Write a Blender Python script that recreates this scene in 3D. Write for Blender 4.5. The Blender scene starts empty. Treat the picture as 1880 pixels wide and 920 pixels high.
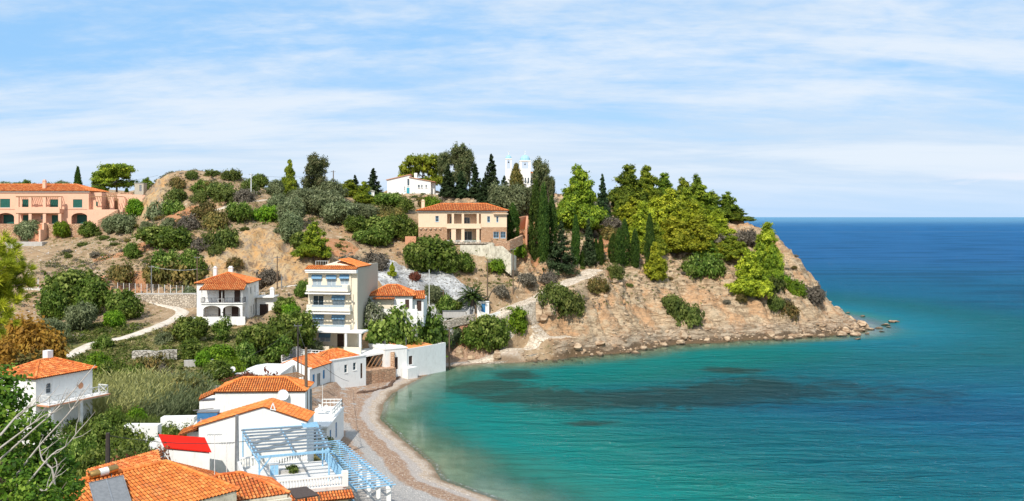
import bpy, math, random
import numpy as np
random.seed(7); RNG = np.random.default_rng(11)
R = math.radians
S = bpy.context.scene
COL = S.collection
H, F, HX, HY = 30.0, 1800.0, 940.0, 398.0

# ---------------------------------------------------------------- camera, world, sun, exposure
cam = bpy.data.objects.new("camera", bpy.data.cameras.new("camera")); COL.objects.link(cam)
cam.location = (0, 0, H); cam.rotation_euler = (R(90), 0, 0)
cam.data.sensor_width = 36; cam.data.lens = 36*F/1880.0
cam.data.shift_y = -(460-HY)/1880.0
cam.data.clip_start = 0.5; cam.data.clip_end = 80000
S.camera = cam
S.view_settings.view_transform = 'Standard'; S.view_settings.look = 'None'
S.view_settings.gamma = 1; S.view_settings.use_curve_mapping = False
S.view_settings.exposure = 0.3
SUN_DIR = np.array([-0.24, -0.72, 0.78]); SUN_DIR /= np.linalg.norm(SUN_DIR)
sun = bpy.data.objects.new("sun", bpy.data.lights.new("sun", 'SUN')); COL.objects.link(sun)
sun.data.energy = 3.9; sun.data.angle = R(0.5); sun.data.color = (1.0, 0.94, 0.85)
from mathutils import Vector, Matrix
sun.rotation_euler = Vector(SUN_DIR.tolist()).to_track_quat('Z', 'Y').to_euler()
w = bpy.data.worlds.new("World"); S.world = w; w.use_nodes = True
nt = w.node_tree; nt.nodes.clear()
def N(t, **k):
    n = nt.nodes.new(t)
    for a, b in k.items(): setattr(n, a, b)
    return n
def L(a, b): nt.links.new(a, b)
out = N('ShaderNodeOutputWorld'); bg = N('ShaderNodeBackground'); L(bg.outputs[0], out.inputs[0])
bg.inputs[1].default_value = 0.115
sky = N('ShaderNodeTexSky'); sky.sky_type = 'NISHITA'; sky.sun_disc = False
sky.sun_elevation = math.asin(SUN_DIR[2]); sky.sun_rotation = math.atan2(SUN_DIR[0], SUN_DIR[1])
sky.air_density = 1.0; sky.dust_density = 0.6; sky.ozone_density = 2.0; sky.altitude = 30
tc = N('ShaderNodeTexCoord')
def noise(vec, sc, det, rough, scale, loc=(0,0,0), rot=(0,0,0)):
    m = N('ShaderNodeMapping'); m.inputs['Scale'].default_value = sc; m.inputs['Location'].default_value = loc; m.inputs['Rotation'].default_value = rot
    L(vec, m.inputs[0]); n = N('ShaderNodeTexNoise'); n.inputs['Scale'].default_value = scale; n.inputs['Detail'].default_value = det
    n.inputs['Roughness'].default_value = rough; n.inputs['Distortion'].default_value = 0.35; L(m.outputs[0], n.inputs['Vector']); return n.outputs[0]
def ramp(v, a, b, c0=0., c1=1.):
    r = N('ShaderNodeMapRange'); r.inputs[1].default_value = a; r.inputs[2].default_value = b
    r.inputs[3].default_value = c0; r.inputs[4].default_value = c1; L(v, r.inputs[0]); r.interpolation_type='SMOOTHSTEP'; return r.outputs[0]
def mth(op, a, b=None, cl=False):
    m = N('ShaderNodeMath', operation=op); m.use_clamp = cl
    for i, x in enumerate((a, b)):
        if x is None: continue
        if hasattr(x, 'links'): L(x, m.inputs[i])
        else: m.inputs[i].default_value = x
    return m.outputs[0]
def mixc(f, a, b):
    m = N('ShaderNodeMix', data_type='RGBA')
    for s, x in ((m.inputs[0], f), (m.inputs[6], a), (m.inputs[7], b)):
        if hasattr(x, 'links'): L(x, s)
        else: s.default_value = x
    return m.outputs[2]
D = tc.outputs['Generated']
sp = N('ShaderNodeSeparateXYZ'); L(D, sp.inputs[0]); dz = sp.outputs[2]
# cloud deck projected on a high plane so streaks flatten towards the horizon
den = mth('ADD', mth('MAXIMUM', dz, 0.0), 0.15)
cx = mth('DIVIDE', sp.outputs[0], den); cy = mth('DIVIDE', sp.outputs[1], den)
cc = N('ShaderNodeCombineXYZ'); L(cx, cc.inputs[0]); L(cy, cc.inputs[1]); C = cc.outputs[0]
big = noise(C, (0.20, 0.62, 1), 3, .5, 1.0, (3.1, 1.7, 0), (0, 0, 0.16))
mid = noise(C, (0.50, 1.35, 1), 7, .62, 1.0, (7.3, .4, 0), (0, 0, 0.22))
fine = noise(C, (2.6, 4.4, 1), 6, .68, 1.0, (1, 5, 0), (0, 0, 0.35))
cell = noise(C, (7.5, 9, 1), 4, .6, 1.0, (4, 2, 0), (0, 0, 0.5))
cl = mth('ADD', mth('MULTIPLY', big, 0.95), mth('ADD', mth('MULTIPLY', mid, 0.75), mth('ADD', mth('MULTIPLY', fine, 0.34), mth('MULTIPLY', cell, mth('MULTIPLY', ramp(dz, .06, .2), .30)))))
low = ramp(dz, 0.19, 0.05)
cl = mth('ADD', cl, mth('MULTIPLY', low, 0.16))
mask = ramp(cl, 0.84, 1.22)
base = mixc(ramp(dz, 0.0, 0.14, 0.50, 0.90), (4.7, 6.0, 7.5, 1), (1.9, 4.2, 7.2, 1))
base = mixc(0.80, sky.outputs[0], base)
cloudc = mixc(ramp(mid, .35, .62), (4.5, 5.5, 6.7, 1), (5.9, 6.4, 7.0, 1))
c1 = mixc(mth('MULTIPLY', mask, 0.88), base, cloudc)
# thin band of low bright cumulus far off on the right
pv = N('ShaderNodeCombineXYZ'); L(mth('DIVIDE', sp.outputs[0], sp.outputs[1]), pv.inputs[0]); L(dz, pv.inputs[1])
cu = noise(pv.outputs[0], (9, 60, 1), 6, .6, 1.0, (2.4, 0, 0))
band = mth('MULTIPLY', ramp(dz, .024, .028), ramp(dz, .046, .030))
side = ramp(mth('DIVIDE', sp.outputs[0], sp.outputs[1]), .38, .52)
cum = mth('MULTIPLY', mth('MULTIPLY', band, side), ramp(cu, .45, .58))
c2 = mixc(mth('MULTIPLY', cum, .75), c1, (7.2, 6.9, 7.1, 1))
c3 = mixc(ramp(dz, 0.055, 0.0, 0, 0.85), c2, (3.9, 5.3, 7.1, 1))
L(c3, bg.inputs[0])

# ---------------------------------------------------------------- helpers
def P(px, py, Y): return ((px-HX)/F*Y, Y, H+(HY-py)/F*Y)
def tag(o, label=None, cat=None, group=None, kind=None):
    if label: o['label'] = label
    if cat: o['category'] = cat
    if group: o['group'] = group
    if kind: o['kind'] = kind
    elif cat: o['kind'] = 'thing'
    return o
def empty(name, loc=(0,0,0), rz=0):
    o = bpy.data.objects.new(name, None); o.empty_display_size = .3; COL.objects.link(o); o.location = loc; o.rotation_euler = (0,0,rz); return o
def copy_tree(o, loc=None, rz=None, sc=None):
    c = o.copy(); COL.objects.link(c)
    if loc is not None: c.location = loc
    if rz is not None: c.rotation_euler = (0, 0, rz)
    if sc is not None: c.scale = sc
    for ch in o.children:
        d = ch.copy(); COL.objects.link(d); d.parent = c
        for g in ch.children:
            e = g.copy(); COL.objects.link(e); e.parent = d
    return c
def hashf(ix, iy, iz, s):
    h = (ix*374761393 + iy*668265263 + iz*2147483647 + s*1274126177) & 0xffffffff
    h = ((h ^ (h >> 13)) * 1274126177) & 0xffffffff
    return ((h ^ (h >> 16)) & 0xffff) / 65535.0
def vnoise(x, y, z=None, s=0):
    x = np.asarray(x, float); y = np.asarray(y, float)
    z = np.zeros_like(x) if z is None else np.asarray(z, float)
    xi, yi, zi = (np.floor(v).astype(np.int64) for v in (x, y, z))
    fx, fy, fz = x-xi, y-yi, z-zi
    fx, fy, fz = (v*v*(3-2*v) for v in (fx, fy, fz))
    r = 0
    for a in (0, 1):
        for b in (0, 1):
            for c in (0, 1):
                r = r + hashf(xi+a, yi+b, zi+c, s)*(fx if a else 1-fx)*(fy if b else 1-fy)*(fz if c else 1-fz)
    return r*2-1
def fbm(x, y, z=None, o=4, s=0, g=.5):
    r = 0; a = 1; f = 1; t = 0
    for i in range(o):
        r = r + a*vnoise(np.asarray(x)*f+i*17.3, np.asarray(y)*f-i*9.1, None if z is None else np.asarray(z)*f, s+i); t += a; a *= g; f *= 2.03
    return r/t
def sstep(v, a, b):
    t = np.clip((v-a)/(b-a), 0, 1); return t*t*(3-2*t)

def mesh_np(name, V, Fq, mats, attrs=None, smooth=False, parent=None, midx=None):
    """V (n,3), Fq (m,k) constant size faces"""
    me = bpy.data.meshes.new(name); V = np.asarray(V, np.float32); Fq = np.asarray(Fq, np.int32)
    m, k = Fq.shape
    me.vertices.add(len(V)); me.vertices.foreach_set('co', V.ravel())
    me.loops.add(m*k); me.loops.foreach_set('vertex_index', Fq.ravel())
    me.polygons.add(m); me.polygons.foreach_set('loop_start', np.arange(0, m*k, k, dtype=np.int32))
    me.polygons.foreach_set('loop_total', np.full(m, k, np.int32))
    if midx is not None: me.polygons.foreach_set('material_index', np.asarray(midx, np.int32))
    me.polygons.foreach_set('use_smooth', np.full(m, smooth))
    for a, (dom, v) in (attrs or {}).items():
        at = me.attributes.new(a, 'FLOAT', dom); at.data.foreach_set('value', np.asarray(v, np.float32).ravel())
    me.update(calc_edges=True); me.validate()
    for mt in (mats if isinstance(mats, (list, tuple)) else [mats]): me.materials.append(mt)
    o = bpy.data.objects.new(name, me); COL.objects.link(o)
    if parent is not None: o.parent = parent
    return o

class MB:
    """collects polygons (any size) and builds ONE mesh object; each face may carry a random tint value"""
    def __init__(s): s.v = []; s.f = []; s.r = []; s.m = []; s.cur = 0
    def poly(s, pts, r=None):
        n = len(s.v); s.v += [tuple(p) for p in pts]; s.f.append(list(range(n, n+len(pts)))); s.r.append(random.random() if r is None else r); s.m.append(s.cur)
    def box(s, x0, x1, y0, y1, z0, z1, r=None):
        r = random.random() if r is None else r
        n = len(s.v)
        s.v += [(x0,y0,z0),(x1,y0,z0),(x1,y1,z0),(x0,y1,z0),(x0,y0,z1),(x1,y0,z1),(x1,y1,z1),(x0,y1,z1)]
        for q in ((0,3,2,1),(4,5,6,7),(0,1,5,4),(1,2,6,5),(2,3,7,6),(3,0,4,7)):
            s.f.append([n+i for i in q]); s.r.append(r); s.m.append(s.cur)
        return s
    def prism(s, pts, z0, z1):
        """vertical prism over ccw xy polygon; z1 may be a list"""
        n = len(pts); z1s = z1 if isinstance(z1, (list, tuple)) else [z1]*n
        z0s = z0 if isinstance(z0, (list, tuple)) else [z0]*n
        b = [(p[0], p[1], z) for p, z in zip(pts, z0s)]; t = [(p[0], p[1], z) for p, z in zip(pts, z1s)]
        s.hull(b, t); return s
    def hull(s, b, t):
        n = len(b); k = len(s.v); s.v += [tuple(x) for x in b]+[tuple(x) for x in t]; r = random.random()
        s.f.append([k+i for i in range(n-1, -1, -1)]); s.f.append([k+n+i for i in range(n)]); s.r += [r, r]; s.m += [s.cur]*2
        for i in range(n):
            j = (i+1) % n; s.f.append([k+i, k+j, k+n+j, k+n+i]); s.r.append(r); s.m.append(s.cur)
    def extrude_y(s, prof, y0, y1):
        """profile list of (x,z) ccw seen from -y, extruded from y0 (front) to y1"""
        s.hull([(x, y1, z) for x, z in prof], [(x, y0, z) for x, z in prof]); return s
    def extrude_x(s, prof, x0, x1):
        s.hull([(x0, y, z) for y, z in prof], [(x1, y, z) for y, z in prof]); return s
    def bar(s, a, b, w, h=None):
        """square bar between points"""
        a = Vector(a); b = Vector(b); d = (b-a); 
        if d.length < 1e-6: return s
        d.normalize(); up = Vector((0,0,1)) if abs(d.z) < .95 else Vector((1,0,0))
        u = d.cross(up).normalized(); v = u.cross(d); h = w if h is None else h
        q = [u*w/2+v*h/2, -u*w/2+v*h/2, -u*w/2-v*h/2, u*w/2-v*h/2]
        s.hull([a+x for x in q][::-1], [b+x for x in q][::-1]); return s
    def tube(s, pts, r, n=6):
        pts = [Vector(p) for p in pts]; rs = r if isinstance(r, (list, tuple)) else [r]*len(pts); rings = []; rr = random.random()
        for i, p in enumerate(pts):
            d = (pts[min(i+1, len(pts)-1)]-pts[max(i-1, 0)]).normalized()
            up = Vector((0,0,1)) if abs(d.z) < .9 else Vector((1,0,0)); u = d.cross(up).normalized(); v = u.cross(d)
            k = len(s.v); s.v += [tuple(p+(u*math.cos(2*math.pi*j/n)+v*math.sin(2*math.pi*j/n))*rs[i]) for j in range(n)]; rings.append(k)
        for a, b in zip(rings, rings[1:]):
            for j in range(n):
                s.f.append([a+j, a+(j+1) % n, b+(j+1) % n, b+j]); s.r.append(rr); s.m.append(s.cur)
        s.f.append([rings[0]+j for j in range(n)]); s.f.append([rings[-1]+j for j in range(n-1, -1, -1)]); s.r += [rr, rr]; s.m += [s.cur]*2
        return s
    def lathe(s, c, prof, n=12):
        """prof list of (r,z)"""
        rings = []; rr = random.random()
        for r, z in prof:
            k = len(s.v); s.v += [(c[0]+r*math.cos(2*math.pi*j/n), c[1]+r*math.sin(2*math.pi*j/n), c[2]+z) for j in range(n)]; rings.append(k)
        for a, b in zip(rings, rings[1:]):
            for j in range(n): s.f.append([a+j, a+(j+1) % n, b+(j+1) % n, b+j]); s.r.append(rr); s.m.append(s.cur)
        s.f.append([rings[0]+j for j in range(n-1, -1, -1)]); s.f.append([rings[-1]+j for j in range(n)]); s.r += [rr, rr]; s.m += [s.cur]*2
        return s
    def build(s, name, mat, parent=None, smooth=False):
        me = bpy.data.meshes.new(name); me.from_pydata(s.v, [], s.f); me.validate(); 
        at = me.attributes.new('rnd', 'FLOAT', 'FACE')
        if len(s.r) == len(me.polygons): at.data.foreach_set('value', np.array(s.r, np.float32)); me.polygons.foreach_set('material_index', np.array(s.m, np.int32))
        me.polygons.foreach_set('use_smooth', [smooth]*len(me.polygons)); me.update()
        for m_ in (mat if isinstance(mat, (list, tuple)) else [mat]): me.materials.append(m_)
        o = bpy.data.objects.new(name, me); COL.objects.link(o)
        if parent is not None: o.parent = parent
        return o

# ---------------------------------------------------------------- material toolkit
class MN:
    def __init__(s, name):
        s.m = bpy.data.materials.new(name); s.m.use_nodes = True; s.t = s.m.node_tree; s.b = s.t.nodes['Principled BSDF']; s.o = s.t.nodes['Material Output']
        s.b.inputs['Roughness'].default_value = .85; s.b.inputs['Specular IOR Level'].default_value = .25
    def n(s, t, **k):
        x = s.t.nodes.new(t)
        for a, b in k.items(): setattr(x, a, b)
        return x
    def put(s, sock, x):
        if hasattr(x, 'links'): s.t.links.new(x, sock)
        else:
            if isinstance(x, (tuple, list)) and len(x) == 3 and len(sock.default_value) == 4: x = (*x, 1)
            sock.default_value = x
    def pos(s, kind='Position'):
        if kind == 'Position': return s.n('ShaderNodeNewGeometry').outputs['Position']
        return s.n('ShaderNodeTexCoord').outputs[kind]
    def noise(s, v, scale=1, det=4, rough=.55, sc=(1,1,1), dist=0):
        mp = s.n('ShaderNodeMapping'); mp.inputs['Scale'].default_value = sc; s.put(mp.inputs[0], v)
        x = s.n('ShaderNodeTexNoise'); x.inputs['Scale'].default_value = scale; x.inputs['Detail'].default_value = det; x.inputs['Roughness'].default_value = rough; x.inputs['Distortion'].default_value = dist
        s.put(x.inputs['Vector'], mp.outputs[0]); return x.outputs[0]
    def voro(s, v, scale=1, feat='F1', out='Distance', sc=(1,1,1), rnd=1):
        mp = s.n('ShaderNodeMapping'); mp.inputs['Scale'].default_value = sc; s.put(mp.inputs[0], v)
        x = s.n('ShaderNodeTexVoronoi', feature=feat); x.inputs['Scale'].default_value = scale; x.inputs['Randomness'].default_value = rnd; s.put(x.inputs['Vector'], mp.outputs[0]); return x.outputs[out]
    def ramp(s, v, a, b, c0=0., c1=1.):
        r = s.n('ShaderNodeMapRange'); r.interpolation_type = 'SMOOTHSTEP'
        for i, x in enumerate((v, a, b, c0, c1)): s.put(r.inputs[i], x)
        return r.outputs[0]
    def math(s, op, a, b=0.):
        m = s.n('ShaderNodeMath', operation=op); s.put(m.inputs[0], a); s.put(m.inputs[1], b); return m.outputs[0]
    def mix(s, f, a, b, mode='MIX'):
        m = s.n('ShaderNodeMix', data_type='RGBA', blend_type=mode); s.put(m.inputs[0], f); s.put(m.inputs[6], a); s.put(m.inputs[7], b); return m.outputs[2]
    def attr(s, name, out='Fac', typ='GEOMETRY'): return s.n('ShaderNodeAttribute', attribute_name=name, attribute_type=typ).outputs[out]
    def bump(s, h, strength=.5, dist=.1):
        x = s.n('ShaderNodeBump'); x.inputs['Strength'].default_value = strength; x.inputs['Distance'].default_value = dist; s.put(x.inputs['Height'], h); s.put(s.b.inputs['Normal'], x.outputs[0])
    def col(s, c): s.put(s.b.inputs['Base Color'], c); return s
    def hsv(s, c, v=1., h=.5, sat=1.):
        x = s.n('ShaderNodeHueSaturation'); s.put(x.inputs['Color'], c); s.put(x.inputs['Value'], v); s.put(x.inputs['Hue'], h); s.put(x.inputs['Saturation'], sat); return x.outputs[0]
# ---------------------------------------------------------------- terrain
SHORE = [(4,93.6),(-1,103.4),(-8,112),(-9.7,119),(-14.3,131),(-19.4,145),(-20.5,158),(-20.2,167),(-18.4,176),(-14.9,191),(-12.8,196),(-4.4,201),(3,202),(10,206),(19,213),(25.5,217),
         (36,229),(48,234),(60.5,239),(76,245),(89.5,254),(95,263),(98.5,278),(98,292),(93,320),(70,360),(20,400),(-60,440),(-200,480),(-600,600),(-900,900),(-900,-300),(150,-300),(70,0),(28,40),(9,79)]
BAYN = 11   # first segments = beach
def seg_dist(X, Y, pts, closed=True):
    best = np.full(X.shape, 1e9); n = len(pts)
    for i in range(n if closed else n-1):
        ax, ay = pts[i]; bx, by = pts[(i+1) % n]; dx, dy = bx-ax, by-ay; L2 = dx*dx+dy*dy
        t = np.clip(((X-ax)*dx+(Y-ay)*dy)/L2, 0, 1); best = np.minimum(best, np.hypot(X-ax-t*dx, Y-ay-t*dy))
    return best
def inside(X, Y, pts):
    r = np.zeros(X.shape, bool); n = len(pts)
    for i in range(n):
        ax, ay = pts[i]; bx, by = pts[(i+1) % n]
        if ay == by: continue
        c = ((ay > Y) != (by > Y)) & (X < (bx-ax)*(Y-ay)/(by-ay)+ax); r ^= c
    return r
CTL_PX = """1050,620,212 1050,590,216 1000,565,214 1050,545,221 1050,500,235 1050,470,245 1050,420,262 1050,380,280 1050,362,298
1120,625,217 1120,590,222 1120,540,231 1120,500,240 1120,450,254 1120,400,272 1120,365,290
1200,612,231 1200,560,238 1200,520,246 1200,480,256 1200,440,268 1200,400,280 1200,376,292
1300,605,237 1300,550,246 1300,500,258 1300,460,268 1300,420,280 1300,402,288
1400,600,243 1400,540,252 1400,490,263 1400,450,273 1395,416,282 1345,404,287
1460,602,248 1460,560,253 1460,500,268 1470,477,275 1435,440,279 1510,602,251 1510,570,258 1508,545,268 1540,597,258 1544,584,275 1570,604,262
560,640,180 500,600,178 530,528,200 600,530,204 700,572,190 720,560,195 790,570,196 900,575,210 870,592,207 960,640,208 1040,627,211 940,655,203 1080,505,234 990,545,219
850,640,204 850,600,208 850,575,211 800,500,222 800,540,211 720,500,215 760,540,204 880,503,228 850,452,233 780,452,233 930,452,234 940,485,234 940,520,222 940,560,209 900,540,215
850,382,258 850,368,272 750,385,255 700,400,245 700,440,235 640,470,222 620,440,230 600,480,215 600,400,245 600,362,270 500,400,240 500,360,262 450,345,262 700,365,275 750,358,288 800,358,290 950,352,305 950,400,268 980,430,252 850,352,296
470,420,226 430,425,226 470,525,209 520,430,224 520,520,206 400,470,212 380,440,222 550,522,203 560,480,214
440,385,238 300,323,255 360,316,258 430,319,258 300,400,236 272,360,247 350,360,246 400,340,250 330,430,228 480,350,262 480,380,245
250,357,264 50,435,250 0,435,250 150,437,246 250,395,249 250,432,240 -100,440,250 100,450,238 200,440,236
50,480,225 200,470,226 100,520,205 250,510,208 0,500,212 250,521,204 300,538,202 200,537,200 60,540,197 300,563,198 340,572,192 400,590,186 460,600,184 280,610,175 200,630,167 150,648,160 100,665,154
200,600,178 100,600,180 0,590,182 60,640,160 350,650,160 250,690,145 350,690,145 100,700,135 0,680,140 450,640,166 440,690,150 520,690,160 560,716,152 400,615,176
640,690,166 700,690,172 760,680,180 700,640,182 620,640,184 820,668,197 780,640,190
-150,500,215 -150,600,180 -150,700,135""".split()
CTL_XYZ = [(-157,285,36),(-110,285,36),(-80,300,37),(-157,330,38),(-200,400,42),(-100,400,36),(-40,350,34),(0,340,30),(40,325,24),(70,315,13),(85,300,7),(-300,300,36),(-300,200,24),(-300,100,20),(-200,600,48),(-500,600,50),(-300,520,48),(0,420,0),
 (-45,125,6.0),(-60,125,6.3),(-50,110,5.2),(-58,100,6),(-42,100,4.2),(-30,110,3.8),(-30,125,4.0),(-24,125,2.6),(-22,140,2.4),(-27,150,3.2),(-25,165,2.6),(-20,175,2.0),(-18,110,2.6),(-14,100,2.2),(-24,98,3.0),(-35,90,3.6),(-25,85,3.4),(-40,75,4.5),(-15,80,2.6),(-8,85,1.8),
 (-60,75,9),(-60,50,13),(-30,50,8),(-10,60,4),(-5,40,8),(0,20,20),(0,0,27),(-30,20,20),(-30,0,27),(-100,50,20),(-100,0,30),(15,40,5),(30,0,22),(-10,95,1.8),(-16,120,2.0),(-23,150,1.9),(-9,70,2.4)]
def build_ctl():
    pts = [P(*map(float, c.split(','))) for c in CTL_PX] + CTL_XYZ
    for (x, y) in SHORE[:28]: pts.append((x, y, 0.0))
    return np.array(pts, float)
CTL = build_ctl()
def mq(r2): return np.sqrt(r2+9.0)
_c = CTL[:, :2]; _K = mq(((_c[:, None]-_c[None])**2).sum(-1)); n_ = len(_c)
_A = np.zeros((n_+3, n_+3)); _A[:n_, :n_] = _K - np.eye(n_)*0.25; _A[:n_, n_] = 1; _A[:n_, n_+1:] = _c; _A[n_, :n_] = 1; _A[n_+1:, :n_] = _c.T
_w = np.linalg.solve(_A, np.r_[CTL[:, 2], 0, 0, 0])
def rbf(X, Y):
    out = np.zeros(X.shape)
    flat = np.stack([X.ravel(), Y.ravel()], 1); r = np.empty(len(flat))
    for i in range(0, len(flat), 20000):
        q = flat[i:i+20000]; r[i:i+20000] = mq(((q[:, None]-_c[None])**2).sum(-1)) @ _w[:n_] + _w[n_] + q @ _w[n_+1:]
    return r.reshape(X.shape)
gx = np.r_[np.arange(-600, -180, 12.), np.arange(-180, -2, .72), np.arange(-2, 102, .42), np.arange(102, 160, 5.)]
gy = np.r_[np.arange(-30, 30, 4.), np.arange(30, 198, .72), np.arange(198, 296, .42), np.arange(296, 340, 1.2), np.arange(340, 720, 8.)]
GX, GY = np.meshgrid(gx, gy)
def shore_sd(X, Y):
    wx = 1.6*fbm(X/7, Y/7, o=3, s=31); wy = 1.6*fbm(X/7, Y/7, o=3, s=57)
    rocky = sstep(seg_dist(X, Y, SHORE[:BAYN], False), 8, 22)
    Xw = X+wx*rocky; Yw = Y+wy*rocky
    d = seg_dist(Xw, Yw, SHORE); return np.where(inside(Xw, Yw, SHORE), d, -d)
SD = shore_sd(GX, GY)
BD = seg_dist(GX, GY, SHORE[:BAYN], False)        # distance to the beach line
GZ = rbf(GX, GY)
pitpx = HX+F*GX/np.maximum(GY, 20)
cape = sstep(GX+0.55*(GY-205), 4, 16)*sstep(SD, -3, 2)*(GY > 190)
def blobs(lst):
    m = np.zeros(GX.shape)
    for (px, py, Yd, rx, ry) in lst:
        x, y, _ = P(px, py, Yd); d = np.hypot((GX-x)/rx, (GY-y)/ry); m = np.maximum(m, 1-sstep(d+.25*fbm(GX/3, GY/3, o=3, s=5), .7, 1.15))
    return m
GOLD = blobs([(470,470,216,8,12),(500,480,214,7,9),(540,490,210,5,9),(430,490,212,6,9),(290,356,250,2.2,5),(400,500,209,6,6),(590,470,218,5,7),(280,370,246,3,5)])
WHITE = blobs([(725,500,214,4.5,8),(760,530,206,6,9),(800,500,219,6,7),(830,520,214,6,7),(710,480,220,3,5)])
WHITE_MASK = WHITE
steep = np.maximum(np.maximum(cape, GOLD), WHITE)
nat = sstep(SD, 6, 26)
GZ = GZ + nat*(1.0*fbm(GX/14, GY/14, o=3, s=3)*sstep(GZ, 10, 24) + .35*fbm(GX/3.2, GY/3.2, o=3, s=9)*sstep(GZ, 8, 16))
rid = 1-np.abs(fbm(GX/6, GY/9, o=4, s=21))*2
gul = 1-np.abs(fbm((GX+.4*GY)/5.5, GY/22, o=4, s=23))*2.4
GZ = GZ + cape*sstep(SD, 1, 8)*(1.7*(rid-.55)-1.5*sstep(gul, .55, 1.)+.8*fbm(GX/1.5, GY/1.5, o=4, s=40, g=.6))
low_ = cape*np.exp(-np.maximum(GZ-1, 0)/3.5)*sstep(SD, .5, 3); GZ = GZ + low_*1.5*(1-np.abs(fbm(GX/2.3, GY/2.3, o=4, s=66, g=.6))*2.4-.3)
GZ = GZ + GOLD*(1.7*(1-np.abs(fbm(GX/3, GY/9, o=4, s=77, g=.6))*2.2-.5)) + WHITE*.8*fbm(GX/4, GY/5, o=4, s=71)
# tilted strata benches on bare rock
def bench(z, h, k):
    q = z/h; f = q-np.floor(q); return (np.floor(q)+np.clip((f-.5)*k+.5, 0, 1))*h
st = GZ + .10*GX + .5*fbm(GX/9, GY/9, o=2, s=88)
bn = bench(st, 1.9, 2.2)-(.10*GX+.5*fbm(GX/9, GY/9, o=2, s=88))
GZ = GZ*(1-.35*steep)+bn*.35*steep
lim = np.where(BD < 25, np.minimum(SD*.16, 9), 9)
land = np.maximum(GZ, .07*np.clip(SD, 0, 14))*sstep(SD, -.6, 2.2)
land = np.where((cape > .3) & (SD < 7), np.maximum(land, .35+.5*fbm(GX/1.5, GY/1.5, o=3, s=60)), land)
bay = 1-sstep(BD, 6, 30)
sea_z = -(.085*bay+.20*(1-bay))*np.abs(SD)-.02 + (1-bay)*.25*fbm(GX/1.6, GY/1.6, o=3, s=62)*np.clip(1-np.abs(SD)/9, 0, 1)
GZ = np.where(SD > 0, land, np.maximum(sea_z, -9))
GZ = np.where((SD > 0) & (BD < 30), np.minimum(GZ, .09*np.minimum(SD, 14)+.02*fbm(GX/2, GY/2, s=4)+.12*np.exp(-((SD-5)/1.2)**2)+1.6*np.maximum(BD-10, 0)), GZ)
def gz(x, y):
    x = np.asarray(x, float); y = np.asarray(y, float)
    i = np.clip(np.searchsorted(gx, x)-1, 0, len(gx)-2); j = np.clip(np.searchsorted(gy, y)-1, 0, len(gy)-2)
    u = np.clip((x-gx[i])/(gx[i+1]-gx[i]), 0, 1); v = np.clip((y-gy[j])/(gy[j+1]-gy[j]), 0, 1)
    return GZ[j, i]*(1-u)*(1-v)+GZ[j, i+1]*u*(1-v)+GZ[j+1, i]*(1-u)*v+GZ[j+1, i+1]*u*v
def hit(px, py, ymin=60):
    Ys = np.arange(ymin, 600, .3); x = (px-HX)/F*Ys; z = H+(HY-py)/F*Ys; g = gz(x, Ys)
    k = np.argmax(g >= z)
    if g[k] < z[k]: return None
    return (float(x[k]), float(Ys[k]), float(g[k]))
def on(px, Y, dz=0.):
    x = (px-HX)/F*Y; return (x, Y, float(gz(x, Y))+dz)
def flat(px0, px1, Y0, Y1, z, m=3.):
    """level a terrace under a building"""
    x0, x1 = sorted(((px0-HX)/F*(Y0+Y1)/2, (px1-HX)/F*(Y0+Y1)/2)); global GZ
    d = np.maximum(np.maximum(x0-GX, GX-x1), np.maximum(Y0-GY, GY-Y1)); k = (1-sstep(d, 0, m))*sstep(SD, 0, 2); GZ = GZ*(1-k)+z*k
# ---------------------------------------------------------------- paths cut into the terrain
def resample(pts, step):
    pts = [np.array(p, float) for p in pts]; o = []
    # catmull-rom smoothing
    Pp = [2*pts[0]-pts[1]]+pts+[2*pts[-1]-pts[-2]]
    for i in range(1, len(Pp)-2):
        a, b, c, d = Pp[i-1:i+3]; n = max(2, int(np.linalg.norm(c-b)/step))
        for k in range(n):
            t = k/n; o.append(.5*((2*b)+(-a+c)*t+(2*a-5*b+4*c-d)*t*t+(-a+3*b-3*c+d)*t**3))
    o.append(pts[-1]); return np.array(o)
PATHS = []
def path(pxs, w, name, smooth=5):
    """pxs: list of (px,py,Y) centre points"""
    global GZ
    c = resample([P(*p) for p in pxs], .8)
    zz = gz(c[:, 0], c[:, 1])*.35+c[:, 2]*.65
    k = np.ones(smooth)/smooth; zz = np.convolve(np.pad(zz, smooth//2, mode='edge'), k, 'valid')[:len(c)]
    c[:, 2] = zz
    bx0, bx1, by0, by1 = c[:, 0].min()-5, c[:, 0].max()+5, c[:, 1].min()-5, c[:, 1].max()+5
    I = np.where((GX > bx0) & (GX < bx1) & (GY > by0) & (GY < by1))
    q = np.stack([GX[I], GY[I]], 1); d = np.hypot(q[:, None, 0]-c[None, :, 0], q[:, None, 1]-c[None, :, 1]); j = d.argmin(1); dm = d[np.arange(len(q)), j]
    f = (1-sstep(dm, w/2+.2, w/2+2.4))*sstep(SD[I], -.2, 1.5); GZ[I] = GZ[I]*(1-f)+(c[j, 2]-.10)*f
    PATHS.append((name, c, w))
path([(60,668,152),(128,652,158),(170,630,166),(232,618,171),(285,598,178),(332,577,190),(325,566,196),(280,560,201),(240,556,205)], 2.6, 'path')
path([(892,592,208),(930,578,211),(975,553,216.5),(1020,530,224),(1060,510,232),(1090,493,238)], 5.2, 'stepped_path')
path([(860,664,201.3),(905,655,203),(960,641,207),(1003,630,210),(1043,622,213.5)], 3.0, 'ramp_path')
path([(1002,618,211),(985,607,212.3),(966,598,213.5)], 4.0, 'path_patch')
path([(40,527,200),(90,531,200),(130,538,199.5)], 3.0, 'lane')
path([(360,404,235),(430,372,240),(480,362,246),(520,362,252)], 4.5, 'dirt_track')
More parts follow.
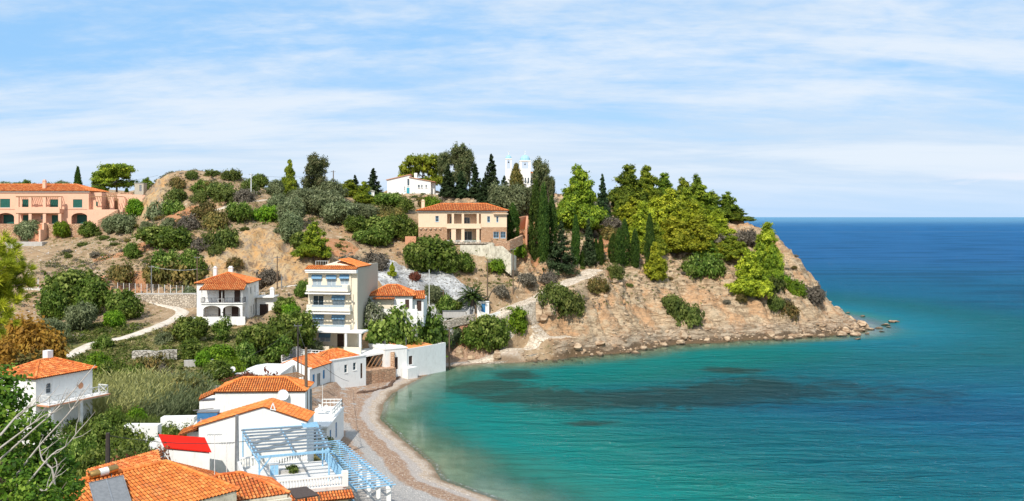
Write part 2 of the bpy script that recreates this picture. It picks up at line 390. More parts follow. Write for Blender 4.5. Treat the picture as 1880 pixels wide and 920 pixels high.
flat(0, 250, 249, 262, 24.8); flat(-160, 0, 249, 262, 24.8)
flat(360, 475, 183, 196, 10.7, 2.0)
flat(563, 668, 179, 193, 5.7, 2.0); flat(520, 600, 150, 172, 2.4, 4); flat(668, 722, 184.5, 190, 8.2, 1.2); flat(735, 800, 192, 196, 9.0, 2); flat(622, 735, 169, 179, 2.1, 2.5); flat(700, 800, 178, 186, 2.0, 3)
flat(670, 770, 189, 199, 11.6, 2.0)
flat(766, 930, 235, 246, 23.9, 2.0)
flat(708, 800, 288, 298, 36.6, 3.0)
flat(920, 1000, 306, 320, 38.4, 3.0)
GZ = np.where((SD > 0) & (BD < 9), np.minimum(GZ, .12*SD+.03), GZ)
GZ = np.where((GX > -37) & (GX < -13) & (GY > 138) & (GY < 178) & (SD > 0), np.minimum(GZ, 2.3+.05*np.maximum(-28-GX, 0)), GZ)
GZ = np.where(SD < -.2, np.minimum(GZ, -.03), GZ)

# ---------------------------------------------------------------- ground material + mesh
g = MN('ground'); ps = g.pos(); sep = g.n('ShaderNodeSeparateXYZ'); g.put(sep.inputs[0], g.n('ShaderNodeNewGeometry').outputs['Normal']); nz = sep.outputs[2]
n1 = g.noise(ps, .07, 5, .6); n2 = g.noise(ps, .35, 6, .65); n3 = g.noise(ps, 2.2, 5, .65); n4 = g.noise(ps, 9, 3, .6)
tan = g.mix(g.ramp(n2, .35, .65), (.27,.18,.10), (.42,.30,.185))
tan = g.mix(g.ramp(n1, .48, .66), tan, (.38,.235,.125))
tan = g.mix(g.math('MULTIPLY', g.ramp(n3, .55, .7), .6), tan, (.27,.205,.12))
tan = g.mix(g.math('MULTIPLY', g.ramp(g.noise(ps, 1.1, 4, .7), .58, .66), .7), tan, (.60,.52,.40))
tuft = g.ramp(g.noise(ps, .9, 6, .7), .56, .66)
tan = g.mix(g.math('MULTIPLY', tuft, .75), tan, g.mix(g.ramp(n1, .4, .6), (.19,.155,.075), (.13,.13,.05)))
# village gardens: drier greens
grn = g.mix(g.ramp(n3, .35, .65), (.10,.115,.03), (.23,.20,.065))
grn = g.mix(g.ramp(g.noise(ps, .5, 4, .6), .52, .68), grn, (.33,.25,.13))
c0 = g.mix(g.ramp(g.attr('green'), .3, .7), tan, grn)
# cape rock
strat = g.noise(ps, .8, 7, .66, (.3,.4,2.0), .9)
rock = g.mix(g.ramp(strat, .36, .64), (.24,.16,.09), (.58,.43,.275))
rock = g.mix(g.math('MULTIPLY', g.ramp(g.noise(ps, .16, 5, .6), .47, .60), .75), rock, (.50,.28,.14))
rock = g.mix(g.math('MULTIPLY', g.ramp(g.noise(ps, 1.5, 6, .75, (1,1,.8), .8), .55, .62), .75), rock, (.14,.10,.06))
rock = g.mix(g.math('MULTIPLY', g.ramp(g.noise(ps, .23, 5, .6, (1,1,2)), .52, .66), .7), rock, (.50,.40,.27))
cr = g.voro(ps, .75, 'DISTANCE_TO_EDGE', sc=(.6,.8,1.5))
rock = g.mix(g.math('MULTIPLY', g.ramp(cr, .07, .0), .5), rock, (.15,.10,.06))
rock = g.mix(g.math('MULTIPLY', g.ramp(n3, .56, .66), .6), rock, (.17,.14,.09))
sepz = g.n('ShaderNodeSeparateXYZ'); g.put(sepz.inputs[0], ps); hz = g.math('ADD', sepz.outputs[2], g.math('MULTIPLY', g.math('SUBTRACT', n2, .5), 3.0))
rock = g.mix(g.math('MULTIPLY', g.ramp(hz, 4.5, 2.2), .65), rock, g.mix(g.ramp(strat, .40, .60), (.12,.085,.055), (.40,.33,.25)))
rock = g.mix(g.ramp(hz, 1.5, .8), rock, g.mix(n3, (.07,.048,.03), (.15,.10,.06)))
c0 = g.mix(g.ramp(g.math('ADD', g.attr('cape'), g.math('MULTIPLY', g.math('SUBTRACT', n2, .5), .9)), .35, .6), c0, rock)
gold = g.mix(g.ramp(n2, .35, .62), (.50,.285,.115), (.47,.345,.20)); gold = g.mix(g.ramp(g.noise(ps, .5, 5, .65, (1,1,.35)), .50, .64), gold, (.30,.235,.17))
gold = g.mix(g.math('MULTIPLY', g.ramp(g.noise(ps, .8, 7, .75, (1.3,1.3,.35), 1.0), .50, .60), .85), gold, (.20,.13,.08))
gold = g.mix(g.math('MULTIPLY', g.ramp(g.noise(ps, .30, 5, .7, (1.2,1,.4)), .55, .66), .8), gold, (.24,.20,.16))
c0 = g.mix(g.ramp(g.math('ADD', g.attr('gold'), g.math('MULTIPLY', g.math('SUBTRACT', n2, .5), .5)), .35, .6), c0, gold)
wh = g.mix(g.ramp(n2, .42, .6), (.56,.56,.55), (.30,.30,.30)); wh = g.mix(g.ramp(n3, .50, .62), wh, (.16,.14,.11))
c0 = g.mix(g.ramp(g.math('ADD', g.attr('white'), g.math('MULTIPLY', g.math('SUBTRACT', n2, .5), .5)), .4, .6), c0, wh)
# red soil patches
c0 = g.mix(g.math('MULTIPLY', g.ramp(g.attr('red'), .3, .7), .8), c0, g.mix(g.ramp(n3, .4, .6), (.42,.16,.065), (.46,.24,.12)))
# beach: bands of pebble and dried seagrass by distance from the water
sd = g.attr('sd'); wob = g.math('ADD', sd, g.math('MULTIPLY', g.math('SUBTRACT', g.noise(ps, .25, 4, .6), .5), 2.4)); 
peb = g.mix(g.ramp(g.voro(ps, 7, 'F1', 'Distance'), .1, .6), (.54,.52,.49), (.32,.30,.28)); peb = g.mix(g.math('MULTIPLY', n4, .5), peb, (.43,.40,.37))
wrack = g.mix(g.ramp(g.noise(ps, 3, 5, .7), .35, .65), (.25,.145,.09), (.45,.315,.22))
wet = (.235,.165,.105)
bc = g.mix(g.ramp(wob, .2, 1.3), wet, g.mix(g.ramp(n3, .35, .6), (.42,.31,.22), (.50,.42,.34)))
bc = g.mix(g.ramp(wob, 1.7, 2.3), bc, g.mix(.45, peb, (.47,.38,.32)))
bc = g.mix(g.ramp(wob, 2.9, 3.4), bc, wrack)
bc = g.mix(g.ramp(wob, 5.3, 5.9), bc, peb)
bc = g.mix(g.math('MULTIPLY', g.ramp(wob, 7.0, 7.6), g.attr('mid')), bc, wrack)
bc = g.mix(g.math('MULTIPLY', g.ramp(wob, 2.9, 3.6), g.attr('north')), bc, g.mix(g.ramp(g.noise(ps, .4, 4, .6), .55, .66), wrack, peb))
c0 = g.mix(g.attr('beach'), c0, bc)
# wet dark rim at the foot of the rock, under water turns greenish
c0 = g.mix(g.math('MULTIPLY', g.ramp(g.math('ADD', sd, g.math('MULTIPLY', n2, 1.5)), 2.2, .7), g.math('SUBTRACT', 1, g.attr('beach'))), c0, (.13,.085,.045))
shal = g.mix(g.ramp(n2, .4, .62), (.28,.27,.17), (.16,.12,.07))
c0 = g.mix(g.ramp(sd, -.3, -1.2), c0, g.mix(g.attr('beachwide'), shal, g.mix(g.ramp(n2, .35, .65), (.26,.25,.17), (.40,.38,.28))))
g.col(c0); g.bump(g.math('ADD', g.math('MULTIPLY', n3, .8), g.math('MULTIPLY', n4, .3)), .9, .35)
BEACH = (1-sstep(BD, 15, 18))*(SD > -30)*(1-sstep(GZ, 2.2, 2.8)); BEACH = np.maximum(BEACH, (SD < 0)*(1-sstep(BD, 15, 30)))
BEACH = np.maximum(BEACH, (1-sstep(np.hypot((GX+22)/8, (GY-168)/13), .8, 1.1))*(GZ < 2.6))
GREEN = (1-sstep(GY, 172, 190))*(1-BEACH)*(GY > 60)*(1-sstep(fbm(GX/9, GY/9, o=3, s=8), .25, .5)*sstep(GY,150,165))
RED = blobs([(1130,420,262,6,5),(960,470,245,7,8),(1110,455,252,4,4),(250,510,208,9,3),(860,560,206,5,4),(1260,400,284,5,4),(340,395,236,5,5),(230,545,202,5,2),(240,470,224,9,3),(950,400,268,10,7),(790,640,196,5,6),(620,450,226,5,5),(1150,440,262,6,4)])
BW = 1-sstep(seg_dist(GX, GY, SHORE[:9], False), 12, 40)
NORTH = sstep(GY, 136, 150); MIDB = sstep(GY, 112, 124)
nyy, nxx = GX.shape
idx = np.arange(nyy*nxx).reshape(nyy, nxx); Fq = np.stack([idx[:-1,:-1], idx[:-1,1:], idx[1:,1:], idx[1:,:-1]], -1).reshape(-1, 4)
# sideways displacement on steep rock so it overhangs and breaks up
DX = steep*(.55*fbm(GX/2.2, GZ/1.1, GY/2.2, o=3, s=91)); DY = steep*(.55*fbm(GX/2.2+9, GZ/1.1, GY/2.2, o=3, s=95))
V = np.stack([GX+DX*sstep(SD, .5, 3), GY+DY*sstep(SD, .5, 3), GZ], -1).reshape(-1, 3)
ground = mesh_np('ground', V, Fq, g.m, dict(sd=('POINT', SD), cape=('POINT', cape), gold=('POINT', GOLD), white=('POINT', WHITE), red=('POINT', RED*(1-BEACH)), beach=('POINT', BEACH), beachwide=('POINT', BW), green=('POINT', GREEN), north=('POINT', NORTH), mid=('POINT', MIDB)), smooth=True)
tag(ground, 'hilly ground with tan soil, rocky cape and curved pebble beach', 'ground', kind='structure')

# path ribbons
pm = MN('path_concrete'); q = pm.pos(); pm.col(pm.mix(pm.ramp(pm.noise(q, 1.3, 6, .7), .35, .65), (.50,.43,.34), (.66,.60,.52))); pm.bump(pm.noise(q, 5, 4, .6), .4, .1)
ps2 = MN('path_stone'); q = ps2.pos(); v_ = ps2.voro(q, 1.3, 'DISTANCE_TO_EDGE'); ps2.col(ps2.mix(ps2.ramp(v_, .0, .07), (.22,.17,.12), ps2.mix(ps2.ramp(ps2.noise(q, .9, 5, .7), .35, .65), (.46,.37,.27), (.66,.57,.46)))); ps2.bump(v_, .5, .15)
pd = MN('path_dirt'); q = pd.pos(); pd.col(pd.mix(pd.ramp(pd.noise(q, .8, 6, .7), .35, .65), (.42,.33,.24), (.60,.52,.42)))
PL = {'path': ('pale concrete footpath winding up past the white house', pm.m, 'path'), 'stepped_path': ('broad stepped stone path climbing towards the cypresses', ps2.m, 'stepped_path'), 'ramp_path': ('pale ramp rising from the shore to the cliff', ps2.m, 'path'),
      'path_patch': ('pale landing between ramp and stepped path', ps2.m, 'path'), 'lane': ('short pale lane above the big green bushes', pm.m, 'path'), 'dirt_track': ('dirt track over the scrubby hill', pd.m, 'dirt_track')}
for nm, c, wd in PATHS:
    t = np.gradient(c[:, :2], axis=0); t /= np.linalg.norm(t, axis=1)[:, None]; nrm = np.stack([-t[:, 1], t[:, 0]], 1)
    K = 7; rows = []
    wj = wd/2*(1+.10*fbm(np.arange(len(c))*.35, np.zeros(len(c)), o=2, s=13))
    for k in range(K):
        u = (k/(K-1)*2-1); xy = c[:, :2]+nrm*(wj*u)[:, None]
        z = gz(xy[:, 0], xy[:, 1])+(.16 if abs(u) < .95 else -.05); 
        if nm == 'stepped_path': z = np.where(abs(u) < .95, np.maximum(z, c[:,2]+.02), z)
        rows.append(np.c_[xy, z])
    A = np.stack(rows, 1); n = len(c); id2 = np.arange(n*K).reshape(n, K); fq = np.stack([id2[:-1, :-1], id2[:-1, 1:], id2[1:, 1:], id2[1:, :-1]], -1).reshape(-1, 4)[:, ::-1]
    lb, mt, onm = PL[nm]; o = mesh_np(onm, A.reshape(-1, 3), fq, mt); tag(o, lb, 'path', kind='structure')

# ---------------------------------------------------------------- sea
sm = MN('sea_water'); ps = sm.pos(); d = sm.math('MULTIPLY', sm.attr('sd'), -1); 
nn = sm.noise(ps, .03, 4, .6, (1,1.6,1)); dn = sm.math('ADD', d, sm.math('MULTIPLY', sm.math('SUBTRACT', nn, .5), 30.))
c = sm.mix(sm.ramp(dn, 2, 16), (.026,.150,.115), sm.mix(sm.attr('bay'), (.003,.145,.20), (.002,.165,.150)))
c = sm.mix(sm.ramp(dn, 22, 46), c, (.003,.140,.178))
c = sm.mix(sm.ramp(dn, 38, 90), c, (.003,.135,.25))
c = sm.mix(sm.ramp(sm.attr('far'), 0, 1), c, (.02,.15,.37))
swirl = sm.noise(ps, .02, 5, .6, (.55,1.9,1))
c = sm.mix(sm.math('MULTIPLY', sm.ramp(swirl, .45, .62), sm.ramp(d, 35, 80, 0, .55)), c, (.002,.062,.150))
wn = sm.noise(ps, .13, 7, .72, (.85,1.,1), .9)
weed = sm.ramp(sm.math('ADD', sm.attr('weed'), sm.math('MULTIPLY', sm.math('SUBTRACT', wn, .5), 2.4)), .12, .85)
c = sm.mix(sm.math('MULTIPLY', weed, .80), c, sm.mix(sm.ramp(d, 30, 90), (.020,.046,.036), (.004,.040,.075)))
far2 = sm.noise(ps, .004, 4, .6, (.12,1,1)); c = sm.mix(sm.ramp(sm.attr('vfar'), 0, 1, 0, .8), c, (.12,.29,.44))  # very far water paler: horizon haze put into the water colour
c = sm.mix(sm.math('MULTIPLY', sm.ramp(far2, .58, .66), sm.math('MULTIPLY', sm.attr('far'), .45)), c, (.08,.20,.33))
sm.col(c); sm.b.inputs['Roughness'].default_value = .16; sm.b.inputs['IOR'].default_value = 1.33; sm.b.inputs['Specular IOR Level'].default_value = .20
geo = sm.n('ShaderNodeCameraData').outputs['View Distance'] if False else None
foam = sm.math('MULTIPLY', sm.ramp(sm.math('ABSOLUTE', sm.math('SUBTRACT', sm.math('ADD', d, sm.math('MULTIPLY', sm.noise(ps, .35, 3, .5), 1.2)), .95)), .32, .05), sm.ramp(sm.noise(ps, 1.6, 5, .75), .48, .62))
amp = sm.ramp(d, 0, 45, .10, 1.)
w1 = sm.noise(ps, .55, 5, .62, (.55,1.5,1), .3); w2 = sm.noise(ps, 2.4, 3, .6, (.7,1.4,1)); w3 = sm.noise(ps, .11, 3, .5, (.5,1.4,1))
hh = sm.math('MULTIPLY', sm.math('ADD', sm.math('ADD', w1, sm.math('MULTIPLY', w2, .22)), sm.math('MULTIPLY', w3, 2.2)), amp)
w4 = sm.noise(ps, .28, 5, .65, (.38,1.25,1), .5)
hh = sm.math('ADD', hh, sm.math('MULTIPLY', sm.math('MULTIPLY', w4, 3.2), amp))
sm.bump(hh, 1.0, 1.7)
tr = sm.n('ShaderNodeBsdfTransparent'); tr.inputs[0].default_value = (.80,.95,.90,1)
fac = sm.ramp(sm.math('ADD', d, sm.math('MULTIPLY', sm.math('SUBTRACT', sm.noise(ps, .4, 4, .6), .5), 3)), -.5, 12., .12, 1.0)
gl = sm.n('ShaderNodeBsdfGlossy'); gl.inputs['Roughness'].default_value = .1
df = sm.n('ShaderNodeBsdfDiffuse'); sm.put(df.inputs[0], c); bn_ = sm.b.inputs['Normal'].links[0].from_socket; sm.put(df.inputs['Normal'], bn_)
g2 = sm.n('ShaderNodeBsdfGlossy'); g2.inputs['Roughness'].default_value = .14; sm.put(g2.inputs['Normal'], bn_); g2.inputs[0].default_value = (.80,.92,1,1)
lw = sm.n('ShaderNodeFresnel'); lw.inputs[0].default_value = 1.33; sm.put(lw.inputs['Normal'], bn_)
sw = sm.n('ShaderNodeMixShader'); sm.put(sw.inputs[0], sm.ramp(lw.outputs[0], .02, .9, .02, .20)); sm.put(sw.inputs[1], df.outputs[0]); sm.put(sw.inputs[2], g2.outputs[0])
mx = sm.n('ShaderNodeMixShader'); sm.put(mx.inputs[0], fac); sm.put(mx.inputs[1], tr.outputs[0]); sm.put(mx.inputs[2], sw.outputs[0])
fr = sm.n('ShaderNodeFresnel'); fr.inputs[0].default_value = 1.22
mx2 = sm.n('ShaderNodeMixShader'); sm.put(mx2.inputs[0], sm.math('MULTIPLY', fr.outputs[0], sm.math('SUBTRACT', 1.0, fac))); sm.put(mx2.inputs[1], mx.outputs[0]); sm.put(mx2.inputs[2], gl.outputs[0])
fd = sm.n('ShaderNodeBsdfDiffuse'); fd.inputs[0].default_value = (.7,.72,.72,1); mx3 = sm.n('ShaderNodeMixShader'); sm.put(mx3.inputs[0], sm.math('MULTIPLY', foam, .30)); sm.put(mx3.inputs[1], mx2.outputs[0]); sm.put(mx3.inputs[2], fd.outputs[0])
sm.put(sm.o.inputs['Surface'], mx3.outputs[0])
sx = np.r_[-30000, -8000, -2500, -900, -300, -120, np.arange(-60, 130, 1.5), np.arange(130, 300, 5), 330, 400, 520, 700, 1000, 1600, 2600, 5000, 9000, 16000, 40000].astype(float)
sy = np.r_[-800, -200, -50, np.arange(0, 60, 10), np.arange(60, 340, 1.5), np.arange(340, 600, 8), 640, 700, 800, 950, 1200, 1600, 2200, 3200, 5000, 8000, 14000, 25000, 45000, 70000].astype(float)
SX, SY = np.meshgrid(sx, sy); dd = seg_dist(SX, SY, SHORE); ssd = np.where(inside(SX, SY, SHORE), dd, -dd)
def sblob(px, py, rx, ry):
    z0 = (py-HY)/F; Yd = H/z0; x = (px-HX)/F*Yd; return 1-sstep(np.hypot((SX-x)/rx, (SY-Yd)/ry), .0, 1.35)
WD = np.zeros(SX.shape)
for b in [(900,712,10,13),(985,728,12,12),(1070,735,13,13),(1160,732,14,13),(1250,730,14,15),(1340,722,15,17),(1420,715,14,18),(1500,712,18,20),(940,690,7,8),(1085,777,5,2.5),(1340,680,9,6),(1600,722,20,16)]:
    WD = np.maximum(WD, sblob(*b)*(.95 if b[0] < 1450 else .55))
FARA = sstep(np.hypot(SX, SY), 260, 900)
sidx = np.arange(SX.size).reshape(SX.shape); sF = np.stack([sidx[:-1,:-1], sidx[:-1,1:], sidx[1:,1:], sidx[1:,:-1]], -1).reshape(-1, 4)
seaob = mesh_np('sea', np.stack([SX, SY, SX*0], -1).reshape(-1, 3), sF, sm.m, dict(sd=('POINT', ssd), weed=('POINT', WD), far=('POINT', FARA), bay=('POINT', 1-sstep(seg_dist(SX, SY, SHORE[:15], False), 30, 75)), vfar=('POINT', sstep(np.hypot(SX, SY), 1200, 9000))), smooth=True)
tag(seaob, 'calm turquoise bay opening to a deep blue sea', 'sea', kind='structure')
# ---------------------------------------------------------------- foliage
def nrmz(a): return a/np.maximum(np.linalg.norm(a, axis=-1, keepdims=True), 1e-9)
def leaves(cen, out, tint, leaf, asp=1.6, jit=.9, up=.25, along=None):
    n = len(cen); nr = nrmz(out*.7+RNG.normal(size=(n, 3))*jit*.5+np.array([0, 0, up]))
    t = nrmz(np.cross(nr, RNG.normal(size=(n, 3)))) if along is None else nrmz(along+RNG.normal(size=(n, 3))*.35)
    b = nrmz(np.cross(nr, t)); s = leaf*RNG.uniform(.6, 1.35, n)[:, None]
    L_ = t*s*asp/2; W_ = b*s/2
    q = np.stack([cen-L_, cen-L_*.1+W_, cen+L_, cen-L_*.1-W_], 1)
    return q.reshape(-1, 3), np.repeat(tint, 1)
def sph(n):
    return nrmz(RNG.normal(size=(n, 3)))
def foliage(lobes, ncl, per, cs, leaf, asp=1.6, zf=.75, under=.35, up=.3, shell=.25, along=None):
    """lobes: (x,y,z,rx,ry,rz). clumps sit on each lobe's shell, leaves gather round each clump"""
    C_, O_, T_ = [], [], []
    w_ = np.array([l[3]*l[5] for l in lobes]); w_ = w_/w_.sum()
    for l, ww in zip(lobes, w_):
        k = max(3, int(ncl*ww)); d = sph(k*2); d = d[d[:, 2] > -under*1.6][:k]; k = len(d)
        rad = 1-np.abs(RNG.normal(size=k))*shell + (RNG.random(k) < .12)*RNG.uniform(0, .16, k)
        c = np.array(l[:3])+d*rad[:, None]*np.array(l[3:6]); ct = RNG.random(k)
        off = RNG.normal(size=(k, per, 3))*np.array([1, 1, zf])*cs*RNG.uniform(.6, 1.2, (k, 1, 1))
        C_.append((c[:, None]+off).reshape(-1, 3)); O_.append((nrmz(d)[:, None]*.8+nrmz(off)*.6).reshape(-1, 3)); T_.append((ct[:, None]*.65+RNG.random((k, per))*.35).reshape(-1))
    return leaves(np.concatenate(C_), np.concatenate(O_), np.concatenate(T_), leaf, asp, up=up, along=along)
def fol_mat(name, dark, mid, lite, rough=.6, trans=.38, var=.14):
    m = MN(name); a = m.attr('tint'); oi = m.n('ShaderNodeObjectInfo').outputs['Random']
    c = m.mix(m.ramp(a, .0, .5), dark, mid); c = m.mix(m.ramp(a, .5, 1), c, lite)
    c = m.hsv(c, m.ramp(oi, 0, 1, 1-var, 1+var*1.3), m.ramp(oi, 0, 1, .5-.012, .5+.014), 1.0)
    m.col(c); m.b.inputs['Roughness'].default_value = rough; m.b.inputs['Specular IOR Level'].default_value = .2
    t = m.n('ShaderNodeBsdfTranslucent'); m.put(t.inputs[0], c); x = m.n('ShaderNodeMixShader'); x.inputs[0].default_value = trans
    m.put(x.inputs[1], m.b.outputs[0]); m.put(x.inputs[2], t.outputs[0]); m.put(m.o.inputs[0], x.outputs[0]); return m.m
bark = MN('bark'); bark.col(bark.mix(bark.noise(bark.pos('Object'), 3, 4, .6, (1,1,.3)), (.10,.07,.05), (.26,.21,.17))); BARK = bark.m
FM = dict(
 pine=fol_mat('pine_needles', (.05,.09,.012), (.20,.275,.02), (.52,.56,.05), trans=.35),
 pine_yellow=fol_mat('pine_needles_yellow', (.09,.13,.012), (.31,.35,.022), (.70,.68,.06), trans=.35),
 pine_dark=fol_mat('pine_needles_dark', (.045,.085,.014), (.15,.22,.022), (.40,.46,.05)),
 cypress=fol_mat('cypress_sprays', (.022,.052,.010), (.055,.105,.016), (.15,.22,.035)),
 fir=fol_mat('fir_needles', (.022,.045,.018), (.055,.095,.035), (.15,.20,.085)),
 olive=fol_mat('olive_leaves', (.06,.085,.035), (.17,.20,.09), (.38,.41,.22)),
 green=fol_mat('broad_leaves', (.032,.062,.01), (.11,.172,.02), (.36,.42,.10)),
 bright=fol_mat('bright_leaves', (.05,.11,.008), (.14,.25,.012), (.30,.42,.03)),
 euc=fol_mat('eucalyptus_leaves', (.05,.07,.025), (.13,.16,.06), (.30,.28,.13)),
 maquis=fol_mat('scrub_leaves', (.04,.065,.014), (.115,.15,.028), (.26,.28,.07)),
 brown=fol_mat('brownish_leaves', (.06,.065,.02), (.17,.15,.04), (.36,.24,.08)),
 greydry=fol_mat('grey_dry_twigs', (.10,.085,.06), (.20,.175,.13), (.34,.30,.23)),
 dome=fol_mat('spurge_leaves', (.07,.095,.045), (.14,.175,.09), (.23,.27,.15)),
 orange=fol_mat('autumn_leaves', (.16,.09,.012), (.42,.24,.03), (.55,.38,.06)),
 reed=fol_mat('reed_blades', (.16,.16,.05), (.34,.32,.12), (.55,.50,.24)),
 red=fol_mat('red_leaves', (.09,.03,.02), (.20,.06,.035), (.28,.12,.06)),
 white=fol_mat('flowering_leaves', (.07,.10,.05), (.24,.26,.15), (.62,.60,.48)),
 fig=fol_mat('fig_leaves', (.03,.07,.008), (.09,.17,.014), (.26,.34,.04), trans=.4),
 palm=fol_mat('palm_fronds', (.03,.06,.015), (.09,.14,.03), (.22,.25,.07)))
def crown_obj(name, q, t, mat, parent=None):
    n = len(t); return mesh_np(name, q, np.arange(n*4).reshape(n, 4), mat, dict(tint=('FACE', t)), parent=parent)
def merge(parts):
    return np.concatenate([p[0] for p in parts]), np.concatenate([p[1] for p in parts])
def trunk_mb(h, r, limbs, lean=.0):
    m = MB(); top = Vector((lean*h, 0, h)); m.tube([(0,0,-.8), (0,0,0), (lean*h*.4, 0, h*.5), top], [r*1.15, r, r*.75, r*.35], 7)
    for l in limbs:
        k = random.uniform(.45, .9); b = Vector((lean*h*k*.9, 0, h*k)); e = Vector(l[:3]); mid = b.lerp(e, .5)+Vector((0, 0, -.06*h)); m.tube([b, mid, e], [r*.45, r*.3, r*.12], 5)
    return m
PROTO = {}
def tree_proto(key, name, crown, mat, trunk, h, w):
    e = empty(name); trunk.build('trunk', BARK, e, True); crown_obj('crown', *crown, mat, e); PROTO[key] = (e, h, w); e['_p'] = 1
def shrub_proto(key, name, crown, mat, h, w):
    o = crown_obj(name, *crown, mat); PROTO[key] = (o, h, w); o['_p'] = 1

def pine(h, rm, seed, base=.18, mat='pine', thin=1.):
    random.seed(seed); lob = []; z = h*base
    while z < h*.97:
        t = (z/h-base)/(1-base); Rr = rm*(1-t**1.5)*random.uniform(.75, 1.1)+.35; nb = max(3, int(6*(1-t)+2)); a0 = random.random()*6.3
        for k in range(nb):
            if random.random() > thin: continue
            a = a0+k*6.283/nb+random.uniform(-.35, .35); r = Rr*random.uniform(.45, 1.22)
            s = random.uniform(.7, 1.35)*(.55+.75*(1-t))*h/11
            lob.append((r*math.cos(a)*.82, r*math.sin(a)*.82, z+random.uniform(-.6, .9)+r*.10, s, s, s*.78))
            if r > 1.8: lob.append((r*.45*math.cos(a+.3), r*.45*math.sin(a+.3), z+.3+random.uniform(-.2, .3), s*.85, s*.85, s*.5))
        z += h*.085*random.uniform(.8, 1.25)
    lob.append((0, 0, h*.93, .26, .26, 1.0)); lob += [(random.gauss(0, .9), random.gauss(0, .9), h*random.uniform(.62, .84), .22, .22, .75) for _ in range(6)]
    q = foliage(lob, int(52*len(lob)*.30)+110, 28, .27, .24, 2.1, .9, .45, .35, along=None)
    return q, [l for l in lob if random.random() < .35][:14]
for i, (h, rm, b) in enumerate([(11, 4.2, .15), (12, 3.3, .12), (10, 4.6, .2)]):
    for mt in ('pine', 'pine_yellow', 'pine_dark'):
        if mt != 'pine' and i == 2 and mt == 'pine_dark': continue
        q, lim = pine(h, rm, 30+i, b); tree_proto(f'{mt}{i}', 'pine_tree', q, FM[mt], trunk_mb(h*.93, .26, lim), h, rm*2)
def thinpine(seed):
    q, lim = pine(11, 2.4, seed, .15, thin=.75); return q, lim
q, lim = thinpine(5); tree_proto('pine_thin', 'pine_tree', q, FM['pine_dark'], trunk_mb(10.2, .2, lim), 11, 5)
# umbrella-like pine
random.seed(3); lob = [(random.uniform(-6, 6), random.uniform(-3, 3), 6+random.uniform(-2.6, 2.4), 1.7, 1.6, 1.0) for _ in range(26)]
lob = [l for l in lob if (l[0]/6.5)**2+((l[2]-5.6)/3.2)**2 < 1.1]+[(5.2,0,4.2,1.4,1.2,.8),(-5,0,4.6,1.4,1.2,.8),(0,0,8.2,1.8,1.6,.9),(-3.4,0,7.6,1.6,1.5,.9),(3,0,7.4,1.6,1.5,.9)]
tree_proto('pine_wide', 'pine_tree', foliage(lob, 620, 26, .32, .27, 2, .7, .3), FM['pine'], trunk_mb(7.5, .3, lob[:12]), 9, 14)
# cypresses
def spindle(h, r, seed, n=420, per=26, wob=.12):
    g_ = np.random.default_rng(seed); z = g_.random(n)**.9; prof = np.clip(np.sin(np.clip(z*.93+.12, 0, 1)*math.pi)**.55, .08, 1)*(1-.25*z); a = g_.random(n)*6.283
    rr = r*prof*(1+wob*np.sin(a*3+z*9+seed))*g_.uniform(.82, 1.05, n); d = np.stack([np.cos(a), np.sin(a), np.full(n, .35)], 1)
    c = np.stack([np.cos(a)*rr, np.sin(a)*rr, z*h*.97+.15], 1); off = g_.normal(size=(n, per, 3))*np.array([.16, .16, .34])
    t = g_.random(n)[:, None]*.6+g_.random((n, per))*.4
    return leaves((c[:, None]+off).reshape(-1, 3), np.repeat(d, per, 0), t.reshape(-1), .17, 2.4, up=.1, along=np.tile(np.array([0, 0, 1.]), (n*per, 1))+np.repeat(d, per, 0)*.3)
for i, (h, r) in enumerate([(13, 1.35), (11, 1.0), (12, 1.7)]):
    m = MB(); m.tube([(0,0,-.8), (0,0,1), (0,0,h*.85)], [.2, .16, .05]); tree_proto(f'cyp{i}', 'cypress_tree', spindle(h, r, 4+i), FM['cypress'], m, h, r*2)
m = MB(); m.tube([(0,0,-.8), (0,0,1), (0,0,9)], [.2, .16, .05]); tree_proto('cyp_brown', 'cypress_tree', spindle(10, 1.3, 9, wob=.3), FM['brown'], m, 10, 2.6)
# firs: drooping boughs in tiers
def fir(h, rm, seed, tiers=17):
    g_ = np.random.default_rng(seed); Cc, Oo, Tt = [], [], []
    for k in range(int(tiers*9)):
        t = g_.random()**1.25; z = h*(.06+.92*t); Rr = (rm*(1-t)**.85+.12)*g_.uniform(.7, 1.12); a = g_.random()*6.283; n = int(80*(1-t)+30); u = g_.random(n)**.6; wd = .10+.30*(1-t)
        lat = g_.normal(size=n)*wd*Rr*(1.1-u*.7)*.6; d = np.array([math.cos(a), math.sin(a), 0]); s_ = np.array([-math.sin(a), math.cos(a), 0])
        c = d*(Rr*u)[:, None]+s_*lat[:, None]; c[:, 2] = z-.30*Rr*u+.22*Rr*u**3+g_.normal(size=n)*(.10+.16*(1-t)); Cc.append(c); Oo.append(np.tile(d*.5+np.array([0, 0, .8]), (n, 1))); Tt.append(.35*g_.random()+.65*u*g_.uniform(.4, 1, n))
    c = np.concatenate(Cc); return leaves(c, np.concatenate(Oo), np.concatenate(Tt), .25, 1.8, jit=.9, up=.4)
for i, (h, r) in enumerate([(12, 4.0), (12, 2.4)]):
    m = MB(); m.tube([(0,0,-.8), (0,0,1), (0,0,h*.97)], [.26, .2, .04]); tree_proto(f'fir{i}', 'fir_tree', fir(h, r, 6+i, 15+4*i), FM['fir'], m, h, r*2)
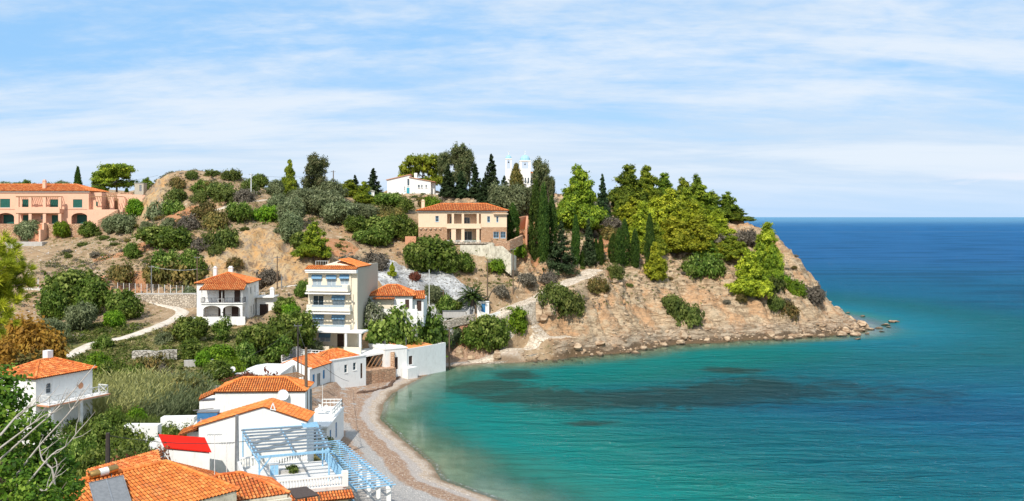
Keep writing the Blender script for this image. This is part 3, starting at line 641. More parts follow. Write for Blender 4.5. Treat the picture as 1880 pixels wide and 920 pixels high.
# eucalyptus
def euc(seed, h=13, w=3.6):
    random.seed(seed); lob = []
    for k in range(15):
        t = random.random(); lob.append((random.uniform(-w, w)*(1-.4*t), random.uniform(-w, w)*.6, h*(.32+.6*t), random.uniform(.9, 1.7), random.uniform(.9, 1.6), random.uniform(1.2, 2.2)))
    return foliage(lob, 440, 26, .34, .24, 2.6, 1.3, .6, .1), lob
for i in range(2):
    q, lob = euc(14+i); tree_proto(f'euc{i}', 'eucalyptus_tree', q, FM['euc'], trunk_mb(10.5, .28, lob[:10]), 14, 8.5)
# broad trees: olive / fig / citrus
def broad(seed, w=2.6, h=3.4, ncl=330, leaf=.22, cs=.27, asp=1.5, nl=9, low=.0):
    random.seed(seed); lob = [(0, 0, h*.5, w*.62, w*.62, h*.42)]
    for k in range(nl):
        a = random.random()*6.283; r = w*random.uniform(.3, .62); z = h*random.uniform(.28, .74); s = w*random.uniform(.3, .5); lob.append((r*math.cos(a), r*math.sin(a), z+low, s, s, s*.85))
    return foliage(lob, ncl, 26, cs, leaf, asp, .8, .7), lob
for mt, nm in (('olive', 'olive_tree'), ('green', 'broadleaf_tree'), ('bright', 'broadleaf_tree')):
    for i in range(3):
        q, lob = broad(50+i+len(mt), leaf=.15 if mt == 'olive' else .24, ncl=420 if mt == 'olive' else 330, asp=2.4 if mt == 'olive' else 1.4)
        tree_proto(f'{mt}{i}', nm, q, FM[mt], trunk_mb(2.2, .14, lob[1:8]), 3.4+.2, 5.4)
q, lob = broad(81, ncl=120, nl=6, low=.7); tree_proto('sparse', 'fig_tree', q, FM['green'], trunk_mb(2.2, .09, lob[1:9]), 4.2, 5.2)
q, lob = broad(82, ncl=340); tree_proto('white0', 'flowering_tree', q, FM['white'], trunk_mb(2.2, .12, lob[1:7]), 3.6, 5.4)
q, lob = broad(83, ncl=300); tree_proto('orange0', 'autumn_tree', q, FM['orange'], trunk_mb(2.2, .12, lob[1:7]), 3.6, 5.4)
# low shrubs (single mesh)
def dome(seed, w=1.6, h=1.3, ncl=150, leaf=.13, cs=.17, asp=1.6, lumpy=.35, nl=5):
    random.seed(seed); lob = [(0, 0, h*.25, w*.85, w*.8, h*.72)]
    for k in range(nl):
        a = random.random()*6.283; lob.append((w*lumpy*math.cos(a)*1.4, w*lumpy*math.sin(a)*1.4, h*random.uniform(.2, .5), w*.5, w*.5, h*random.uniform(.38, .55)))
    return foliage(lob, ncl, 24, cs, leaf, asp, .8, .25)
for mt in ('maquis', 'brown', 'greydry', 'dome', 'green', 'olive', 'red', 'bright'):
    for i in range(2 if mt not in ('maquis', 'brown', 'greydry') else 3):
        k_ = dict(leaf=.10, cs=.10, ncl=240, lumpy=.1) if mt == 'dome' else {}
        shrub_proto(f's_{mt}{i}', 'shrub', dome(100+i*7+len(mt), **k_), FM[mt], 1.3, 3.2)
for mt, k_ in (('green', 0), ('bright', 1), ('maquis', 2), ('red', 3), ('green', 4)):
    random.seed(300+k_); lob = [(random.uniform(-1.9, 1.9), random.uniform(-1.5, 1.5), random.uniform(.6, 2.5), random.uniform(.7, 1.2), random.uniform(.7, 1.2), random.uniform(.6, 1.0)) for _ in range(14)]+[(0, 0, .8, 2.3, 1.9, 1.2)]
    shrub_proto(f'h_{mt}{k_}', 'shrub', foliage(lob, 760, 24, .24, .15, 1.5, .8, .7), FM[mt], 3.4, 5.6)
# date palm
def palm():
    g_ = np.random.default_rng(2); C_, O_, T_, A_ = [], [], [], []
    for k in range(46):
        a = k*2.4; el = 1.25-1.75*(k/46); Lf = 2.9*g_.uniform(.85, 1.1); n = 90; u = np.linspace(.08, 1, n)
        x = Lf*u*math.cos(el)*(1-.05*u)+.2*u; z = Lf*u*math.sin(el)-1.25*u**2.2*abs(math.cos(el)); d = np.array([math.cos(a), math.sin(a), 0]); s_ = np.array([-math.sin(a), math.cos(a), 0])
        for sg in (-1, 1):
            c = d*x[:, None]+s_*(sg*.16*np.sin(u*3)[:, None]+sg*.03); c[:, 2] = z+2.6; C_.append(c); O_.append(np.tile([0, 0, 1.], (n, 1))+s_*sg*.3); T_.append(g_.random(n)*.6+.4*g_.random()); A_.append(np.tile(s_*sg*.8+d*.8-np.array([0,0,.2]), (n, 1)))
    return leaves(np.concatenate(C_), np.concatenate(O_), np.concatenate(T_), .12, 3.6, jit=.3, up=.5, along=np.concatenate(A_))
m = MB(); m.tube([(0,0,-.8), (0,0,0), (0,0,1.5), (0,0,2.7)], [.32, .3, .26, .34], 9); tree_proto('palm', 'date_palm', palm(), FM['palm'], m, 4.6, 5.6)

USED = set(); VEGN = 0
KEYRND = random.Random(99)
def plant(key, px, top, base, w, label, cat=None, group=None, Y=None, dep=1.0):
    """plant a tree on the ground where the ray through its foot meets the hill (or at distance Y)"""
    if Y is None:
        p = hit(px, base)
        if p is None: p = on(px, 285)
    else: p = on(px, Y)
    src, h0, w0 = PROTO[key]; Yd = p[1]; ztop = H+(HY-top)/F*Yd; hh = max(ztop-p[2], .5); sz = hh/h0; sx = w/F*Yd/w0
    sx = max(sx, sz/1.5)
    rz = KEYRND.uniform(0, 6.28)
    if key in USED: o = copy_tree(src)
    else: o = src; USED.add(key); del o['_p']
    o.location = (p[0], p[1]+sx*w0*.15*dep, p[2]-.12*hh if src.type == 'MESH' else p[2]); o.rotation_euler = (0, 0, rz); o.scale = (sx, sx, sz*(1.12 if src.type == 'MESH' else 1))
    nm = o.name.split('.')[0].replace('_', ' ')
    tag(o, label, cat or {'broadleaf tree': 'tree', 'shrub': 'bush'}.get(nm, nm), group or {'shrub': 'bushes on the hillside'}.get(nm, nm+'s'))
    return o
def cleanup_protos():
    for k, (o, h, w_) in PROTO.items():
        if k not in USED:
            for c in list(o.children): bpy.data.objects.remove(c)
            bpy.data.objects.remove(o)
# ---------------------------------------------------------------- trees and shrubs, left to right along the ridge, then down the slopes
TREES = """pine0|1064|312|428|78|big bright green pine right of the tall cypresses
pine2|1050|340|432|60|low spreading pine between the tall cypresses and the big fir||258
fir1|1106|317|409|34|dark narrow fir between two bright pines on the ridge
pine_dark1|1155|306|395|58|dark green pine, first of the ridge row right of the fir
pine1|1188|308|400|48|pine with a yellow-green side, second of the ridge row
pine_dark1|1220|320|400|40|pointed pine, third of the ridge row||288
pine0|1256|332|410|50|pine fourth along the ridge row||287
pine_dark0|1281|327|412|50|dark pine near the seaward end of the ridge row||286
pine_thin|1310|352|412|42|thin airy pine, next to last before the bare ridge
pine_thin|1336|353|412|34|scrawny open pine at the end of the ridge||286
pine_dark0|1352|382|415|52|low wind-cut pine last on the ridge||285
pine_yellow0|1090|398|426|30|small yellow pine under the big bright pine||262
pine_yellow0|1163|366|425|66|yellow-green pine left of the dense grove
pine_yellow2|1203|362|445|76|large yellow pine at the left edge of the dense grove
pine_yellow1|1236|350|446|58|tallest yellow pine in the middle of the grove
pine_yellow0|1272|372|440|70|yellow pine right of centre in the grove
pine2|1302|376|435|62|spreading green pine on the right side of the grove
pine_yellow2|1240|398|468|86|wide yellow pine low in the middle of the grove
pine_yellow0|1283|402|470|76|wide yellow pine low on the right of the grove
pine0|1196|405|472|60|green pine low on the left of the grove
pine_yellow1|1206|447|518|34|slender yellow pine standing below the grove
pine_dark0|1300|440|482|50|shaded pine under the right side of the grove
pine_dark0|1140|368|405|34|small dark pine on the bare ridge gap
pine_yellow1|1410|412|508|50|tall bright pine on the skyline above the tip of the cape
pine0|1398|452|530|56|green pine just below the tall skyline pine
pine_yellow0|1376|464|552|66|bushy yellow pine halfway down the cape
pine2|1345|432|482|58|spreading pine left of the bushy cape pine
pine0|1345|400|412|26|dwarf pine on the ridge shoulder||286
cyp0|984|334|477|26|tallest dark cypress beside the villa garden
cyp1|998|342|481|18|slim cypress touching the tallest one
cyp0|1013|362|468|22|full cypress third of the tall trio
cyp2|941|375|443|27|broad cypress at the right end of the villa
cyp1|1057|398|486|14|very thin cypress in front of the bright pine
cyp1|1094|440|487|11|small cypress left of a matching one
cyp1|1103|434|487|11|small cypress right of a matching one
cyp1|1069|462|492|10|shortest cypress by the path end
cyp2|1126|430|488|20|first cypress of the clump of four
cyp0|1137|420|488|18|second cypress of the clump of four
cyp0|1147|404|491|20|tallest cypress in the clump of four
cyp1|1166|424|491|16|last cypress of the clump of four
cyp0|1193|394|492|18|lone cypress in front of the yellow grove
cyp1|1118|362|400|9|distant slim cypress on the ridge||285
fir0|1031|405|505|66|large layered fir at the top of the stepped path
fir1|1081|398|489|30|narrow fir behind the two small cypresses
fir1|873|300|366|36|dark fir beside the eucalyptus on the hilltop
fir1|822|300|362|36|dark fir in front of the eucalyptus
fir1|846|312|364|34|dark fir behind the villa roof centre
fir1|902|280|367|40|tallest fir left of the bell tower
fir0|926|322|368|40|low fir just left of the church
fir1|887|325|370|30|short fir at the wall end||270
euc0|840|260|352|62|tallest eucalyptus on the hilltop||290
euc1|862|272|352|40|second eucalyptus right of the tallest||292
euc1|815|275|352|34|slender eucalyptus right of the white hilltop house||292
pine_wide|775|284|345|72|broad bright pine behind the white hilltop house||306
cyp_brown|948|304|367|26|rusty brown cypress between the two church towers||272
olive0|948|330|370|28|small grey tree before the church||268
euc0|989|287|372|48|grey-green tree hiding the right church tower||276
euc1|1008|318|380|26|thin grey tree right of the church||272
olive2|915|335|372|32|round grey-green tree under the tower||268
euc0|576|279|345|58|large grey eucalyptus on the left ridge||262
pine1|531|296|348|20|slim bright poplar-like tree left of the ridge eucalyptus||262
olive1|506|325|362|34|grey tree on the ridge beside the slim bright tree||256
green1|474|317|350|38|round green tree at the ridge behind the outcrop||260
fir1|651|320|358|26|small dark fir on the ridge
fir1|685|307|358|42|irregular fir with a bright side left of the hilltop house||268
pine0|640|332|362|44|low green pine below the ridge
pine1|668|335|380|34|green pine above the small white hut||262
olive2|602|328|368|70|wide olive under the ridge eucalyptus
olive0|555|340|392|80|large pale olive on the upper slope
olive1|598|342|400|78|large olive in the middle of the grove
olive2|536|362|418|66|olive at the left edge of the grove
olive0|626|364|415|78|pale olive in the middle of the slope
olive1|668|368|410|60|olive at the right end of the grove
olive2|529|388|448|54|grey olive above the golden cliff
green2|548|425|462|52|dark green tree at the cliff edge
pine0|574|412|478|58|bright bushy pine above the apartment block
green0|712|350|386|66|dark green tree below the white hilltop house
green1|742|362|392|40|green tree left of the villa chimney||250
olive0|560|350|372|40|small olive high in the grove||258
green0|700|392|440|72|dark tree at the left of the villa
green2|736|392|440|64|green tree touching the villa's left side
green1|690|412|456|56|spreading dark bush-like tree left of the villa
green2|757|410|440|32|small green tree by the low pink wall
green0|668|420|448|44|dark low tree on the stony slope
green1|792|428|500|100|huge green tree below the villa's left end
green0|762|440|500|60|pale-flowered green tree above the white rock
green2|820|452|505|50|green tree hanging before the villa wall
green1|852|460|502|32|dark tree under the villa terrace
olive1|795|518|560|46|loose olive right of the small red-roofed house
green2|815|540|585|40|green tree behind the wooden pole
green0|832|548|580|40|green tree left of the palm
palm|866|527|572|62|date palm beside the blue door
green2|700|562|612|62|dense green tree below the small red-roofed house||186
green0|735|568|620|46|wide green tree in front of the small red-roofed house||190.5
white0|683|553|592|34|pale flowering tree beside the apartment block||187
green1|772|560|605|44|green tree at the right of the red-roofed house||194
green2|716|588|630|46|low green tree behind the flat roofed white house||186
green0|892|572|648|66|big dark tree above the shore ramp
green1|870|590|650|46|dark tree left of the big shore tree
bright1|944|563|622|46|bright yellow-green tree beside the big shore tree
green1|915|580|635|40|green tree between the dark and bright shore trees
bright0|835|575|606|30|yellow-green tree above the grey domes
olive1|48|398|444|54|grey olive at the foot of the pink hotel
bright0|110|402|438|30|yellowish tree by the hotel steps
green1|161|404|436|38|bright green bush-like tree at the hotel's right arch
olive0|222|388|432|50|olive against the hotel's stone ramp
olive2|200|397|430|36|small olive by the hotel's stone ramp
olive1|267|403|427|26|lone round olive right of the hotel
bright2|248|361|402|34|bright green tree by the pink garden wall
cyp1|232|346|392|11|thin cypress before the pink garden wall
pine_wide|208|301|352|104|wide umbrella pine behind the pink hotel||285
pine_dark0|178|326|352|40|low dark pine left of the umbrella pine||280
cyp0|142|307|350|14|lone cypress on the skyline behind the hotel||282
pine_dark0|268|328|352|30|dark tree beside the small beige block||278
green1|47|328|345|14|small round tree on the far skyline||330
olive0|112|330|345|34|pale distant tree above the hotel roof||310
green0|437|366|413|50|round dark tree below the dirt track
green1|240|443|476|34|dark round tree on the bare slope
green0|285|410|456|80|wide dark green tree on the slope
green2|322|416|460|70|dark green tree right of the wide one
green1|345|455|515|60|dark tree above the wire fence
green2|300|458|516|60|broad tree behind the wire fence
green0|128|488|592|110|huge green tree mass left of the footpath||190
green1|165|505|585|80|right half of the green mass by the footpath||188
green2|95|530|592|60|lower left part of the green mass||184
olive0|146|552|610|56|dark olive in front of the green mass
green1|222|528|588|72|round green tree beside the footpath bend
bright0|206|566|603|44|small bright tree inside the footpath bend
olive1|92|577|636|60|pale grey olive above the left white house
green0|348|577|630|76|dense green tree in front of the white two-storey house
sparse|404|580|630|44|thin fig with visible branches before the white wall
bright1|402|632|672|58|bright fig tree in the lower garden
green2|352|622|662|50|green tree in the garden left of the bright fig
bright0|372|640|676|36|small yellow-green tree in the garden
green0|470|590|660|76|big green tree left of the apartment block
green1|512|572|652|76|tall green tree mass beside the apartment block
green2|545|570|640|50|green tree touching the apartment's left corner
bright2|536|555|596|44|light green tree behind the apartment's left side
green0|500|610|668|76|low part of the green trees by the apartment
olive0|572|624|652|48|small grey olive before the apartment terrace
green2|445|628|680|50|green tree by the white tube frame
green1|395|660|700|60|green tree near the white canopy
olive2|345|525|560|34|grey olive left of the white two-storey house
pine1|1290|343|420|54|green pine behind the right side of the grove
pine0|1262|350|425|60|green pine behind the middle of the grove
pine_yellow1|1182|372|455|48|yellow pine at the grove's upper left
pine_yellow0|1318|388|440|52|yellow pine at the grove's right end
pine0|1420|455|525|44|green pine right below the skyline pine
green2|655|395|430|50|green tree under the right olives
olive2|505|355|400|46|small olive at the far left of the grove
green2|520|545|580|46|green tree under the white wall
green1|556|512|548|24|dark tree squeezed behind the apartment
h_green4|724|572|610|46|thick green bush under the small red-roofed house terrace||187.3
pine_yellow0|720|484|510|14|tiny bright pine on the white rock""".split('\n')
for ln in TREES:
    f_ = ln.split('|')
    if f_[0] not in PROTO: continue
    plant(f_[0], float(f_[1]), float(f_[2]), float(f_[3]), float(f_[4]), f_[5], None, f_[6] if len(f_) > 6 and f_[6] else None, float(f_[7]) if len(f_) > 7 else None)
SHR = """s_maquis0|1012|520|566|66|large rounded green bush left of a lower twin above the path
s_maquis1|1046|533|576|62|lower green bush right of the large one above the path
s_brown0|1096|507|539|50|olive-brown bush above the rocky ledge
s_maquis2|1130|485|512|40|flat green bush under the cypress clump
s_maquis0|1240|541|578|50|green bush on the middle of the cliff
s_maquis1|1263|556|597|46|lower half of the green cliff bush
s_maquis1|1425|543|572|40|flat green bush low on the cape
s_brown1|1448|555|583|36|brownish bush beside the flat cape bush
s_greydry0|1492|525|556|32|grey bush on the cape's outer edge
s_bright0|1462|514|542|30|small bright bush near the cape's edge
s_bright1|1440|502|520|20|tiny bright bush above the small bright one
s_green0|1292|462|506|56|dark bush below the pine grove
s_green1|1268|480|505|28|small dark bush left of the shaded one
s_green0|1312|470|500|30|dark bush at the grove's right foot
s_maquis0|1420|500|536|52|dense bush at the foot of the skyline pines
s_brown2|1360|540|556|26|small brown bush under the cape pines
s_dome0|758|600|640|38|left one of the grey-green domed bushes
s_dome1|785|594|622|30|middle domed bush by the flat white house
s_dome0|811|597|634|30|right one of the grey-green domed bushes
s_dome1|840|603|630|34|low grey bush right of the domes
s_dome0|772|620|645|34|low domed bush in front of the middle dome
s_dome1|826|618|640|24|grey bush above the long white wall
s_brown0|860|598|625|30|brown bush between the domes and the dark tree
s_brown1|905|478|498|26|brown bush under the villa garden
s_bright0|912|475|500|30|yellow-green bush under the villa garden
s_maquis1|932|488|504|20|small bush right of the yellow-green one
s_bright1|945|440|470|28|yellowish bush at the villa's corner wall
s_brown2|955|445|468|20|orange-brown bush at the wall corner
s_greydry0|1005|500|522|40|pale dry bush by the stepped path
s_greydry1|965|500|524|42|pale dry bush on the slope under the cypresses
s_greydry2|920|525|548|40|pale dry bush beside the utility poles
s_red0|760|498|514|18|rusty bush beside the white rock
s_brown2|218|486|518|40|brown bush behind the wire fence
s_brown0|330|465|520|60|large rust-tinted bush above the fence
s_brown1|290|480|518|40|rust-tinted bush left of the largest one
s_maquis0|392|450|470|30|low bush on the cliff's left lip
s_maquis1|412|418|452|60|scrub bush above the golden cliff
s_maquis2|385|425|455|50|scrub bush over the slope edge
s_brown2|392|388|420|50|brown-green scrub below the dirt track
s_bright1|485|376|406|54|bright low bush under the dirt track
s_maquis2|455|330|352|36|green scrub at the end of the outcrop||250
s_greydry1|450|345|372|40|grey scrub over the dirt track
s_maquis0|362|350|372|30|round scrub bush on the outcrop slope
s_maquis1|405|334|362|60|wide low scrub on the outcrop
s_maquis2|415|345|372|56|wide low scrub below another on the outcrop
s_brown1|372|372|400|48|brown scrub at the outcrop foot
s_brown0|380|330|348|40|brown scrub near the outcrop top
s_maquis0|352|313|330|26|scrub clump on the outcrop skyline
s_green1|366|331|352|26|dark clump high on the outcrop
s_maquis1|422|311|328|44|dark clump on the outcrop skyline
s_maquis2|388|311|324|30|small clump on the outcrop skyline
s_brown0|325|322|345|30|brown clump on the outcrop's left edge
s_maquis0|318|345|375|30|bush beside the golden scar
s_green0|315|365|392|24|dark bush under the golden scar
s_olive0|290|370|400|22|grey bush under the golden scar
s_greydry2|345|395|425|50|grey scrub on the open slope
s_greydry0|370|435|460|50|grey scrub above the cliff
s_maquis2|340|400|420|30|green scrub on the open slope
s_olive1|306|400|420|22|small grey bush on the open slope
s_brown0|430|470|492|20|brown bush hanging on the golden cliff
s_greydry1|488|492|525|36|grey bush at the cliff foot
s_greydry2|640|470|498|60|pale scrub above the apartment roof
s_greydry0|690|465|494|60|pale scrub right of the apartment roof
s_brown1|700|380|410|50|brown scrub below the small hut
s_brown2|725|382|408|40|ochre scrub left of the villa
s_bright0|790|360|376|30|yellow bush behind the villa roof||256
s_brown1|785|362|378|36|ochre bush behind the villa chimney||258
s_red1|960|360|378|30|rusty undergrowth below the church||275
s_greydry1|1100|365|395|34|dry scrub between the ridge pines
s_greydry2|1125|400|425|40|dry pinkish scrub on the ridge gap
s_brown0|1120|412|440|46|rusty scrub above the cypress clump
s_greydry0|1330|425|450|50|dry scrub under the ridge end
s_greydry1|1370|420|450|50|dry scrub on the bare shoulder
s_bright1|1340|440|462|34|bright bush on the bare shoulder
s_bright0|620|690|20|0|skip
s_green1|186|618|641|38|small bush beside the footpath
s_olive0|300|610|632|30|low grey bush below the footpath
s_brown1|320|595|622|40|brown grass clump below the footpath
s_red0|452|682|700|60|dark red hedge beside the white canopy||141
s_red1|482|688|706|40|dark red hedge below the slatted pergola||139
s_red0|418|694|712|44|left end of the dark red hedge||141
s_green0|430|694|716|50|green hedge under the red one||138
s_bright1|420|655|690|60|light green bush behind the white canopy
s_green1|460|655|680|50|green bush behind the white canopy
s_maquis0|345|690|725|50|garden bush right of the reeds
s_brown2|270|655|700|44|dry brown bush behind the reeds
s_green0|205|660|700|50|green bush right of the left white house
s_bright0|180|648|680|40|light bush behind the left white house
s_green1|245|672|705|46|green bush by the reeds' left edge
s_greydry2|285|668|700|44|grey twiggy bush behind the reeds
s_brown0|320|720|765|60|brown bush at the right of the reeds
s_brown1|340|700|760|44|brown bush by the stone garden wall
h_green0|328|776|800|44|green bush before the white garden wall||103
h_green4|262|795|830|46|dark green bush left of the red-roofed shed||94
h_green0|240|800|835|60|green bush before the lower garden wall||97
h_green4|215|782|840|60|green bush behind the dark pole||96
h_green0|175|770|850|70|green bush left of the dark pole||98
h_green4|195|812|860|80|big bush behind the solar water heater||90
h_green0|150|800|880|80|bush at the foot of the left white house||94
h_maquis2|235|812|860|60|bush on the slope behind the tiled roof||90
h_red3|252|826|850|34|dark red bush behind the tiled ridge||86
h_green4|296|782|800|30|bush between the two white garden walls||108
h_bright1|235|748|785|60|light green bush under the reeds||112
h_green0|190|745|800|60|green bush at the reeds' foot||108
s_bright0|1070|555|560|0|skip""".split('\n')
for ln in SHR:
    f_ = ln.split('|')
    if f_[5] == 'skip': continue
    plant(f_[0], float(f_[1]), float(f_[2]), float(f_[3]), float(f_[4]), f_[5], None, None, float(f_[7]) if len(f_) > 7 else None)
# ---------------------------------------------------------------- building materials
def plaster(name, c, dirt=.25, c2=None):
    m = MN(name); q = m.pos(); a = m.noise(q, .9, 6, .65); b = m.noise(q, 3.5, 5, .7, (1,1,.25))
    d = tuple(x*.72 for x in c); m.col(m.mix(m.math('MULTIPLY', m.ramp(b, .48, .75), dirt*1.6), m.mix(m.math('MULTIPLY', m.ramp(a, .4, .7), dirt), c, c2 or d), tuple(x*y for x, y in zip(c, (.55,.52,.47)))))
    m.bump(m.noise(q, 9, 3, .6), .15, .03); return m.m
def tilem(name, a, b, c, dirt=.35):
    m = MN(name); r = m.attr('rnd'); q = m.pos(); k = m.mix(m.ramp(r, 0, .5), a, b); k = m.mix(m.ramp(r, .55, 1), k, c)
    k = m.mix(m.math('MULTIPLY', m.ramp(m.noise(q, .8, 6, .7), .5, .72), dirt), k, (.40,.20,.10)); k = m.mix(m.math('MULTIPLY', m.ramp(m.noise(q, 5, 4, .7), .6, .75), .4), k, (.62,.42,.28))
    k = m.mix(m.ramp(r, -.3, -.8), k, (.17,.055,.02))  # negative values: shade of tile gaps and open ends put into the colour
    m.col(k); m.b.inputs['Roughness'].default_value = .8; return m.m
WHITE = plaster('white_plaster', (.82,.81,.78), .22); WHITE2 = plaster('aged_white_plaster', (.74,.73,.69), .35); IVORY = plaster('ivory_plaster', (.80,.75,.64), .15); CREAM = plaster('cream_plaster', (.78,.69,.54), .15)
BEIGE_SHADE = plaster('beige_and_shaded_cream', (.50,.45,.36), .12); PEACH = plaster('peach_plaster', (.80,.60,.42), .15); PINK = plaster('pink_plaster', (.78,.47,.33), .15); PINKD = plaster('pink_band', (.62,.36,.26), .2)  # the beige also serves as cream plaster with shade put into its colour
STAIN = plaster('stained_plaster', (.70,.65,.52), .9, (.42,.38,.30)); CONC = plaster('concrete', (.48,.46,.43), .4); WOODB = plaster('weathered_wood', (.30,.17,.09), .5); TERRA = plaster('terracotta_plaster', (.62,.30,.17), .3)
TILE = tilem('clay_tiles', (.50,.115,.03), (.68,.19,.045), (.78,.31,.10), .5); TILE2 = tilem('orange_clay_tiles', (.56,.15,.032), (.70,.215,.048), (.78,.29,.075), .5); TILE3 = tilem('flat_orange_roofing', (.76,.29,.10), (.78,.31,.11), (.80,.33,.12), .2)
def plain(name, c, rough=.6, metal=0., spec=.3):
    m = MN(name); q = m.pos(); m.col(m.mix(m.ramp(m.noise(q, 4, 4, .6), .35, .7), c, tuple(x*.78 for x in c))); m.b.inputs['Roughness'].default_value = rough; m.b.inputs['Metallic'].default_value = metal; m.b.inputs['Specular IOR Level'].default_value = spec; return m.m
REDP = plain('red_paint', (.66,.018,.008), .8, 0, .1); GLASS = plain('window_glass', (.05,.075,.095), .08, 0, .8); GREENSH = plain('green_shutter', (.02,.12,.095), .5); BLUESH = plain('blue_paint', (.05,.22,.45), .5)
TURQ = plain('turquoise_paint', (.06,.36,.45), .5); BROWNSH = plain('brown_shutter', (.07,.038,.028), .6); PALEBLUE = plain('pale_blue_paint', (.30,.55,.76), .5); DARK = plain('dark_interior', (.02,.018,.016), .8)
WFRAME = plain('white_frame', (.78,.78,.76), .4); METALG = plain('grey_metal', (.35,.36,.37), .4, .6); DARKM = plain('dark_metal', (.06,.06,.065), .5, .4); POLEW = plain('pole_wood', (.17,.115,.075), .85); POLED = plain('dark_pole_wood', (.055,.045,.04), .85)
GREYB = plain('slat_grey_blue', (.19,.24,.29), .7); AWN = plain('blue_awning', (.17,.33,.50), .7); CURT = plain('curtain_glass', (.42,.50,.56), .15, 0, .7); GOLDT = plain('gold_tank', (.50,.30,.10), .28, .75); PANEL = plain('collector_glass', (.20,.205,.21), .12, 0, .9)
DARKR = plain('dark_roofing', (.085,.06,.05), .7); DOMEB = plain('dome_blue', (.36,.60,.70), .6); TANKB = plain('tank_blue', (.05,.20,.42), .5); FLOORT = plaster('terrace_screed', (.66,.64,.61), .35)
def rubble(name, a, b, mort, sc=1.7):
    m = MN(name); q = m.pos(); v = m.voro(q, sc, 'DISTANCE_TO_EDGE', sc=(1,1,1.5)); cell = m.n('ShaderNodeTexVoronoi'); cell.inputs['Scale'].default_value = sc; mp = m.n('ShaderNodeMapping'); mp.inputs['Scale'].default_value = (1,1,1.5); m.put(mp.inputs[0], q); m.put(cell.inputs['Vector'], mp.outputs[0])
    s_ = m.n('ShaderNodeSeparateColor'); m.put(s_.inputs[0], cell.outputs['Color']); c = m.mix(s_.outputs[0], a, b); c = m.mix(m.math('MULTIPLY', m.noise(q, 4, 4, .7), .35), c, (.25,.2,.15)); m.col(m.mix(m.ramp(v, .0, .09), mort, c)); m.bump(m.ramp(v, 0, .15), .8, .12); return m.m
STONE = rubble('rubble_stone', (.42,.35,.27), (.66,.58,.47), (.22,.18,.14)); STONEO = rubble('orange_rubble_stone', (.52,.27,.15), (.66,.44,.28), (.36,.22,.14)); STONEG = rubble('grey_rubble_stone', (.36,.34,.29), (.56,.52,.46), (.20,.18,.15), 1.4)
BRICKM = rubble('thin_stone_cladding', (.60,.33,.18), (.70,.45,.28), (.50,.30,.18), 3.2)

class Face:
    def __init__(s, ox, oy, ang): s.o = (ox, oy); s.c, s.s = math.cos(ang), math.sin(ang)
    def p(s, u, n, z): return (s.o[0]+s.c*u+s.s*n, s.o[1]+s.s*u-s.c*n, z)      # n outward
    def box(s, mb, u0, u1, n0, n1, z0, z1):
        mb.hull([s.p(u0, n1, z0), s.p(u1, n1, z0), s.p(u1, n0, z0), s.p(u0, n0, z0)], [s.p(u0, n1, z1), s.p(u1, n1, z1), s.p(u1, n0, z1), s.p(u0, n0, z1)])
def facade(mb, f, L_, z0, z1, holes=(), t=.25):
    us = sorted({0, L_, *[h[0] for h in holes], *[h[1] for h in holes]}); zs = sorted({z0, z1, *[h[2] for h in holes], *[h[3] for h in holes]})
    for ua, ub in zip(us, us[1:]):
        run = None
        for za, zb in zip(zs, zs[1:]):
            c = ((ua+ub)/2, (za+zb)/2)
            inh = any(h[0] < c[0] < h[1] and h[2] < c[1] < h[3] for h in holes)
            if not inh: run = [za, zb] if run is None else [run[0], zb]
            if inh and run: f.box(mb, ua, ub, -t, 0, *run); run = None
        if run: f.box(mb, ua, ub, -t, 0, *run)
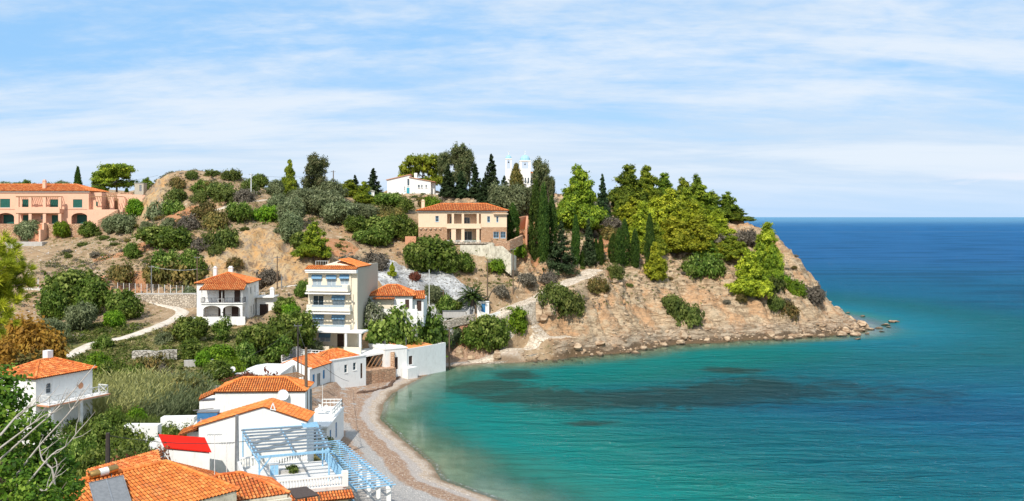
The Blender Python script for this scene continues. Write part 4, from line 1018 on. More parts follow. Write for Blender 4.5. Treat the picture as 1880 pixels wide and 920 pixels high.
def opening(par, f, h, style, t=.25):
    """window or door filling hole h=(u0,u1,z0,z1) of a face"""
    u0, u1, z0, z1 = h[:4]; w_ = u1-u0; door = style.startswith('door')
    fm = {'green': GREENSH, 'blue': BLUESH, 'turq': TURQ, 'brown': BROWNSH, 'white': WFRAME, 'aw': WFRAME, 'pb': PALEBLUE, 'doorbrown': BROWNSH, 'doorturq': TURQ, 'doorgrey': METALG, 'doorblue': BLUESH, 'doorglass': WFRAME, 'dark': WFRAME}[style]
    mb = MB(); fr = .07 if w_ < 1.4 else .09
    f.box(mb, u0, u1, -.16, -.07, z0, z0+fr); f.box(mb, u0, u1, -.16, -.07, z1-fr, z1); f.box(mb, u0, u0+fr, -.16, -.07, z0+fr, z1-fr); f.box(mb, u1-fr, u1, -.16, -.07, z0+fr, z1-fr)
    if style in ('green', 'blue', 'turq', 'brown', 'doorbrown', 'doorblue', 'doorturq', 'doorgrey'):
        n = max(1, round(w_/.9)); du = (w_-2*fr)/n
        for i in range(n):
            a = u0+fr+i*du+.01; b = a+du-.02; f.box(mb, a, b, -.135, -.10, z0+fr, z1-fr)
            k = max(3, int((z1-z0)/.28))
            for j in range(k):
                zz = z0+fr+.06+j*(z1-z0-2*fr-.1)/k; f.box(mb, a+.06, b-.06, -.10, -.085, zz, zz+.12)
        o = mb.build('door' if door else 'window', fm, par)
        if door: 
            m2 = MB(); f.box(m2, u1-fr-.14, u1-fr-.10, -.10, -.02, z0+1.0, z0+1.15); m2.build('handle', METALG, o)
        else:
            m2 = MB(); f.box(m2, u0-.06, u1+.06, -.02, .08, z0-.08, z0-.002); m2.build('sill', WHITE, o)
    else:
        n = 2 if w_ > .9 else 1
        for i in range(1, n): c = u0+w_*i/n; f.box(mb, c-.03, c+.03, -.16, -.08, z0+fr, z1-fr)
        if z1-z0 < 1.7 and not door: f.box(mb, u0+fr, u1-fr, -.15, -.09, (z0+z1)/2-.02, (z0+z1)/2+.02)
        o = mb.build('door' if door else 'window', fm, par); m2 = MB(); f.box(m2, u0+.01, u1-.01, -.14, -.125, z0+.01, z1-.01); m2.build('pane', CURT if style == 'aw' else GLASS, o)
        if not door and style != 'aw': m2 = MB(); f.box(m2, u0-.06, u1+.06, -.02, .08, z0-.08, z0-.002); m2.build('sill', WHITE, o)
    if style == 'aw':
        m2 = MB(); zt = z1+.05; m2.hull([f.p(u0-.1, .0, zt), f.p(u1+.1, .0, zt), f.p(u1+.1, .40, zt-.75), f.p(u0-.1, .40, zt-.75)], [f.p(u0-.1, .0, zt+.04), f.p(u1+.1, .0, zt+.04), f.p(u1+.1, .42, zt-.72), f.p(u0-.1, .42, zt-.72)]); m2.build('awning', AWN, o)
    return o
def faces(W, D): return dict(front=Face(0, 0, 0), right=Face(W, 0, math.pi/2), left=Face(0, D, -math.pi/2), back=Face(W, D, math.pi))
def arch_fill(mb, f, u0, u1, z0, zt, t=.25, n=10):
    """spandrels turning a square hole top into an arch springing at z0, crown at zt"""
    r = (u1-u0)/2; c = (u0+u1)/2
    for i in range(n):
        for sg in (-1, 1):
            a0, a1 = math.pi/2*i/n, math.pi/2*(i+1)/n; x0, x1 = c+sg*r*math.sin(a0), c+sg*r*math.sin(a1); y0 = z0+(zt-z0)*math.cos(a0); y1 = z0+(zt-z0)*math.cos(a1)
            q = [(x0, y0), (x1, y1), (x1, zt+.002), (x0, zt+.002)]
            if sg < 0: q = q[::-1]
            mb.hull([f.p(a, -t, b) for a, b in q][::-1], [f.p(a, 0, b) for a, b in q][::-1])
def shell(par, W, D, z0, z1, holes=None, mat=None, t=.25, arches=(), name='wall', top=True):
    """holes: {'front':[(u0,u1,z0,z1,style)]}; z relative to thing's base. back/left default solid"""
    holes = holes or {}; fs = faces(W, D); mb = MB()
    for k, f in fs.items():
        hs = holes.get(k, []); ll = W if k in ('front', 'back') else D
        if k in ('left', 'right'): # butt between front/back
            f2 = f; us = .25; hs2 = [(h[0], h[1], h[2], h[3]) for h in hs]
            m0 = MB(); facade(mb, _off(f, us), ll-2*us, z0, z1, [(h[0]-us, h[1]-us, h[2], h[3]) for h in hs], t)
        else: facade(mb, f, ll, z0, z1, hs, t)
    for (k, u0, u1, zs, zt) in arches: arch_fill(mb, fs[k], u0, u1, zs, zt, t)
    if top: mb.box(.26, W-.26, .26, D-.26, z1-.2, z1-.03)
    o = mb.build(name, mat, par)
    for k, hs in holes.items():
        for h in hs:
            if len(h) > 4 and h[4]: opening(par, fs[k], h, h[4], t)
    return fs
def _off(f, u): g_ = Face(0, 0, 0); g_.o = (f.o[0]+f.c*u, f.o[1]+f.s*u); g_.c, g_.s = f.c, f.s; return g_
def tile_slope(mb, pts, pu=.30, pv=.42, h=None):
    """pts: eave left, eave right, then upper points (ccw seen from above/outside). Lays real barrel tiles"""
    p = [Vector(q) for q in pts]; U = (p[1]-p[0]).normalized(); top = max(p[2:], key=lambda q: (q-p[0]).cross(U).length); Nn = U.cross(top-p[0]).normalized()
    if Nn.z < 0: Nn = -Nn
    Vv = Nn.cross(U).normalized()
    if (top-p[0]).dot(Vv) < 0: Vv = -Vv
    q2 = [((q-p[0]).dot(U), (q-p[0]).dot(Vv)) for q in p]; umin, umax = min(q[0] for q in q2), max(q[0] for q in q2); h = h or pu*.34
    mb.hull([q-Nn*.10 for q in p], [q for q in p]) ; mb.r[-(len(p)+2):] = [-1.]*(len(p)+2)  # underlay takes the dark tone painted as gap shade
    ncol = int((umax-umin)/pu)
    for i in range(ncol):
        uc = umin+(i+.5)*(umax-umin)/ncol; vs = []
        for a, b in zip(q2, q2[1:]+q2[:1]):
            if (a[0]-uc)*(b[0]-uc) < 0: vs.append(a[1]+(b[1]-a[1])*(uc-a[0])/(b[0]-a[0]))
        if len(vs) < 2: continue
        v0, v1 = min(vs)-.04, max(vs); n = max(1, int(round((v1-v0)/pv))); dv = (v1-v0)/n
        for k in range(n):
            va = v0+k*dv; vb = min(va+dv*1.08, v1); r = random.random(); jit = random.uniform(-.012, .012); base = len(mb.v)
            for vv, lift, wd in ((va, .045, pu*.39), (vb, .0, pu*.31)):
                for uu, hh in ((-1, 0), (-.55, .85), (.55, .85), (1, 0)):
                    mb.v.append(tuple(p[0]+U*(uc+uu*wd+jit)+Vv*vv+Nn*(hh*h+lift)))
            for j in range(3): mb.f.append([base+j, base+j+1, base+5+j, base+4+j][::1]); mb.r.append(r); mb.m.append(mb.cur)
            mb.f.append([base, base+3, base+2, base+1]); mb.r.append(-1.0); mb.m.append(mb.cur)  # open tile end takes the same painted shade tone
def ridge(mb, a, b, r=.13):
    a, b = Vector(a), Vector(b); d = b-a; n = max(1, int(d.length/.42))
    for i in range(n):
        s_, e = a+d*(i/n), a+d*((i+1.12)/n if i < n-1 else 1.0); mb.tube([s_, e], [r*1.05, r*.88], 7)
def hip_roof(par, x0, x1, y0, y1, z, rise, mat=None, pu=.30, pv=.42, gable=False, name='roof', ov=.0, cap=True):
    """ridge along the longer side"""
    mat = mat or TILE; W, D = x1-x0, y1-y0; mb = MB(); cp = MB()
    if W >= D:
        k = 0 if gable else D/2; A, B = (x0+k, (y0+y1)/2, z+rise), (x1-k, (y0+y1)/2, z+rise)
        e = [(x0, y0, z), (x1, y0, z), (x1, y1, z), (x0, y1, z)]
        tile_slope(mb, [e[0], e[1], B, A], pu, pv); tile_slope(mb, [e[2], e[3], A, B], pu, pv)
        if not gable: tile_slope(mb, [e[1], e[2], B], pu, pv); tile_slope(mb, [e[3], e[0], A], pu, pv)
        hips = [(e[0], A), (e[3], A), (e[1], B), (e[2], B)]
    else:
        k = 0 if gable else W/2; A, B = ((x0+x1)/2, y0+k, z+rise), ((x0+x1)/2, y1-k, z+rise)
        e = [(x0, y0, z), (x1, y0, z), (x1, y1, z), (x0, y1, z)]
        tile_slope(mb, [e[1], e[2], B, A], pu, pv); tile_slope(mb, [e[3], e[0], A, B], pu, pv)
        if not gable: tile_slope(mb, [e[0], e[1], A], pu, pv); tile_slope(mb, [e[2], e[3], B], pu, pv)
        hips = [(e[0], A), (e[1], A), (e[2], B), (e[3], B)]
    o = mb.build(name, mat, par)
    if cap:
        up = lambda q: (q[0], q[1], q[2]+.07)
        if (Vector(A)-Vector(B)).length > .2: ridge(cp, up(A), up(B))
        if not gable:
            for a, b in hips: ridge(cp, up(a), up(b))
        cp.build('ridge_tiles', mat, o)
    return o
def boxpart(par, name, mat, *bs):
    mb = MB()
    for b in bs: mb.box(*b)
    return mb.build(name, mat, par)
def chimney(par, x, y, z0, z1, s=.7, mat=None, cap=True):
    mb = MB(); mb.box(x-s/2, x+s/2, y-s/2, y+s/2, z0, z1); o = mb.build('chimney', mat or WHITE, par)
    if cap: m2 = MB(); m2.box(x-s/2-.08, x+s/2+.08, y-s/2-.08, y+s/2+.08, z1, z1+.12); m2.box(x-s/2+.1, x+s/2-.1, y-s/2+.1, y+s/2-.1, z1+.12, z1+.42); m2.build('chimney_cap', mat or WHITE, o)
    return o
def rail_mb(mb, a, b, h=1.0, step=.14, r=.025, rails=(1.0, .12), post=1.6):
    a, b = Vector(a), Vector(b); d = b-a; n = max(1, int(d.length/step))
    for t in rails: mb.bar(a+Vector((0,0,h*t)), b+Vector((0,0,h*t)), r*2.0)
    for i in range(n+1):
        q = a+d*(i/n); mb.bar(q, q+Vector((0,0,h)), r)
    k = max(1, int(d.length/post))
    for i in range(k+1): q = a+d*(i/k); mb.bar(q, q+Vector((0,0,h+.03)), r*2.4)
def railing(par, pts, mat, name='railing', **k):
    mb = MB()
    for a, b in zip(pts, pts[1:]): rail_mb(mb, a, b, **k)
    return mb.build(name, mat, par)
def xrail(par, pts, mat, h=.95, name='railing'):
    mb = MB()
    for a, b in zip(pts, pts[1:]):
        a, b = Vector(a), Vector(b); d = b-a; n = max(1, round(d.length/1.15)); H_ = Vector((0,0,h)); lo = Vector((0,0,.12))
        mb.bar(a+H_, b+H_, .07); mb.bar(a+lo, b+lo, .05)
        for i in range(n+1): q = a+d*(i/n); mb.bar(q, q+H_, .07)
        for i in range(n): q, r_ = a+d*(i/n), a+d*((i+1)/n); mb.bar(q+lo, r_+H_, .04); mb.bar(r_+lo, q+H_, .04)
    return mb.build(name, mat, par)
def baluster_rail(par, a, b, mat, h=.95, name='balustrade', step=.24):
    mb = MB(); a, b = Vector(a), Vector(b); d = b-a; n = int(d.length/step); H_ = Vector((0,0,h))
    mb.bar(a+Vector((0,0,.06)), b+Vector((0,0,.06)), .22, .12); mb.bar(a+H_, b+H_, .26, .12)
    for i in range(n): q = a+d*((i+.5)/n); mb.lathe(q, [(.06, .12), (.045, .2), (.085, .36), (.075, .46), (.04, .62), (.04, .78), (.07, h-.06)], 6)
    return mb.build(name, mat, par)
def house(name, label, cat, loc, rz, group=None):
    e = empty(name, loc, rz); tag(e, label, cat, group); return e
def quad_plane(par, name, mat, pts, t=.12):
    mb = MB(); mb.hull([(p[0], p[1], p[2]-t) for p in pts], pts); return mb.build(name, mat, par)
# ================================================================ buildings
PI = math.pi
def dish(par, p, r=.45, rz=.6, mat=None, name='satellite_dish', el=.45):
    mb = MB(); n = 16; rings = []
    for k, (rr, d) in enumerate([(0.02, 0), (.5, .05), (.85, .14), (1, .2)]):
        b = len(mb.v)
        for j in range(n):
            a = 6.2832*j/n; q = Vector((rr*r*math.cos(a), -d*r, rr*r*math.sin(a))); q.rotate(Matrix.Rotation(-el, 3, 'X')); q.rotate(Matrix.Rotation(rz, 3, 'Z')); mb.v.append(tuple(Vector(p)+q))
        rings.append(b)
    for a, b in zip(rings, rings[1:]):
        for j in range(n): mb.f.append([a+j, a+(j+1) % n, b+(j+1) % n, b+j]); mb.r.append(.5); mb.m.append(0)
    f = Vector((0, -r*.95, -r*.25)); f.rotate(Matrix.Rotation(-el, 3, 'X')); f.rotate(Matrix.Rotation(rz, 3, 'Z')); mb.bar(p, Vector(p)+f, .03); mb.bar(Vector(p)+f*.92, Vector(p)+f*1.06, .08)
    mb.bar(p, Vector(p)+Vector((0, .12, -r*1.3)), .05)
    return mb.build(name, mat or WFRAME, par)

# --- white two-storey house with balcony
h = house('white_house', 'white two-storey house with red roof, arched porch and railed balcony', 'house', ((358-940)/1800*184, 185, 10.7), .05)
W, D = 9.6, 9.6
z2, ze = 3.15, 6.75
fs = shell(h, W, D, -3.2, ze, dict(front=[(5.2-1.1, 5.2, z2+.05, z2+2.25, 'doorbrown'), (7.3-.3, 7.3+.8, z2+.05, z2+2.25, 'doorbrown'), (4.0, 5.3, .05, 2.3, 'doorbrown'), (6.5, 7.8, .05, 2.3, 'doorbrown')],
    right=[(2.0, 2.75, 4.6, 5.8, 'brown'), (5.8, 6.5, 4.6, 5.9, 'brown'), (2.3, 2.9, 1.0, 2.2, 'brown'), (4.6, 5.2, .3, 2.3, 'brown'), (6.8, 7.4, 1.2, 2.4, 'brown')]), mat=WHITE)
hip_roof(h, -.35, W+.35, -.35, D+.35, ze, 1.75, TILE, .34, .5)
chimney(h, 2.4, 4.2, ze+.6, ze+2.6, .62); chimney(h, 4.9, 6.2, ze+.8, ze+2.5, .8)
# projecting arched porch with balcony above
m = MB(); fp = Face(1.5, -2.4, 0)
hs = [(.35, 3.55, -.001, 2.72), (3.95, 7.15, -.001, 2.72)]; facade(m, fp, 7.55, -.002, z2-.12, hs, .3)
for a, b, _, _ in hs: arch_fill(m, fp, a, b, 1.95, 2.72, .3)
fr = Face(9.05, -2.4, PI/2); facade(m, _off(fr, .3), 2.1, -.002, z2-.12, [(.25, 1.85, -.001, 2.5)], .3); arch_fill(m, _off(fr, .3), .25, 1.85, 1.8, 2.5, .3)
fl = Face(1.5, 0, -PI/2); facade(m, fl, 2.1, -.002, z2-.12, [], .3)
m.build('arched_porch', WHITE, h)
boxpart(h, 'balcony', WHITE, (1.35, 9.2, -2.6, -.002, z2-.12, z2+.06)); boxpart(h, 'podium', WHITE, (-.3, 9.8, -3.6, -.003, -4.4, -.05), (-.3, 9.8, -3.6, -3.35, -.05, .75))
railing(h, [(1.45, -.1, z2+.06), (1.45, -2.5, z2+.06), (9.1, -2.5, z2+.06), (9.1, -.1, z2+.06)], DARKM, h=.95, step=.3); railing(h, [(1.9, -2.5, 0), (5.0, -2.5, 0)], DARKM, 'porch_railing', step=.3); railing(h, [(5.5, -2.5, 0), (8.6, -2.5, 0)], DARKM, 'porch_railing', step=.3)
m = MB(); tile_slope(m, [(1.2, -3.0, ze-1.05), (9.5, -3.0, ze-1.05), (9.3, -.3, ze-.02), (1.6, -.3, ze-.02)], .34, .5); m.build('porch_roof', TILE, h)
m = MB()
for x in (1.6, 5.3, 9.0): m.bar((x, -2.5, z2+.05), (x, -2.5, ze-.95), .09)
m.build('balcony_post', WFRAME, h)
m = MB(); m.box(4.2, 5.4, -1.5, -.9, z2+.72, z2+.76); [m.bar((x, y, z2+.06), (x, y, z2+.72), .05) for x in (4.3, 5.3) for y in (-1.45, -.95)]; tag(m.build('terrace_table', WFRAME), 'white table on the balcony of the white two-storey house', 'table').matrix_world = Matrix.Translation(h.location) @ Matrix.Rotation(.05, 4, 'Z')
# annex at its right
h = house('white_annex', 'low white annex with a flat roof and dark doorway right of the two-storey house', 'outbuilding', ((471-940)/1800*192, 192, 10.6), .02)
shell(h, 3.4, 4, -3, 3.6, dict(front=[(.6, 2.3, .0, 2.3, 'doorbrown')]), mat=WHITE); boxpart(h, 'roof', WHITE, (-.15, 3.55, -.9, 4.1, 3.6, 3.78)); chimney(h, 2.8, 1.2, 3.78, 5.1, .75)
railing(h, [(0, -.8, 3.78), (1.8, -.8, 3.78)], WFRAME, h=.8, step=.3)

# --- apartment block
h = house('apartment_block', 'tall cream apartment block with four railed balcony floors and blue awnings', 'apartment building', ((566-940)/1800*183.4, 183.4, 5.8), -.15)
W, D = 9.5, 13.5; LV = [0.0, 3.3, 6.95, 10.6]; top = 14.5
hl = []
for i, zz in enumerate(LV[1:], 1):
    if i < 3: hl += [(.9, 3.0, zz+.15, zz+2.55, 'aw' if i != 2 else 'white'), (4.7, 7.1, zz+.15, zz+2.55, 'aw')]
    else: hl += [(.8, 2.6, zz+.3, zz+2.7, 'aw'), (3.6, 5.4, zz+.3, zz+2.7, 'aw'), (6.2, 7.9, zz+1.0, zz+2.8, 'aw')]
hl += [(2.2, 4.3, .9, 2.4, 'aw'), (5.6, 6.9, 0, 2.4, 'doorbrown'), (.4, 1.1, .2, 2.4, 'dark')]
f_ = faces(W, D); m = MB(); facade(m, f_['front'], W, -3, top, hl, .3); facade(m, _off(f_['left'], .3), D-.6, -3, top, [], .3); facade(m, f_['back'], W, -3, top+.4, [], .3); m.box(.31, W-.31, .31, D-.31, top-.25, top-.05); m.build('wall', CREAM, h)
for q in hl: opening(h, f_['front'], q, q[4])
m = MB(); f_['right'].box(m, .3, D-.3, -.3, .02, -4, top+.55); m.build('side_wall', BEIGE_SHADE, h)  # cream block's shaded side: the shade is put into the wall colour
for i, zz in enumerate(LV[1:], 1):
    wd = 7.9 if i == 3 else 8.3; x0 = .25
    boxpart(h, 'balcony', IVORY, (x0-.1, x0+wd+.1, -1.7, -.003, zz-.22, zz), (x0, x0+wd, -1.6, -1.45, zz, zz+.55), (x0, x0+.15, -1.45, -.003, zz, zz+.95), (x0+wd-.15, x0+wd, -1.45, -.003, zz, zz+.95), (x0, x0+1.0, -1.62, -1.44, zz+.55, zz+.95), (x0+wd-1.0, x0+wd, -1.62, -1.44, zz+.55, zz+.95))
    m = MB()
    m.box(x0+1.0, x0+wd-1.0, -1.55, -1.51, zz+.90, zz+.95); m.box(x0+1.0, x0+wd-1.0, -1.54, -1.52, zz+.56, zz+.9); m.build('glass_parapet', CURT, h)
    if i in (1, 2):
        m = MB(); z_ = zz+3.0; m.box(x0-.2, x0+wd+.2, -1.95, -1.75, z_-.05, z_+.22); m.box(x0-.2, x0, -1.75, -.003, z_-.05, z_+.2)
        for k in range(13): xx = x0+.3+k*.63; m.box(xx, xx+.16, -1.75, -.003, z_, z_+.18)
        m.build('pergola', WHITE, h)
    m = MB(); m.box(x0+wd-.1, x0+wd+.2, -.28, -.003, zz, zz+2.9); m.build('pier', CREAM, h)
boxpart(h, 'lower_terrace', WHITE, (-.6, 11.6, -3.6, -.003, LV[1]-.3, LV[1]-.02), (-.55, -.35, -3.6, 9, LV[1]-.02, LV[1]+.8)); 
for x in (.1, 10.9, 8.2): boxpart(h, 'terrace_pillar', WHITE, (x, x+.4, -3.5, -3.1, -3, LV[1]-.3))
[boxpart(h, 'planter_wall', CREAM, b) for b in ((1.4, 5.4, -4.0, -3.7, -2.5, .55), (8.2, 11.4, -4.0, -3.7, -2.5, .5))]
m = MB(); m.box(-.25, W+.1, -.9, -.002, top-.75, top-.45); m.box(-.35, W+.1, -1.0, -.002, top-.45, top-.15); m.build('cornice', WHITE, h)
m = MB(); tile_slope(m, [(-.4, -1.0, top-.1), (W+.1, -1.0, top-.1), (W+.1, 1.0, top+.55), (-.4, 1.0, top+.55)], .36, .5); tile_slope(m, [(W+.25, .2, top+.35), (W+.25, D*.6, top+.35), (W*.55, D*.6, top+1.7), (W*.55, 1.2, top+1.2)], .36, .5); m.build('roof', TILE2, h)
m = MB(); m.hull([(1.0, 1.1, top-.05), (W*.72, 1.1, top-.05), (W*.55, 1.1, top+1.1)], [(1.0, 1.35, top-.05), (W*.72, 1.35, top-.05), (W*.55, 1.35, top+1.1)]); m.hull([(1.0, 1.35, top-.05), (W*.55, 1.35, top+1.1), (W*.55, 8, top+1.6), (1.0, 8, top+.1)], [(1.0, 1.36, top+.1), (W*.55, 1.36, top+1.25), (W*.55, 8, top+1.75), (1.0, 8, top+.25)]); m.build('roof_gable', CREAM, h)
railing(h, [(.2, 3.5, top-.02), (2.6, 3.5, top-.02)], WFRAME, 'roof_railing', h=1.3, step=.4)

# --- small red-roofed house
h = house('small_house', 'small white house with hipped red roof right of the apartment block', 'house', ((676-940)/1800*190, 190, 11.6), -.05)
W, D = 8.6, 6.5
shell(h, W, D, -3, 3.1, dict(front=[(1.3, 5.0, .6, 2.6, ''), (7.2, 8.0, .6, 2.4, 'brown')]), mat=WHITE); boxpart(h, 'porch_screen', CREAM, (1.35, 4.95, -.02, .12, .6, 2.55))
hip_roof(h, -.5, W+.4, -.5, D+.4, 3.1, 1.9, TILE, .34, .5)
boxpart(h, 'wing', WHITE, (W, W+2.0, 1.2, D, -3, 2.6)); o = house  # side wing
m = MB(); tile_slope(m, [(W-.2, .6, 2.5), (W+2.4, .6, 2.5), (W+2.0, 3.2, 3.9), (W-.2, 3.2, 3.9)], .34, .5); m.build('wing_roof', TILE, h)
m = MB(); m.box(W+.7, W+1.6, 1.16, 1.2, .1, 2.1); m.build('door', BROWNSH, h); m = MB(); tile_slope(m, [(1.0, -1.1, 2.55), (5.3, -1.1, 2.55), (5.3, -.4, 2.8), (1.0, -.4, 2.8)], .34, .35); m.build('porch_roof', TILE, h)
boxpart(h, 'terrace_wall', WHITE, (2.2, 9.8, -1.6, -1.35, -5.5, .7))

# --- villa
h = house('peach_villa', 'large peach two-storey villa with columned loggias and stone cladding on the hillside', 'villa', ((768-940)/1800*235, 235, 23.9), 0.0)
W, D = 21.2, 10.; zm, ze = 3.6, 7.55; xl, xr = 6.9, 15.0
m = MB(); F0 = Face(0, 0, 0); hsL = [(4.1, 4.9, zm+1.3, zm+2.7, 'pb')]; facade(m, F0, xl, zm, ze, hsL, .3)
FR = Face(xr, 0, 0); hsR = [(1.5, 2.2, zm+1.2, zm+2.6, 'pb'), (3.7, 4.2, zm+1.2, zm+2.6, 'pb')]; facade(m, FR, W-xr, zm, ze, hsR, .3)
FB = Face(xl, 2.4, 0); hsB = [(.5, 1.2, zm+.9, zm+2.6, 'white'), (3.9, 5.4, zm+.2, zm+2.4, 'dark'), (.5, 1.4, .2, 2.5, 'dark'), (3.6, 5.9, .1, 2.6, 'dark'), (6.9, 7.6, .9, 2.4, 'dark')]; facade(m, FB, xr-xl, -1, ze, hsB, .3)
for xx in (xl-.3, xr): m.box(xx, xx+.3, .3, 2.4, -1, ze)
for xx in (0, W-.3): m.box(xx, xx+.3, .3, D, -1, ze)
m.box(0, W, D-.002, D+.3, -1, ze); m.build('wall', PEACH, h)
m = MB(); facade(m, _off(F0, .02), xl-.04, -4, zm-.002, [], .3); m.build('stone_cladding', BRICKM, h); m = MB(); hsC = [(3.0, 4.3, 1.0, 2.5, 'pb'), (4.7, 5.9, 1.0, 2.5, 'pb')]; facade(m, _off(FR, .02), W-xr-.04, -2, zm-.002, [(a-.02, b-.02, c, d) for a, b, c, d, _ in hsC], .3); m.build('stone_cladding', BRICKM, h)
for f0, hs in ((F0, hsL), (FR, hsR), (FB, hsB), (FR, hsC)):
    for q in hs: opening(h, f0, q, q[4])
boxpart(h, 'loggia_floor', PEACH, (xl-.1, xr+.1, -.25, 2.4, zm-.35, zm), (xl+.01, xr-.01, -.2, -.02, zm, zm+.85)); boxpart(h, 'terrace_floor', STONE, (xl, W, -2.2, 2.4, -.4, -.02))
for xx in (xl+1.0, xl+3.4, xr-1.1): boxpart(h, 'column', PEACH, (xx, xx+.75 if xx > xl+2 else xx+1.1, -.1, .5, -.02, zm-.36), (xx+.1, xx+.65, -.05, .45, zm+.85, ze-.45))
boxpart(h, 'cornice', WHITE, (-.25, W+.25, -.25, -.002, ze-.32, ze-.02)); boxpart(h, 'loggia_lintel', PEACH, (xl+.001, xr-.001, -.02, .5, ze-.75, ze-.34))
m = MB()
for k in range(5):
    x = .6+k*1.15; m.lathe((x, -.12, zm-.55), [(.35, .32), (.30, .1), (.12, -.1), (.02, -.2)], 8)
m.build('corbel', PEACH, h)
hip_roof(h, -.5, W+.5, -.6, D+.5, ze, 1.75, TILE, .40, .6); chimney(h, 1.0, 1.6, ze, ze+2.3, .75, PEACH)
xrail(h, [(xl+.1, -2.1, 0), (xr, -2.1, 0)], WFRAME, .5, 'terrace_railing'); boxpart(h, 'bay_roof', PEACH, (W-3.2, W+.35, -.7, -.003, zm+3.1, zm+3.3))
def wallrun(name, label, cat, pts, h, t=.35, mat=None, drop=1.5, capm=None):
    """free-standing wall following ground: pts (px, Y) or xyz; base z from ground"""
    mb = MB(); q = [p if len(p) == 3 else on(*p) for p in pts]; q2 = []
    for a, b in zip(q, q[1:]):
        n = max(1, int(math.dist(a[:2], b[:2])/1.2))
        for i in range(n): t_ = i/n; x, y = a[0]+(b[0]-a[0])*t_, a[1]+(b[1]-a[1])*t_; q2.append((x, y, a[2]+(b[2]-a[2])*t_))
    q2.append(q[-1]); q = q2; L0 = []; R0 = []
    for i, p in enumerate(q):
        a = Vector(q[max(i-1, 0)][:2]); b = Vector(q[min(i+1, len(q)-1)][:2]); d = (b-a).normalized(); n_ = Vector((-d.y, d.x))*t/2; hh = h+(random.uniform(-.08, .08) if mat in (STONE, STONEO, STONEG) else 0)
        L0.append((p[0]+n_.x, p[1]+n_.y, p[2], hh)); R0.append((p[0]-n_.x, p[1]-n_.y, p[2], hh))
    for i in range(len(q)-1):
        A, B, C_, D_ = R0[i], R0[i+1], L0[i+1], L0[i]
        k = len(mb.v)
        mb.v += [(p[0], p[1], p[2]-drop) for p in (A, B, C_, D_)]+[(p[0], p[1], p[2]+p[3]) for p in (A, B, C_, D_)]
        fl_ = [(4,5,6,7),(0,1,5,4),(2,3,7,6)]+([(3,0,4,7)] if i == 0 else [])+([(1,2,6,5)] if i == len(q)-2 else [])
        for f in fl_: mb.f.append([k+j for j in f]); mb.r.append(.5); mb.m.append(0)
    o = mb.build(name, mat or STONE); tag(o, label, cat); return o
# villa's garden walls
def abs_wall(name, label, pts, mat, t=.5, drop=4.5): return wallrun(name, label, 'wall', pts, 0.0, t, mat, drop)
abs_wall('retaining_wall', 'tall beige retaining wall under the villa terrace', [P(845, 450, 231.5), P(890, 450, 231.5), P(906, 446, 230)], STAIN, .6, 7.5)
abs_wall('garden_wall', 'orange stone garden wall right of the villa terrace', [P(905, 441, 231), P(935, 442, 230.5), P(958, 432, 236)], STONEO, .6, 2.2)
abs_wall('buttress_wall', 'curved white buttress wall below the orange garden wall', [P(906, 452, 230), P(922, 452, 228), P(938, 466, 227), P(946, 470, 230)], STAIN, .5, 5)
abs_wall('pink_wall', 'short pink wall left of the villa', [P(744, 434, 233), P(764, 434, 233)], TERRA, .5, 2)
abs_wall('terracotta_wall', 'terracotta wall and steps behind the broad cypress', [P(949, 400, 250), P(968, 396, 256), P(966, 420, 240)], TERRA, .5, 4)

# --- pink hotel
h = house('pink_hotel', 'long pink two-storey hotel with arches, green shutters and pergola balconies', 'hotel', ((-60-940)/1800*250, 250, 24.9), 0.0)
k = 250/1800.; X = lambda px: (px+60)*k; Zt = lambda py: 30+(398-py)*k-24.9
ze = Zt(351); zm = Zt(384); zb = Zt(411); W = X(163); D = 11
hu = [(X(-30), X(-15), Zt(383), Zt(365), 'green'), (X(0), X(18.5), Zt(381), Zt(365), 'green'), (X(41), X(59), zm+.02, Zt(366), 'green'), (X(92), X(110), zm+.02, Zt(366), 'green'), (X(134), X(151), Zt(381), Zt(366), 'green'),
      (X(42), X(60), zb+.02, Zt(395), 'green'), (X(95), X(113), zb+.02, Zt(395), 'green'), (X(75), X(80), Zt(402), Zt(395), 'dark')]
har = [(X(-5), X(26), zb, Zt(391)), (X(131), X(161), zb, Zt(391))]
fs = shell(h, W, D, -1, ze, dict(front=[*hu, *[(a, b, c, d, '') for a, b, c, d in har]]), mat=PINK, arches=[('front', a, b, Zt(399), Zt(391)) for a, b, c, d in har])
for a, b, c, d in har:
    boxpart(h, 'porch_recess', PINKD, (a-.3, b+.3, 2.2, 2.4, c-.3, d+.4), (a-.3, a-.05, .3, 2.2, c, d+.3), (b+.05, b+.3, .3, 2.2, c, d+.3)); m = MB(); m.box(a+.5, b-.9, 2.1, 2.2, c, d-.5); m.build('shutter_door', GREENSH, h)
boxpart(h, 'string_course', PINKD, (-.1, X(36), -.08, -.003, zm-.1, zm+.05), (X(118), W+.02, -.08, -.003, zm-.1, zm+.05)); boxpart(h, 'cornice', WHITE, (-.35, W+.3, -.35, -.003, ze-.28, ze-.02))
for (zlo, zz, nm) in ((zm, Zt(361.5), 'upper_balcony'), (zb, Zt(391.5), 'lower_balcony')):
    m = MB(); x0, x1 = X(37), X(116); m.box(x0, x1, -2.2, -2.0, zz-.1, zz+.15)
    for j in range(24): xx = x0+.2+j*(x1-x0-.4)/23; m.box(xx, xx+.12, -2.0, -.003, zz, zz+.12)
    m.build('pergola', WOODB, h)
    for xx in (X(60), X(86), X(36.5), X(114)): boxpart(h, 'pergola_column', PINK, (xx, xx+.75, -2.15, -1.6, zlo, zz-.1))
boxpart(h, 'balcony', PINK, (X(36), X(117), -2.3, -.003, zm-1.0, zm+.02), (X(36), X(117), -2.3, -2.15, zm+.02, zm+.5)); boxpart(h, 'terrace_base', STONEO, (0, X(131), -2.6, -.003, -1.5, zb-.02), (X(131), X(172), -1.6, -.003, -1.5, zb-.02))
